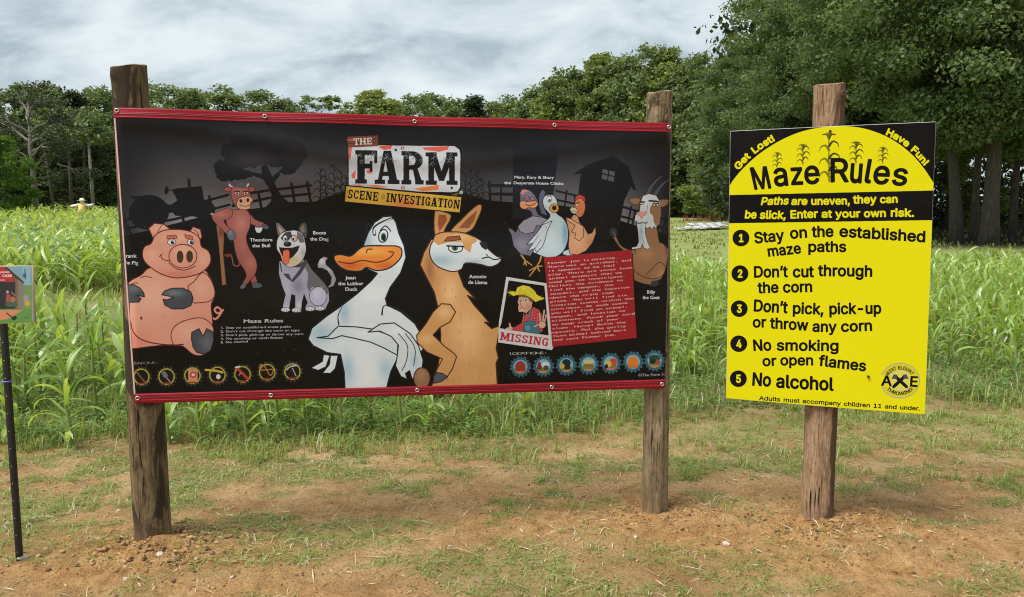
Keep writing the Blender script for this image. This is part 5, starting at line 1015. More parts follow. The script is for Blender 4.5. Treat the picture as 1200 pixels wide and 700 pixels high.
M['post_red'] = post_mat('red brown post wood', ((.3, (.26, .155, .088)), (.5, (.42, .275, .170)), (.75, (.55, .39, .26))), (.060, .034, .022), .50, 4.0, 2.2)
def f_endgrain(n, b, nt):
    w = n('ShaderNodeTexWave', wave_type='RINGS', rings_direction='Z'); w.inputs['Scale'].default_value = 14; w.inputs['Distortion'].default_value = 2.5
    nt.links.new(n.coord('Object'), w.inputs['Vector']); n.to(n.ramp(w.outputs['Fac'], (.2, (.16, .11, .06)), (.8, (.32, .24, .14))), 'Base Color'); set_(b, Roughness=.9)
M['endgrain'] = mat('end grain', f_endgrain)

def print_mat(name, img, rough, spec=.5, bump=0.0, coat=0.0):
    def f(n, b, nt):
        t = n('ShaderNodeTexImage'); t.image = img; t.interpolation = 'Linear'; t.extension = 'EXTEND'
        dust = n.noise(5, 6, .65, n.coord('Object'))
        c = n.mix(n.math('MULTIPLY', n.ramp(dust, (.42, (0, 0, 0)), (.8, (1, 1, 1))), .008), t.outputs['Color'], (.45, .38, .28))
        n.to(c, 'Base Color'); set_(b, Roughness=rough); b.inputs['Specular IOR Level'].default_value = spec
        n.to(n.ramp(dust, (.3, (rough*.85,)*3), (.75, (min(1, rough*1.3),)*3)), 'Roughness')
        if bump: n.bump(n.noise(3.5, 3, .5, n.coord('Object', (1, 1, 2.2))), bump, .03)
    return mat(name, f)
def simple(name, col, rough=.5, metal=0.0, var=.25, scale=30, spec=.5):
    def f(n, b, nt):
        k = n.noise(scale, 4, .6, n.coord('Object'))
        n.to(n.mix(k, tuple(q*(1-var) for q in col), tuple(min(1, q*(1+var)) for q in col)), 'Base Color'); set_(b, Roughness=rough, Metallic=metal); b.inputs['Specular IOR Level'].default_value = spec
    return mat(name, f)
M['hem'] = simple('red hem', (.26, .008, .017), .5, var=.18, scale=8, spec=.2)
M['hem_dark'] = simple('red hem fold shade', (.12, .006, .012), .5, var=.2)  # darker red strips: crease shade painted along the hem folds
M['hem_light'] = simple('red hem fold highlight', (.36, .02, .035), .45, var=.2, spec=.25)  # paler red strips: highlights painted along the hem folds
M['edge_pale'] = simple('pale banner edge', (.55, .36, .33), .5)
M['brass'] = simple('nickel grommet', (.62, .60, .54), .35, .9)
M['dark_hole'] = simple('grommet hole', (.02, .02, .02), .8)
M['sign_edge'] = simple('sign edge', (.52, .52, .50), .4)
M['screw'] = simple('screw head', (.05, .05, .05), .4, .6)
M['black_steel'] = simple('black painted steel', (.012, .013, .015), .4, var=.4)
M['zinc'] = simple('bright bolt', (.6, .62, .64), .35, .7)
M['purple'] = simple('purple tie', (.14, .10, .42), .5)
M['pale_wood'] = simple('pale edge', (.55, .42, .24), .7, var=.2)
M['hat'] = simple('scarecrow straw hat', (.75, .66, .42), .8); M['shirt'] = simple('scarecrow shirt', (.70, .55, .16), .8); M['sack'] = simple('scarecrow sack', (.72, .66, .56), .8)
M['pole'] = simple('grey pole', (.18, .14, .10), .8)
M['board'] = simple('weathered pale board', (.50, .51, .52), .6, var=.3, scale=2)
M['red_stalk'] = simple('reddish dry stalks', (.26, .09, .06), .8, var=.5, scale=9)

# ---------------------------------------------------------------- the ground: one sheet to the horizon
def graded(spans):
    out = []
    for a, b, s in spans: out.append(np.arange(a, b, s))
    return np.unique(np.round(np.concatenate(out + [np.array([spans[-1][1]])]), 4))
gx = graded([(-900, -120, 60), (-120, -30, 6), (-30, -8, 1), (-8, -3.6, .1), (-3.6, 3.9, .018), (3.9, 8, .1), (8, 30, 1), (30, 120, 6), (120, 900, 60)])
gy = graded([(-60, -6, 6), (-6, 1.6, .4), (1.6, 2.6, .05), (2.6, 5.6, .015), (5.6, 9, .04), (9, 16, .2), (16, 40, 1), (40, 160, 6), (160, 1500, 80)])
GX, GY = np.meshgrid(gx, gy)
GZ = ground_z(GX, GY)
fresh = np.zeros_like(GX)
for (a, b), r in zip(GROUND_POINTS, (.75, .85, 1.05)): fresh = np.maximum(fresh, np.exp(-(((GX - a) / r)**2 + ((GY - b + .1) / (r*.55))**2)))
fresh = np.clip(fresh * 1.3 * (.35 + 1.2*fbm(GX*2.2, GY*2.2, 77, 3)) + .55*sstep(.5, .7, fbm(GX*1.1, GY*1.6, 61, 3)), 0, 1)
def patches(x, y):
    """how grassy the bare strip is, 0..1"""
    p = np.maximum(sstep(.52, .68, fbm(x*1.5 + 3, y*2.8, 91, 3)), .95*sstep(.56, .66, fbm(x*3.6 + 7, y*7, 92, 3))) * (.62 + .38*sstep(3, 4.6, y))
    p = np.maximum(p, sstep(5.0, 6.1, y + .7*(fbm(x*.9, y*.9, 14, 2) - .5) + .35*sstep(.7, 1.6, x)) * (.45 + .55*fbm(x*3, y*3, 19, 2)))
    for (a, b), r in zip(GROUND_POINTS, (.55, .6, .8)): p = p * (1 - .93*np.exp(-(((x - a) / r)**2 + ((y - b + .12) / (r*.6))**2)))
    return p
green = patches(GX, GY)
ratio = GX / np.maximum(GY, 1)
lawn = .92 * np.maximum(np.maximum(sstep(16.5, 18, GY) * sstep(.17, .20, ratio), sstep(58, 62, GY)), sstep(2.9, 2.2, np.abs(GY - (12.4 + .10*(GX + 7.5)))) * .8)
soil = sstep(6.6, 8.0, GY) * (1 - lawn)  # earth under the maize, where the plants' shade is painted into the colour
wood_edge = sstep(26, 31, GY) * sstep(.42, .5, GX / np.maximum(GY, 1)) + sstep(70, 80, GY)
nx_, ny_ = len(gx), len(gy)
ii = (np.arange(ny_-1)[:, None]*nx_ + np.arange(nx_-1)[None]).ravel()
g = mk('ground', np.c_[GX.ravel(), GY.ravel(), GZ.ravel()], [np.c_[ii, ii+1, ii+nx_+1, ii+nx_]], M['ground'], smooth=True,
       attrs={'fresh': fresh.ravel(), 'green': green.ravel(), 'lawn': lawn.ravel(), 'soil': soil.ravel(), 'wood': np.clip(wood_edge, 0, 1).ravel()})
tag(g, kind='structure')
# ---------------------------------------------------------------- trees
def leaf_cloud(C, R, count, size, seed, flat=.75, up=.5, core=.2):
    """small leaf faces spread through ellipsoid clumps: centres C (n,3), radii R (n,)"""
    g = np.random.default_rng(seed)
    w = R**2; w = w / w.sum(); k = g.choice(len(C), count, p=w)
    d = g.normal(size=(count, 3)); d /= np.linalg.norm(d, axis=1)[:, None]
    r = R[k] * np.where(g.random(count) < .6, core + (1 - core) * g.random(count)**.5, np.minimum(np.abs(g.normal(size=count)), 1.35) * .8)
    P = C[k] + d * r[:, None] * np.array([1, 1, flat])
    N = g.normal(size=(count, 3)) + d*.5 + np.array([0, 0, up]); N /= np.linalg.norm(N, axis=1)[:, None]
    A = np.cross(N, g.normal(size=(count, 3))); A /= np.linalg.norm(A, axis=1)[:, None]; B = np.cross(N, A)
    s = size * (.55 + .9*g.random(count))[:, None]
    V = np.stack([P - A*s*.6, P - B*s*.34, P + A*s*.6, P + B*s*.34], 1).reshape(-1, 3)
    return V, np.arange(count*4).reshape(-1, 4)

def limb_path(p0, p1, n=5, sag=0.0, wob=.1, seed=0):
    g = np.random.default_rng(seed); t = np.linspace(0, 1, n)[:, None]
    P = np.asarray(p0)*(1-t) + np.asarray(p1)*t; L = np.linalg.norm(np.asarray(p1) - p0)
    P[1:-1] += g.normal(size=(n-2, 3)) * wob * L * .35; P[:, 2] += sag * L * np.sin(t[:, 0]*math.pi)
    return P

def tree_meshes(seed, h, cw, base, tr, leaves, size, mleaf, mbark, shape='round', lean=(0, 0), clumps=70, bend=0.0, limb_from=.25, rs=1.0, flat=.8):
    """trunk with limbs, and crown, both about the tree's foot; returns two meshes"""
    g = np.random.default_rng(seed)
    top = np.array([lean[0], lean[1], h*.93]); n = 9; t = np.linspace(0, 1, n)
    TP = np.c_[top[0]*t + bend*np.sin(t*3.1) + g.normal(size=n)*.03*tr*4*t, top[1]*t + g.normal(size=n)*.1*tr*t, top[2]*t]; TP[0, 2] = -.3
    mb = MB(); mb.tube(TP, tr * np.r_[1.35, (1 - t[1:]*.88)], 10)
    C, R = [], []
    for i in range(clumps):
        z = base + (h - base) * g.random()**.9; q = (z - base) / (h - base)
        if shape == 'round': w = math.sqrt(max(.04, 1 - (2*q - .95)**2)) * .95
        elif shape == 'cone': w = 1.05 - .92*q
        elif shape == 'vase': w = .45 + .65*q if q < .75 else 1.1 - 1.9*(q - .75)
        else: w = .9 - .5*q
        a = g.random()*2*math.pi; rr = cw/2 * w * (.25 + .75*g.random()**.6)
        k = np.interp(z, TP[:, 2], TP[:, 0]), np.interp(z, TP[:, 2], TP[:, 1])
        c = np.array([k[0] + math.cos(a)*rr, k[1] + math.sin(a)*rr, z]); C.append(c); R.append(cw * rs * (.07 + .09*g.random()) * (1 - .30*q))
        if i < 26 and z > h*.12:
            zz = max(h*limb_from*.9, z - rr*.9); s = np.array([np.interp(zz, TP[:, 2], TP[:, 0]), np.interp(zz, TP[:, 2], TP[:, 1]), zz])
            P = limb_path(s, c, 5, .06, .12, seed*31 + i); r0 = tr * (1 - zz/h*.85) * .42
            mb.tube(P, r0 * np.linspace(1, .18, 5), 5, cap=False)
    C, R = np.array(C), np.array(R)
    V, Q = leaf_cloud(C, R, leaves, size, seed + 5, flat=flat)
    a = mb.build('trunk', mbark, smooth=True); b = mk('crown', V, [Q], mleaf)
    ma, mb_ = a.data, b.data; bpy.data.objects.remove(a); bpy.data.objects.remove(b)
    return ma, mb_

def place_tree(kind, px, Y, meshes, label, h=1.0, w=1.0, group=None, rz=0.0, dx=0.0):
    x = (px - 600) / F_PX * (Y + .18) + dx; z = float(ground_z(x, Y, False))
    t = thing(kind, (x, Y, z - .1), label, 'tree', group, rz)
    t.scale = (w, w, h)
    link('trunk', meshes[0], t); link('crown', meshes[1], t)
    return t

FT = {'a': tree_meshes(11, 15, 8.5, .9, .24, 21000, .27, M['wood_far'], M['bark'], 'round', clumps=230),
      'b': tree_meshes(12, 15, 7.5, 1.2, .22, 19000, .26, M['wood_far'], M['bark'], 'vase', clumps=210),
      'c': tree_meshes(13, 15, 7.0, .9, .22, 17000, .26, M['wood_light'], M['bark'], 'round', clumps=200),
      'd': tree_meshes(14, 15, 6.5, 1.2, .20, 16000, .24, M['pine'], M['bark'], 'cone', clumps=180),
      'e': tree_meshes(15, 15, 5.0, 7.0, .18, 4500, .25, M['wood_far'], M['bark'], 'vase', clumps=70)}
GRP = 'trees of the wood edge behind the maize field'
def top_h(py, Y): return at_y(600, py, Y).z
side = ['dark full-crowned tree', 'dark tree with a widening crown', 'light green round tree', 'grey-green conical pine', 'thin tree with an open crown']
keys = 'abcde'
# px, top py, Y, kind, width factor, where it stands
row = [(-30, 112, 66, 'a', 1, 'at the far left end of the wood, cut by the frame'), (14, 104, 72, 'b', 1.1, 'at the far left, behind the pale bare-limbed pine'), (72, 104, 74, 'a', 1, 'right behind the scarecrow and the bare-limbed pine'),
       (98, 110, 68, 'd', 1.2, 'rising behind the scarecrow, left of the banner'), (124, 106, 72, 'a', 1, 'just left of the left banner post'), (150, 112, 76, 'd', 1.3, 'straight behind the top of the left banner post'),
       (178, 124, 82, 'c', 1, 'just right of the left banner post top'), (205, 104, 88, 'b', 1.1, 'double-topped, just right of the left banner post'), (232, 112, 90, 'a', .9, 'second from the left banner post over the top hem'),
       (286, 108, 98, 'b', 1.15, 'standing alone over the left third of the banner'), (338, 120, 104, 'a', .95, 'low behind the banner between two lone trees'), (381, 114, 100, 'e', .9, 'alone above the gap between printed oak and logo'),
       (408, 133, 104, 'a', .8, 'lowest of all, peeping over the hem left of the logo'), (440, 108, 96, 'c', 1.1, 'yellowish, over the hem above the printed logo'), (462, 118, 102, 'c', .9, 'yellowish, right beside its taller twin over the logo'),
       (486, 120, 96, 'b', .9, 'above the word side of the logo plate'), (508, 114, 104, 'a', .9, 'above the right end of the logo plate'), (536, 120, 98, 'a', .9, 'above the printed brown ears'), (558, 116, 94, 'd', 1.1, 'pointed, above the space between logo and silo'),
       (582, 124, 100, 'c', .9, 'low, above the space left of the printed silo'), (606, 118, 92, 'b', 1, 'above the printed silo'), (630, 106, 88, 'a', .9, 'where the wood starts to climb to the right'), (652, 94, 84, 'c', 1, 'lighter, on the climbing part of the wood line'),
       (676, 84, 82, 'b', 1, 'left of the twin light crowns'), (700, 66, 80, 'c', 1.05, 'light, one of the twin tall crowns above the barn print'), (728, 72, 78, 'a', 1, 'between the twin light crowns and the middle post'), (752, 66, 76, 'b', 1, 'directly left of the middle post top'),
       (778, 62, 74, 'c', 1, 'directly behind the middle post top'), (806, 76, 72, 'a', .95, 'in the gap between banner and yellow sign, left half'), (832, 72, 68, 'b', .95, 'in the gap between banner and yellow sign, right half'), (856, 60, 64, 'a', 1, 'at the left top corner of the yellow sign')]
for i, (px, py, Y, k, w, lab) in enumerate(row):
    hh = (top_h(py, Y) - float(ground_z((px-600)/F_PX*Y, Y, False))) / 14.8
    place_tree('pine_tree' if k == 'd' else 'woodland_tree', px, Y, FT[k], side[keys.index(k)] + ' ' + lab, hh, 1.25 * w * (.72 + .28*hh) * Y/84, GRP, rz=i*1.7)
# second row, closing the wood
ORD = 'first second third fourth fifth sixth seventh eighth ninth tenth eleventh twelfth thirteenth fourteenth fifteenth sixteenth seventeenth eighteenth nineteenth twentieth twenty-first twenty-second twenty-third twenty-fourth twenty-fifth twenty-sixth twenty-seventh twenty-eighth twenty-ninth thirtieth thirty-first thirty-second'.split()
for i in range(30):
    px = -60 + i*33 + rnd.uniform(-8, 8); Y = (84 + 8*rnd.random()) if not 170 < px < 640 else 112 + 8*rnd.random()
    k = 'abad'[i % 4]
    tops = np.interp(px, [-60, 150, 200, 420, 600, 680, 780, 900, 1000], [118, 120, 128, 140, 128, 100, 84, 80, 60])
    hh = (top_h(tops + rnd.uniform(0, 12), Y) - float(ground_z((px-600)/F_PX*Y, Y, False))) / 14.8
    place_tree('woodland_tree', px, Y, FT[k], 'dark tree, %s from the left in the back row of the wood behind the field' % ORD[i], hh, 1.15, 'trees in the depth of the wood', rz=i*2.1)
# dark undergrowth and far-off wood that reads as one mass
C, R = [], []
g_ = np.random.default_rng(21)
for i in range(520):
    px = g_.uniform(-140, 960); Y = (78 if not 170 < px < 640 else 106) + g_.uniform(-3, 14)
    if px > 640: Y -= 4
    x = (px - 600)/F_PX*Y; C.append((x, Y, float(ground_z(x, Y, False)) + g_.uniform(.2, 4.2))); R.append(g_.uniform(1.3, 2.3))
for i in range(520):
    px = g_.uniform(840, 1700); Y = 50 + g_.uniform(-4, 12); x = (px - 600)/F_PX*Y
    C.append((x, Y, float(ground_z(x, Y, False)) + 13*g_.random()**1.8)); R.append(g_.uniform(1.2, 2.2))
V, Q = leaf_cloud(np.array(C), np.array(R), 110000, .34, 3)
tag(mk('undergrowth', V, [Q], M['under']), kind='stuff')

# the tall near trees on the right
NT = [tree_meshes(41, 17, 11, 4.2, .24, 80000, .14, M['oak'], M['bark'], 'round', lean=(-3.2, 0), bend=.5, rs=.85, flat=.5, clumps=210, limb_from=.3),
      tree_meshes(42, 18, 12, 4.0, .31, 88000, .14, M['oak'], M['bark'], 'round', rs=.82, flat=.5, clumps=230, limb_from=.28),
      tree_meshes(43, 16, 9, 3.5, .15, 58000, .135, M['oak'], M['bark'], 'vase', rs=.9, flat=.5, clumps=150)]
near = [(1118, 31.5, 0, 1.0, 1.0, 'oak_tree', 'dark trunk leaning left, first one right of the yellow sign, broad crown', 0),
        (1136, 32.4, 2, 1.1, 1.05, 'oak_tree', 'slimmer leaning trunk beside the leftmost leaning one, right of the yellow sign', 2.9),
        (1154, 30.5, 1, 1.0, 1.0, 'oak_tree', 'thickest upright trunk at the right, its crown running out of the top of the picture', .4),
        (1181, 33.5, 2, 1.05, 1.1, 'oak_tree', 'slim upright trunk right of the thickest one', 1.3), (1197, 35.0, 2, 1.1, .9, 'oak_tree', 'pale slim trunk at the right edge of the picture', 2.2),
        (1245, 32.0, 1, 1.0, 1.0, 'oak_tree', 'broad dark crown reaching in from beyond the right edge', 2.0),
        (1006, 37.0, 0, .92, 1.02, 'oak_tree', 'broad tree right behind the top of the yellow sign post', 3.4), (950, 41.0, 1, .84, .86, 'oak_tree', 'dark tree over the left half of the yellow sign, beside the sky', 1.0),
        (903, 45.0, 0, .64, .72, 'oak_tree', 'smaller tree at the left end of the near oaks, under the edge of the sky', 5.0), (1060, 39, 1, 1.0, 1.1, 'oak_tree', 'tall tree behind the right upper corner of the yellow sign', 4.0),
        (1105, 44, 0, 1.15, 1.2, 'oak_tree', 'tree further back behind the leaning trunks', 2.5), (985, 48, 1, 1.15, 1.3, 'oak_tree', 'tree furthest back behind the post of the yellow sign', .9), (1215, 45, 0, 1.2, 1.2, 'oak_tree', 'tree further back at the right edge', 1.2)]
for px, Y, k, h, w, nm, lab, rz in near:
    place_tree(nm, px, Y, NT[k], lab, h, w, 'tall oaks behind the yellow sign', rz)
# low light green tree seen between the trunks
lt = tree_meshes(51, 6, 4.4, .6, .09, 8000, .15, M['wood_light'], M['bark'], 'round', clumps=36)
place_tree('young_tree', 1134, 43, lt, 'light green young tree glowing in the gap between the dark trunks', .95, 1.0, rz=1)
place_tree('young_tree', 830, 62, lt, 'low light green tree at the foot of the wood by the yellow sign', .7, 1.3, rz=3)

# the pale pine with bare spreading limbs, left of the banner
def bare_pine():
    Y = 56.0; x = (48 - 600)/F_PX*(Y+.3); z0 = float(ground_z(x, Y, False)); k = Y / F_PX
    t = thing('pine_tree', (x, Y, z0 - .1), 'tall pale pine with bare spreading limbs and thin flat crown, far left', 'tree')
    H = lambda dx, py, dy=0.0: np.array([dx * k, dy, (250 - py) * k + (CAM_H - z0) + .1])
    mb = MB(); mb.tube([H(0, 262), H(1, 225), H(0, 200), H(-1, 180), H(0, 150), H(-1, 108)], [.24, .2, .17, .14, .09, .03], 8)
    C, R = [], []
    g = np.random.default_rng(8)
    limbs = [(H(0, 198), H(-32, 186, -1.5)), (H(0, 200), H(24, 172, .8)), (H(0, 192), H(-14, 160, 1)), (H(0, 186), H(38, 166, -1)), (H(0, 176), H(-36, 158, 2)), (H(0, 172), H(52, 164, -2)), (H(0, 166), H(30, 140, 2)),
             (H(0, 160), H(-30, 136, -2)), (H(0, 150), H(20, 120, -1)), (H(0, 146), H(-20, 116, 1)), (H(20, 192, 1), H(44, 206, 1)), (H(0, 180), H(60, 178, -1)), (H(0, 190), H(-44, 170, -2)), (H(0, 140), H(6, 104, 0)), (H(0, 168), H(-46, 144, 1)), (H(0, 158), H(50, 140, 1))]
    for i, (a, b) in enumerate(limbs):
        P = limb_path(a, b, 6, .08, .10, i); mb.tube(P, np.linspace(.10, .02, 6), 5, cap=False)
        for q in range(5):
            c = P[-1 - q % 3] + g.normal(size=3) * np.array([.7, .7, .35]); C.append(c); R.append(g.uniform(.45, .95))
            mb.tube(limb_path(P[3], c, 3, .05, .1, q), [.03, .02, .01], 4, cap=False)
    mb.build('trunk', M['pale_bark'], t, smooth=True)
    V, Q = leaf_cloud(np.array(C), np.array(R), 9000, .16, 4, flat=.5); mk('crown', V, [Q], M['pine'], t)
bare_pine()
bt = tree_meshes(61, 6, 5.5, .3, .1, 12000, .16, M['bush'], M['bark'], 'round', clumps=50)
place_tree('young_tree', 2, 52, bt, 'bright yellow-green bushy tree at the left edge, before the dark wood', .95, 1.0, rz=1)
place_tree('young_tree', -34, 50, bt, 'bright green bushy tree beyond the left edge of the picture', 1.1, 1.1, rz=2)
for px, Y, lean in ((68, 64, .6), (88, 62, 0), (113, 61, .1), (102, 66, -.3)):
    hh = 6.5; x = (px - 600)/F_PX*Y; z = float(ground_z(x, Y, False))
    t = thing('woodland_tree', (x, Y, z - .1), {68: 'thin leaning bare trunk between the pale pine and the scarecrow', 88: 'thin dark trunk directly left of the scarecrow', 113: 'grey straight trunk right of the scarecrow', 102: 'slim trunk right behind the scarecrow'}[px], 'tree', GRP)
    mb = MB(); mb.tube([(0, 0, 0), (-lean*.5, 0, hh*.5), (-lean, 0, hh)], [.14, .12, .09], 7); mb.build('trunk', M['bark'] if px != 113 else M['pale_bark'], t, smooth=True)
    V, Q = leaf_cloud(np.array([(-lean, 0, hh + .6), (-lean + .9, .2, hh + .2), (-lean - .9, 0, hh + .1), (-lean, .5, hh + 1.4)]), np.array([1.2, 1., 1., 1.1]), 900, .3, int(px)); mk('crown', V, [Q], M['wood_far'], t)
# ---------------------------------------------------------------- posts, banner, signs
def post(name, px_top, py_top, base, r, material, label, seed, knots=(), top_slope=.012):
    Y = base.y; z0 = float(ground_z(base.x, base.y)); ztop = at_y(px_top, py_top, Y).z; h = ztop - z0
    xt = at_y(px_top, py_top, Y).x
    t = thing(name, (base.x, Y, z0), label, 'post', 'round timber posts'); g = np.random.default_rng(seed)
    n, seg = 140, 64; zz = np.linspace(-.25, h, n); a = np.linspace(0, 2*math.pi, seg, endpoint=False)
    A, Z = np.meshgrid(a, zz)
    rr = 1.0*r * (1.03 - .07*Z/h) * (1 + .022*(fbm(np.cos(A)*1.5 + 9, Z*1.6 + np.sin(A)*1.5, seed, 3) - .5)*2) + .003*(vnoise(A*5, Z*1.7, seed+3) - .5) + .003*(vnoise(A*14, Z*5, seed+4) - .5)
    for ka, kz, ks, kr in knots: rr = rr + kr*np.exp(-(((A - ka)*r/ks)**2 + ((Z - kz)/ks)**2))
    lean = (xt - base.x) / h
    X = rr*np.cos(A) + lean*np.clip(Z, 0, None) + .006*np.sin(Z*2.1 + seed); Yc = rr*np.sin(A)
    Z = np.where(Z > h - .0001, Z + top_slope*np.cos(A - 1) + .007*(vnoise(A*1.3, A*0, seed) - .5), Z)
    V = np.c_[X.ravel(), Yc.ravel(), Z.ravel()]
    i = np.arange(n-1)[:, None]*seg; j = np.arange(seg)[None]; k = (j + 1) % seg
    mk('shaft', V, [np.stack([i+j, i+k, i+seg+k, i+seg+j], -1).reshape(-1, 4)], material, t, smooth=True)
    ring = V[-seg:]; c = ring.mean(0) + (0, 0, .003); W = np.vstack([ring * [1, 1, 1], (ring - c)*[.9, .9, 1]*1.0 + c + (0, 0, .004), c[None]])
    Q = [(q, (q+1) % seg, seg + (q+1) % seg, seg + q) for q in range(seg)]; T = [(2*seg, seg + q, seg + (q+1) % seg) for q in range(seg)]
    mk('cut_top', W, [np.array(Q), np.array(T)], M['endgrain'], t)
    return t
R_L, R_M, R_R = .083, .068, .078
post('timber_post', 150, 78, POST_L, R_L, M['post_dark'], 'thick dark weathered round post under the left end of the black banner', 4, [(4.2, 2.25, .03, .012)])
post('timber_post', 774, 109, POST_M, R_M, M['post_mid'], 'grey-brown round post at the right end of the black banner', 7, [(4.9, .45, .03, .008)], .006)
rpost = post('timber_post', 973, 100, POST_R, R_R, M['post_red'], 'reddish half-barked round post behind the yellow rules sign, knot near its top', 12, [(5.3, 2.19, .034, .012)], .006)
mb = MB(); kz = 2.19; kp = np.array([-.030 + R_R*.40, -R_R*.86, kz]); kn = np.array([.35, -.93, .05]); mb.tube([kp, kp + kn*.008, kp + kn*.013, kp + kn*.010], [.022, .019, .011, .002], 14); ko = mb.build('knot', M['post_red'], rpost, smooth=True)

# the vinyl banner, stretched from post to post
PRINT = paint_banner().image('banner print')
M['banner'] = print_mat('printed vinyl', PRINT, .34, .20, .10)
xs = lambda P, r: Vector((P.x, P.y - r, 0))
bl, bm_ = xs(POST_L, R_L + .013), xs(POST_M, R_M + .013)
dirb = (bm_ - bl).normalized(); nb = Vector((dirb.y, -dirb.x, 0)).normalized()      # towards the camera
if nb.y > 0: nb = -nb
corner = [on_plane(px, py, bl, nb) for px, py in BQ]
Mh = homography([(0, 0), (1, 0), (1, 1), (0, 1)], BQ)
def b_base(u, v):
    return [corner[0]*(1-u)*(1-v) + corner[1]*u*(1-v) + corner[2]*u*v + corner[3]*(1-u)*v][0]
banner = thing('banner', tuple(b_base(.5, 1.0)), 'wide black vinyl banner of cartoon farm animals with red hems, stretched between two posts', 'banner')
B0 = Vector(banner.location)
Wb = (corner[1] - corner[0]).length; r_l, r_m = R_L + .013, R_M + .013
def b_surf(u, v, off=0.0):
    """point of the banner cloth; u, v in 0..1 over the print, v downwards"""
    p = b_base(u, v); s = u * Wb
    d = .0065*math.sin(u*9.0 + v*2.0)*math.sin(v*3.1) + .006*math.sin(u*21 + 5*v)*math.exp(-v*5) * 1 + .010*math.sin(math.pi*u)*math.sin(math.pi*v) \
        + .0045*math.exp(-((v - .20 - .10*u)/.05)**2)*math.sin(u*math.pi) - .004*math.exp(-((v - .30 - .16*u)/.06)**2)*math.sin(u*math.pi) + .0035*math.exp(-((v - .1 + .06*math.cos(u*6))/.03)**2)
    d *= 2.3; cl, cr = bl_s, Wb - br_s
    if s < cl: d = d*s/cl - (r_l - math.sqrt(max(r_l**2 - min(cl - s, r_l*.995)**2, 0)))
    if s > cr: d = d*(Wb - s)/br_s - (r_m - math.sqrt(max(r_m**2 - min(s - cr, r_m*.995)**2, 0)))
    return p + nb*(d + off) - B0
bl_s = min((bl - Vector((corner[0].x, corner[0].y, 0))).dot(dirb), .078); br_s = min((Vector((corner[1].x, corner[1].y, 0)) - bm_).dot(dirb), .066)
bl_s, br_s = max(bl_s, .03), max(br_s, .03)
def us():
    e1 = np.linspace(0, bl_s/Wb, 14)**1; e3 = np.linspace(1 - br_s/Wb, 1, 14); return np.concatenate([e1, np.linspace(bl_s/Wb, 1 - br_s/Wb, 150)[1:-1], e3])
def strip(name, v0, v1, off, material, nv=60, thick=0.0, bulge=0.0, u0=0.0, u1=1.0, parent=None, top_extra=None):
    U = us(); U = U[(U >= u0) & (U <= u1)]; Vv = np.linspace(0, 1, nv); P, UV = [], []
    for t in Vv:
        for u in U:
            a, b = (v0(u) if callable(v0) else v0), (v1(u) if callable(v1) else v1); v = a + (b - a)*t
            P.append(b_surf(u, v, off + bulge*math.sin(math.pi*t))); UV.append((u, 1 - v))
    P = np.array([tuple(p) for p in P]); n = len(U)
    i = (np.arange(nv-1)[:, None]*n + np.arange(n-1)[None]).ravel(); Q = np.c_[i, i+n, i+n+1, i+1]
    if thick:
        m = len(P); P2 = P - np.array(nb)*thick; P = np.vstack([P, P2]); UV = UV + UV
        Q2 = np.c_[i, i+1, i+n+1, i+n] + m
        e = np.arange(n-1); top = np.c_[e, e+1, e+1+m, e+m]; q = (nv-1)*n + e; bot = np.c_[q+1, q, q+m, q+1+m]
        f = np.arange(nv-1)*n; le = np.c_[f+n, f, f+m, f+n+m]; f = f + n - 1; ri = np.c_[f, f+n, f+n+m, f+m]
        Q = np.vstack([Q, Q2, top, bot, le, ri])
    return mk(name, P, [Q], material, parent or banner, smooth=True, uv=np.array(UV))
strip('printed_sheet', .002, .998, 0.0, M['banner'], 90, .0012)
th = strip('top_hem', -.002, .032, .0022, M['hem'], 8, .002, .0008)
bh = strip('bottom_hem', .969, 1.003, .0022, M['hem'], 8, .002, .0008)
strip('fold', .012, .015, .0036, M['hem_light'], 3, .0008, parent=th); strip('fold', .017, .0205, .0038, M['hem_dark'], 3, .0008, parent=th); strip('fold', .0275, .0295, .0036, M['hem_light'], 3, .0008, parent=th)
strip('fold', .973, .9755, .0036, M['hem_light'], 3, .0008, parent=bh); strip('fold', .981, .984, .0038, M['hem_dark'], 3, .0008, parent=bh); strip('fold', .991, .9935, .0036, M['hem_light'], 3, .0008, parent=bh)
strip('side_edge', .002, .998, .0015, M['edge_pale'], 30, .003, u0=0.0, u1=.0035)
def grommet(px, py):
    inv = np.linalg.inv(Mh) @ np.array([px, py, 1.0]); u, v = inv[0]/inv[2], inv[1]/inv[2]
    p = b_surf(min(max(u, .001), .999), v, .008); ang = np.linspace(0, 2*math.pi, 21)[:-1]; X, Zv = np.array(dirb), np.array((0, 0, 1.))
    V, Q = [], []
    for rad, o in ((.0105, -.002), (.0095, .0025), (.0070, .003), (.0055, .0005)):
        V += [np.array(p) + rad*(math.cos(a)*X + math.sin(a)*Zv) + np.array(nb)*o for a in ang]
    for k in range(3):
        Q += [(k*20 + q, k*20 + (q+1) % 20, (k+1)*20 + (q+1) % 20, (k+1)*20 + q) for q in range(20)]
    o = mk('grommet', V, [np.array(Q)], M['brass'], banner, smooth=True)
    c = [np.array(p) + 0.0058*(math.cos(a)*X + math.sin(a)*Zv) for a in ang]; mk('hole', c + [np.array(p)], [np.array([(q, (q+1) % 20, 20) for q in range(20)])], M['dark_hole'], o)
for px, py in ((137.5, 130), (311, 136.3), (487, 142.3), (650.5, 146.8), (783, 149.2), (318.5, 463), (490, 457), (647, 453.2), (775.5, 450.2), (161.5, 466.5)): grommet(px, py)

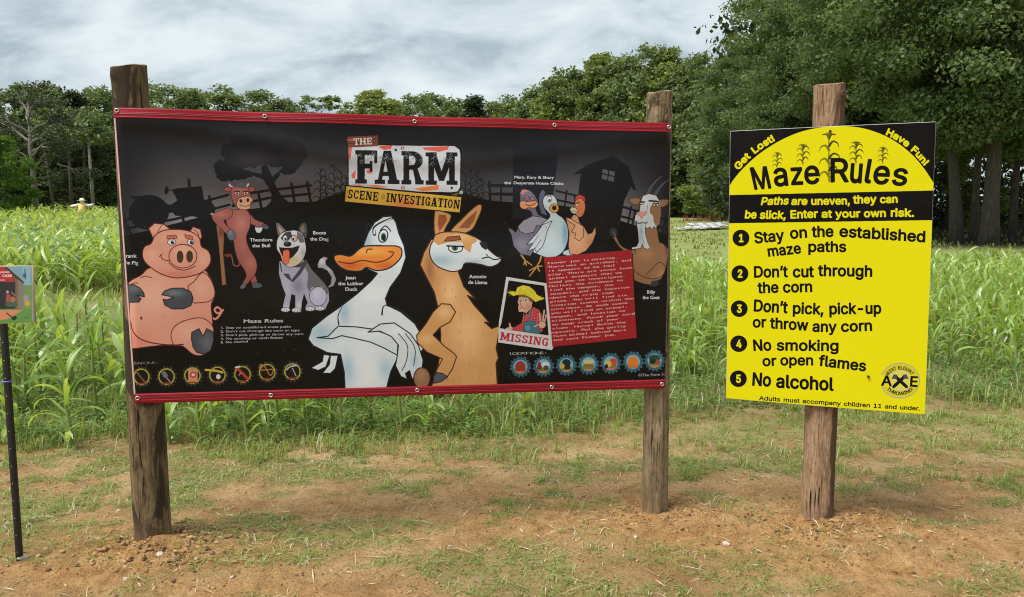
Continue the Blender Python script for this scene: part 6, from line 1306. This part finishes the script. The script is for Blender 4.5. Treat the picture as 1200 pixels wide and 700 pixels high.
# the yellow rules sign
RULES = paint_rules().image('rules print')
M['rules'] = print_mat('printed sign face', RULES, .45, .12)
yaw = math.radians(17.5); ns = Vector((-math.sin(yaw), -math.cos(yaw), 0)); ds = Vector((math.cos(yaw), -math.sin(yaw), 0))
p_front = Vector((POST_R.x + .012, POST_R.y, 0)) + ns*(R_R + .024)
sc_ = [on_plane(px, py, p_front, ns) for px, py in SQ]
sign = thing('rules_sign', tuple((sc_[2] + sc_[3])*.5), 'bright yellow and black maze rules board with five numbered rules, screwed to a timber post', 'sign')
S0 = Vector(sign.location); L = [np.array(c - S0) for c in sc_]; nn = np.array(ns); V, UV, Q = [], [], []
NU = 24
for j in range(NU + 1):
    for i in range(NU + 1):
        u, v = i/NU, j/NU; p = L[0]*(1-u)*(1-v) + L[1]*u*(1-v) + L[2]*u*v + L[3]*(1-u)*v
        V.append(p + nn*(.004*math.sin(u*math.pi)*math.cos(v*5) - .006*(2*u - 1)**2)); UV.append((u, 1 - v))
for j in range(NU):
    for i in range(NU): a = j*(NU+1) + i; Q.append((a, a+NU+1, a+NU+2, a+1))
mk('printed_face', V, [np.array(Q)], M['rules'], sign, smooth=True, uv=np.array(UV))
m = len(V); W = np.array([v - nn*.0007 for v in V] + [v - nn*.005 for v in V]); Q2 = []
rim = [i for i in range(NU+1)] + [j*(NU+1) + NU for j in range(1, NU+1)] + [NU*(NU+1) + i for i in range(NU-1, -1, -1)] + [j*(NU+1) for j in range(NU-1, 0, -1)]
cen = W[:m].mean(0)
for a, b in zip(rim, rim[1:] + rim[:1]): Q2.append((a, b, b + m, a + m))
W[rim] = W[rim] + (W[rim] - cen)*.0022; W[[r + m for r in rim]] = W[[r + m for r in rim]] + (W[[r + m for r in rim]] - cen)*.0022
Q3 = [(q[3] + m, q[2] + m, q[1] + m, q[0] + m) for q in Q] + [tuple(q) for q in Q]
mk('backing_board', W, [np.array(Q2 + Q3)], M['sign_edge'], sign)
for px, py in ((972.8, 153.8), (1017.6, 441.6), (966, 462)):
    if py > 455: continue
    p = np.array(on_plane(px, py, p_front + ns*.006, ns) - S0); mb = MB(); mb.tube([p - nn*.003, p + nn*.0018, p + nn*.003], [.0065, .0065, .003], 12); mb.build('screw', M['screw'], sign, smooth=True)

# the small picture sign on a black stake
SMALL = paint_small().image('small print'); M['small'] = print_mat('small printed face', SMALL, .45)
zs = float(ground_z(STAKE.x, STAKE.y))
stake = thing('stake', (STAKE.x, STAKE.y, zs), 'thin black steel stake with punched holes holding the small picture sign at the left edge', 'stake')
Ht = at_y(2, 318, STAKE.y).z - zs; xtop = at_y(-1, 318, STAKE.y).x - STAKE.x
mb = MB()
def prof(z): 
    x = xtop*z/Ht; w, d, t = .0155, .011, .003
    return [(x - w, d, z), (x - w + t, -d*.2, z), (x - .008, -d, z), (x + .008, -d, z), (x + w - t, -d*.2, z), (x + w, d, z), (x + w - t, d + t, z), (x + .006, -d + t, z), (x - .006, -d + t, z), (x - w + t, d + t, z)]
zl = [-.15, Ht*.33, Ht*.66, Ht]; V = [p for z in zl for p in prof(z)]; Q = [(k*10 + q, k*10 + (q+1) % 10, (k+1)*10 + (q+1) % 10, (k+1)*10 + q) for k in range(3) for q in range(10)]
mb.add(V, Q); mb.build('channel', M['black_steel'], stake)
z = .045
while z < Ht - .05:
    x = xtop*z/Ht; mb = MB(); mb.tube([(x + .002, -.0105, z), (x + .002, -.0125, z)], [.0022, .0018], 8); mb.build('rivet', M['zinc'], stake); z += .085
zt = at_y(3, 447, STAKE.y).z - zs; x = xtop*zt/Ht
mb = MB(); a = np.linspace(0, 2*math.pi, 17); mb.tube(np.c_[x + .02*np.cos(a), .002 + .018*np.sin(a), np.full(17, zt)], .004, 6, cap=False); mb.build('cable_tie', M['purple'], stake, smooth=True)
ys = STAKE.y - .018; n0 = Vector((-.10, -1, 0)).normalized()
cs = [on_plane(px, py, Vector((STAKE.x, ys, 0)), n0) for px, py in LQ]
small = thing('picture_sign', tuple((cs[2] + cs[3])*.5), 'small barn picture sign with red caption, cut by the left edge', 'sign')
P0 = Vector(small.location); c4 = [np.array(c - P0) for c in cs]; nn0 = np.array(n0)
mk('printed_face', c4, [np.array([(0, 3, 2, 1)])], M['small'], small, uv=np.array([(0, 1), (1, 1), (1, 0), (0, 0)]))
c5 = [c + (c - np.mean(c4, 0))*.022 for c in c4]
k1, k2 = [c - nn0*.0008 for c in c5], [c - nn0*.0128 for c in c5]
mk('backing_board', k1 + k2, [np.array([(0, 3, 2, 1), (4, 5, 6, 7), (0, 1, 5, 4), (1, 2, 6, 5), (2, 3, 7, 6), (3, 0, 4, 7)])], M['pale_wood'], small)

# scarecrow far out in the maize
def scarecrow():
    Y = 47.0; x = (100 - 600)/F_PX*Y; z0 = float(ground_z(x, Y, False)); zc = at_y(96, 240, Y).z - z0; k = Y/F_PX
    t = thing('scarecrow', (x, Y, z0), 'little scarecrow with yellow shirt, spread arms and pale hat, standing far out in the maize', 'scarecrow')
    mb = MB(); mb.tube([(0, 0, 0), (0, 0, zc + .1)], .035, 6); mb.tube([(-.55, 0, zc - .05), (.6, 0, zc)], .025, 6); mb.build('pole', M['pole'], t)
    mb = MB(); mb.tube([(0, 0, zc - .62), (0, 0, zc - .3), (0, 0, zc), (0, 0, zc + .06)], [.26, .24, .20, .08], 10); mb.build('shirt', M['shirt'], t, smooth=True)
    for s in (-1, 1): mb = MB(); mb.tube([(s*.1, 0, zc), (s*.4, .02, zc - .06), (s*.66, 0, zc - .12 + .1*(s > 0))], [.11, .09, .10], 8); mb.build('sleeve', M['sack'], t, smooth=True)
    mb = MB(); mb.tube([(0, 0, zc + .03), (0, 0, zc + .1), (0, 0, zc + .22), (0, 0, zc + .28)], [.07, .13, .12, .05], 10); mb.build('head', M['sack'], t, smooth=True)
    mb = MB(); mb.tube([(0, 0, zc + .235), (0, 0, zc + .25), (0, 0, zc + .27), (0, 0, zc + .38), (0, 0, zc + .40)], [.25, .27, .13, .11, .04], 12); mb.build('hat', M['hat'], t, smooth=True)
scarecrow()

# pale boards dumped on the lawn behind the maize, between banner and sign
def dumped():
    for i, (px, py, w, d, rz, tilt) in enumerate(((808, 264.5, 1.7, .9, .1, .02), (822, 262.5, 2.0, 1.0, -.15, .05), (836, 262, 1.9, .9, .2, .03), (827, 260.5, 2.2, .8, .05, .10), (846, 264, 1.4, .7, -.3, .02))):
        Y = 44 + i*.8; x = (px - 600)/F_PX*Y; z = float(ground_z(x, Y, False)); mb = MB(); c, s = math.cos(rz), math.sin(rz)
        R = np.array([[c, -s, 0], [s, c, 0], [0, 0, 1]]) @ np.array([[1, 0, 0], [0, 1, -tilt], [0, tilt, 1]])
        for q in range(4): mb.box(R @ np.array([(q - 1.5)*w/4, 0, 0]), (w/4 - .02, d, .05 + .01*(q % 2)), R)
        o = mb.build('board_panel', M['board']); o.location = (x, Y, z + .12 + .05*i)
        tag(o, ['flattest pale panel at the left end of the boards dumped on the lawn', 'pale panel lying second from the left of the boards dumped on the lawn', 'wide pale panel in the middle of the boards dumped on the lawn', 'tilted pale panel on top of the boards dumped on the lawn', 'short panel at the right end of the dumped boards, by the yellow sign'][i], 'board', 'pale boards dumped on the lawn')
dumped()
V, Q = [], []
g_ = np.random.default_rng(5)
n = 150; px = g_.uniform(800, 880, n); Y = g_.uniform(58, 62, n); x = (px - 600)/F_PX*Y; z = ground_z(x, Y, False); h = g_.uniform(.2, .8, n); dx = g_.normal(size=n)*.25
V = np.stack([np.c_[x - .03, Y, z], np.c_[x + .03, Y, z], np.c_[x + dx, Y + dx*.3, z + h]], 1).reshape(-1, 3)
tag(mk('dry_stalks', V, [np.arange(3*n).reshape(-1, 3)], M['red_stalk']), kind='stuff')
# ---------------------------------------------------------------- maize
def leaf_shape(L, W, droop, curl, seg=8, seed=0, fold=.35):
    """one arching blade with a folded midrib, rooted at the origin and growing along +X and up"""
    g = random.Random(seed); V = []; x = z = 0.0; a = math.radians(curl); st = L/seg; yy = 0.0
    for i in range(seg + 1):
        t = i/seg; w = W * (.55 + .9*t) * (1 - t)**.62 if t < 1 else 0.0; w = min(w, W*.62) if t < .15 else w
        tw = .25*math.sin(t*5 + seed)
        V += [(x, yy - w/2*math.cos(tw), z + w*fold/2 + w/2*math.sin(tw)), (x, yy, z), (x, yy + w/2*math.cos(tw), z + w*fold/2 - w/2*math.sin(tw))]
        x += st*math.cos(a); z += st*math.sin(a); a -= math.radians(droop)/seg * (.4 + 1.6*t); yy += g.uniform(-.01, .01)*(L/.6)
    Q = []
    for i in range(seg):
        for k in (0, 1): b = i*3 + k; Q.append((b, b+3, b+4, b+1))
    return np.array(V), np.array(Q)
LEAF = []
for i in range(12):
    r_ = random.Random(100 + i); L = (.52, .62, .70, .58, .48, .66)[i % 6]
    V, Q = leaf_shape(L, r_.uniform(.055, .082), (75, 110, 135, 50, 95, 150)[i % 6] + r_.uniform(-10, 10), (56, 48, 52, 74, 60, 50)[i % 6], 8 if i < 6 else 9, i)
    o = mk('leaf', V, [Q], M['corn'], smooth=True); LEAF.append(o.data); bpy.data.objects.remove(o)
STALK = []
for i in range(3):
    mb = MB(); h = 1.0; z = np.linspace(-.03, h, 9)
    mb.tube(np.c_[.012*np.sin(z*4 + i), .010*np.cos(z*3 + i), z], np.array([1.15, 1, 1.05, .95, 1, .9, .8, .6, .25])*.0125, 7, cap=False)
    o = mb.build('stalk', M['corn_stalk'], smooth=True); STALK.append(o.data); bpy.data.objects.remove(o)

def plants():
    g = random.Random(17); out = []
    y = 5.42; rowi = 0
    while y < 62:
        step_r = .50 if y < 20 else (.8 if y < 34 else 1.15); sp = .15 if y < 12 else (.19 if y < 20 else (.36 if y < 34 else .55))
        x = -.80*y - 1.0
        while x < .86*y + 1.2:
            xx, yy = x + g.uniform(-.10, .10), y + g.uniform(-.16, .16) + .03*x; px = 600 + F_PX*xx/yy
            x += sp * g.uniform(.7, 1.4)
            y0 = np.interp(px, [-200, 0, 150, 300, 600, 760, 860, 1000, 1100, 1300], [5.3, 5.3, 5.3, 5.35, 5.5, 7.0, 7.3, 7.4, 7.7, 7.4])
            y1 = np.interp(px, [-200, 500, 640, 760, 860, 1000, 1300], [60, 60, 34, 17.5, 17.2, 18.5, 19.5])
            if yy < y0 or yy > y1: continue
            cy = 12.4 + .10*(xx + 7.5)                                                  # the mown path across the field
            if abs(yy - cy) < 2.6 and xx < 3 and xx > -16: continue
            if yy < 10.4 and px < 220 and g.random() < (.75 if yy > 8.2 and px > 50 else .3): continue
            if yy < y0 + 1.2 and g.random() < .45: continue
            out.append((xx, yy, px, (.66 if px > 640 else .82 if yy < 11 else .9) * g.uniform(.72, 1.06) * (.62 + .38*min(1, (yy - y0)/2.2 + .3)) * (1.14 if px < 220 and yy > 15 else 1.0)))
        y += step_r
    return out
PL = plants()
def visible(p):
    x, y, px, s = p; base = 350 + F_PX*math.tan(math.atan(CAM_H/y) - PITCH); tip = 350 + F_PX*math.tan(math.atan((CAM_H - s)/y) - PITCH)
    if px < -25 or px > 1225: return False
    if 165 < px < 770 and base < 462: return False
    if 862 < px < 1082 and base < 470: return False
    return True
PL.sort(key=lambda p: (not visible(p), p[1]))
NEAR = [p for p in PL if visible(p)][:298]; near_set = set(id(p) for p in NEAR); REST = [p for p in PL if id(p) not in near_set]
g = random.Random(23)
ZONES = ((50, 'below the picture sign'), (165, 'between picture sign and banner'), (330, 'below the pig print'), (560, 'under the duck print'), (770, 'under the right banner end'), (865, 'between banner and yellow sign'), (1085, 'under the yellow sign'), (1145, 'just right of the yellow sign'), (9999, 'by the right picture edge'))
def zone(px): return next(z for l, z in ZONES if px < l)
NEAR.sort(key=lambda p: (p[1], p[0])); row_of, rows_seen = {}, {}
for p in NEAR:
    k = int(round((p[1] - .03*p[0] - 5.42)/.50)); row_of[id(p)] = k; rows_seen.setdefault(zone(p[2]), set()).add(k)
buckets = {}
for p in NEAR: buckets.setdefault((zone(p[2]), row_of[id(p)]), []).append(p)
labels = {}
for (zn, k), ps in buckets.items():
    kk = sorted(rows_seen[zn]).index(k)
    for q, p in enumerate(sorted(ps, key=lambda p: p[2])):
        labels[id(p)] = '%s maize plant, %s from left in the %s row %s' % ('tall' if p[3] > .75 else 'short' if p[3] < .55 else 'middling', ORD[q], ORD[kk], zn)
for p_ in NEAR:
    x, y, px, s = p_
    z = float(ground_z(x, y)); nl = g.randint(8, 11) if y < 8.5 else g.randint(7, 9); az = g.uniform(0, math.pi)
    t = thing('maize_plant', (x, y, z - .01), labels[id(p_)], 'maize plant', 'maize plants nearest the camera')
    st = link('stalk', STALK[g.randrange(3)], t, scale=(1, 1, s*.78))
    for i in range(nl):
        f = i/(nl - 1); k = g.randrange(12); up = f > .75
        a = az + math.pi*i + g.uniform(-.45, .45); q = s * (.72 + .42*math.sin(math.pi*min(1, f*1.05)))*g.uniform(.85, 1.12)
        if up: k = 3 + 6*(k % 2)
        link('leaf', LEAF[k], t, (0, 0, s*(.05 + .70*f)), (g.uniform(-.3, .3), (-.15 if up else .05) + g.uniform(-.3, .3), a), (q, q*g.uniform(1.15, 1.7), q))
# the rest of the field as one mass
LV = [leaf_shape(L, .074, d, c, 4, i) for i, (L, d, c) in enumerate(((.6, 90, 52), (.66, 125, 50), (.56, 60, 66), (.6, 140, 54)))]
VV, QQ, n = [], [], 0
for x, y, px, s in REST:
    z = float(ground_z(x, y, False)); nl = 9 if y < 24 else 6; az = g.uniform(0, math.pi); wide = 1.45 if y < 20 else (1.35 if y < 35 else 2.0)
    for i in range(nl):
        V, Q = LV[g.randrange(4)]; f = i/(nl-1); a = az + math.pi*i + g.uniform(-.5, .5); q = s*g.uniform(.8, 1.15); c, sn = math.cos(a), math.sin(a); t_ = g.uniform(-.45, .45)
        V = V @ np.array([[1, 0, 0], [0, math.cos(t_), math.sin(t_)], [0, -math.sin(t_), math.cos(t_)]]); W = V * (q*(1.15 if y > 30 else 1), q*wide, q); W = np.c_[W[:, 0]*c - W[:, 1]*sn + x, W[:, 0]*sn + W[:, 1]*c + y, W[:, 2] + z + s*(.08 + .68*f)]
        VV.append(W); QQ.append(Q + n); n += len(W)
    st = np.array([(x - .012, y, z), (x + .012, y, z), (x + .004, y, z + s*.75), (x - .004, y, z + s*.75)]); VV.append(st); QQ.append(np.array([(0, 1, 2, 3)]) + n); n += 4
tag(mk('maize_field', np.concatenate(VV), [np.concatenate(QQ)], M['corn'], smooth=True), kind='stuff')
print('maize', len(NEAR), len(REST), 'quads', sum(len(q) for q in QQ))

# ---------------------------------------------------------------- grass, weeds, straw, clods, stones
def tufts(name, X, Y, blades, hmin, hmax, width, spread, material, seed, lean=.6, detail=True):
    g = np.random.default_rng(seed); n = len(X)*blades
    x0 = np.repeat(X, blades) + g.normal(size=n)*spread*.5; y0 = np.repeat(Y, blades) + g.normal(size=n)*spread*.5
    z0 = ground_z(x0, y0, detail) - .004
    a = g.random(n)*2*math.pi; h = g.uniform(hmin, hmax, n) * np.repeat(g.uniform(.6, 1.25, len(X)), blades); l = np.abs(g.normal(size=n))*lean*h
    dx, dy = np.cos(a), np.sin(a); wx, wy = -dy*width/2, dx*width/2; w = g.uniform(.6, 1.4, n); wx, wy = wx*w, wy*w
    mx, my, mz = x0 + dx*l*.35, y0 + dy*l*.35, z0 + h*.6; tx, ty, tz = x0 + dx*l*1.1, y0 + dy*l*1.1, z0 + h*np.clip(1 - l/h*.35, .25, 1)
    V = np.stack([np.c_[x0 - wx, y0 - wy, z0], np.c_[x0 + wx, y0 + wy, z0], np.c_[mx + wx, my + wy, mz], np.c_[mx - wx, my - wy, mz], np.c_[tx, ty, tz]], 1).reshape(-1, 3)
    b = np.arange(n)[:, None]*5
    return tag(mk(name, V, [b + np.array([[0, 1, 2, 3]]), b + np.array([[3, 2, 4]])], material), kind='stuff')
def scatter(n, y0, y1, seed, dens, wl=-.74, wr=.80, power=1.0):
    g = np.random.default_rng(seed); Y = y0 + (y1 - y0)*g.random(n)**power; X = Y*(wl + (wr - wl)*g.random(n)); k = g.random(n) < dens(X, Y); return X[k], Y[k]
pathmask = lambda x, y: np.abs(y - (12.4 + .10*(x + 7.5))) < 2.0
# short turf patches on the bare strip
X, Y = scatter(16000, 2.7, 6.2, 1, lambda x, y: np.clip(patches(x, y)*.62 - .05, 0, 1))
tufts('grass_patches', X, Y, 12, .008, .034, .0036, .05, M['turf'], 2, 2.2)
X, Y = scatter(1800, 2.7, 5.6, 4, lambda x, y: .05 + .6*patches(x, y))
tufts('grass_patches', X, Y, 5, .012, .045, .003, .04, M['straw'], 5, 2.6)
X, Y = scatter(900, 4.2, 6.6, 44, lambda x, y: patches(x, y)*(.3 + .7*sstep(.2, 1.2, x))); tufts('grass_tufts', X, Y, 14, .03, .10, .005, .05, M['turf'], 45, 1.0)
# weedy verge and the growth between the maize
ybase = lambda x, y: np.interp(600 + F_PX*x/y, [0, 150, 400, 620, 760, 860, 1000, 1100, 1300], [5.35, 5.35, 5.35, 5.5, 5.9, 6.2, 6.3, 6.5, 6.3])
X, Y = scatter(11000, 5.0, 9.0, 6, lambda x, y: sstep(-.3, .7, y - ybase(x, y) + (fbm(x*1.8, y*2.6, 5, 3) - .5)*2.4)*.9)
tufts('verge_grass', X, Y, 8, .03, .14, .007, .07, M['grass'], 7, .9)
X, Y = scatter(2500, 5.0, 8.5, 61, lambda x, y: sstep(-.3, .7, y - ybase(x, y))*(.12 + .6*sstep(-.3, 1.5, x))); tufts('dry_grass', X, Y, 6, .04, .20, .005, .08, M['straw'], 62, 1.0)
X, Y = scatter(4200, 5.2, 8.6, 16, lambda x, y: sstep(-.1, .4, y - ybase(x, y))*(fbm(x*1.1, y*1.1, 8, 2) > .50)*.6)
tufts('verge_grass', X, Y, 6, .12, .34, .009, .06, M['grass'], 17, .45)
X, Y = scatter(7000, 8.5, 17, 8, lambda x, y: np.where(pathmask(x, y), .25, .8))
tufts('field_grass', X, Y, 7, .05, .20, .014, .14, M['grass'], 9, .5, False)
X, Y = scatter(5000, 16, 60, 10, lambda x, y: .55 + 0*x)
tufts('field_grass', X, Y, 6, .05, .20, .05, .4, M['grass'], 11, .6, False)
# broad-leaved weeds
def weeds(name, X, Y, k, size, hgt, seed):
    g = np.random.default_rng(seed); n = len(X)*k
    a = g.random(n)*2*math.pi; r = g.uniform(.2, 1, n)*size*1.6; x = np.repeat(X, k) + np.cos(a)*r; y = np.repeat(Y, k) + np.sin(a)*r
    z = ground_z(x, y) + .01 + g.random(n)*hgt*np.repeat(g.uniform(.3, 1, len(X)), k); s = size*g.uniform(.5, 1.1, n)
    e = g.uniform(-.4, .6, n); ux, uy, uz = np.cos(a)*s, np.sin(a)*s, e*s; vx, vy = -np.sin(a)*s*.33, np.cos(a)*s*.33
    V = np.stack([np.c_[x, y, z], np.c_[x + ux*.5 + vx, y + uy*.5 + vy, z + uz*.6], np.c_[x + ux, y + uy, z + uz*.7], np.c_[x + ux*.5 - vx, y + uy*.5 - vy, z + uz*.6]], 1).reshape(-1, 3)
    return tag(mk(name, V, [np.arange(4*n).reshape(-1, 4)], M['weed']), kind='stuff')
X, Y = scatter(5200, 5.2, 9.5, 12, lambda x, y: sstep(-.2, .5, y - ybase(x, y))*.8); weeds('weeds', X, Y, 14, .045, .22, 13)
X, Y = scatter(3200, 2.9, 6.3, 14, lambda x, y: patches(x, y)*.9); weeds('weeds', X, Y, 9, .015, .025, 15)
# straw and stalk bits lying on the dirt
def straws(n, seed):
    g = np.random.default_rng(seed); y = 2.75 + 3.2*g.random(n); x = y*(-.73 + 1.5*g.random(n)); a = g.random(n)*math.pi; L = g.uniform(.012, .085, n)*np.where(g.random(n) < .12, 1.8, 1); w = g.uniform(.0012, .0034, n)
    dx, dy = np.cos(a)*L/2, np.sin(a)*L/2; ex, ey = -np.sin(a)*w, np.cos(a)*w
    za, zb = ground_z(x - dx, y - dy) + .004, ground_z(x + dx, y + dy) + .004 + g.random(n)*.012; zm = np.maximum(ground_z(x, y) + .004, (za + zb)/2)
    V = np.stack([np.c_[x - dx, y - dy, za], np.c_[x + ex, y + ey, zm], np.c_[x + dx, y + dy, zb], np.c_[x - ex, y - ey, zm + .002]], 1).reshape(-1, 3)
    tag(mk('straw_litter', V, [np.arange(4*n).reshape(-1, 4)], M['straw']), kind='stuff')
straws(750, 31)
# clods of earth
ICO_V = []
ph = (1 + 5**.5)/2
for a, b in ((-1, ph), (1, ph), (-1, -ph), (1, -ph)): ICO_V.append((a, b, 0))
for a, b in ((-1, ph), (1, ph), (-1, -ph), (1, -ph)): ICO_V.append((0, a, b))
for a, b in ((ph, -1), (ph, 1), (-ph, -1), (-ph, 1)): ICO_V.append((a, 0, b))
ICO_V = np.array(ICO_V)/math.hypot(1, ph)
ICO_F = np.array([(0,11,5),(0,5,1),(0,1,7),(0,7,10),(0,10,11),(1,5,9),(5,11,4),(11,10,2),(10,7,6),(7,1,8),(3,9,4),(3,4,2),(3,2,6),(3,6,8),(3,8,9),(4,9,5),(2,4,11),(6,2,10),(8,6,7),(9,8,1)])
def clods(X, Y, S, seed, name='soil_clods'):
    g = np.random.default_rng(seed); n = len(X)
    V = ICO_V[None]*(1 + .55*np.clip(g.normal(size=(n, 12, 1)), -1.3, 1.6)*.6) * (S[:, None]*g.uniform(.6, 1.3, (n, 3)))[:, None]; V[..., 2] *= .6
    V += np.stack([X, Y, ground_z(X, Y) + S*.15], 1)[:, None]
    F = (ICO_F[None] + np.arange(n)[:, None, None]*12).reshape(-1, 3)
    tag(mk(name, V.reshape(-1, 3), [F], M['clod'], smooth=False), kind='stuff')
X, Y = scatter(26000, 2.7, 5.8, 51, lambda x, y: (.25 + .9*fbm(x*2.5, y*2.5, 33, 3))*(1 - .7*patches(x, y))); gS = np.random.default_rng(3); clods(X, Y, .0015 + .007*gS.random(len(X))**4, 52)
cx, cy, cs_ = [], [], []
for i, (a, b) in enumerate(GROUND_POINTS):
    n = (1500, 1000, 1700)[i]; r = np.abs(gS.normal(size=n))*(.20, .22, .42)[i] + (R_L, R_M, R_R)[i]; t = gS.random(n)*2*math.pi
    cx.append(a + np.cos(t)*r + (.1 if i == 0 else 0)); cy.append(b - .06 + np.sin(t)*r*.75); cs_.append(.0025 + (.014, .009, .011)[i]*gS.random(n)**5)
clods(np.concatenate(cx), np.concatenate(cy), np.concatenate(cs_), 53)
# single pale stones
def stone(px, py, s, lab, seed):
    d = ray(px, py); k = -CAM_H/d.z; x, y = d.x*k, d.y*k; g = np.random.default_rng(seed)
    V = ICO_V.copy(); F = ICO_F
    mid = {}; V = list(map(tuple, V)); F2 = []
    def m_(a, b):
        q = (min(a, b), max(a, b))
        if q not in mid: p = np.array(V[a]) + np.array(V[b]); V.append(tuple(p/np.linalg.norm(p))); mid[q] = len(V) - 1
        return mid[q]
    for a, b, c in F: ab, bc, ca = m_(a, b), m_(b, c), m_(c, a); F2 += [(a, ab, ca), (b, bc, ab), (c, ca, bc), (ab, bc, ca)]
    V = np.array(V); V = V*(1 + .16*g.normal(size=(len(V), 1)))*np.array([1, .8, .55])*s
    o = mk('stone', V, [np.array(F2)], M['stone']); o.location = (x, y, float(ground_z(x, y)) + s*.2); o.rotation_euler = (g.uniform(-.3, .3), g.uniform(-.3, .3), g.random()*6)
    tag(o, lab, 'stone', 'pale stones lying on the dirt')
stone(188, 659, .020, 'pale pinkish stone lying right in front of the thick left post', 1)
stone(139, 598, .014, 'white stone left of the thick left post', 2)
stone(27, 654, .026, 'flat pale stone against the foot of the black stake', 3)
stone(147, 684, .014, 'small pale stone near the bottom edge, lower left of the thick post', 4)
stone(745, 632, .014, 'small grey-brown stone before the middle post', 5)
stone(851, 641, .022, 'pale broken stone between the middle post and the post of the yellow sign', 6)
stone(272, 677, .012, 'small brown stone at the bottom, right of the thick post', 7)
print('built')
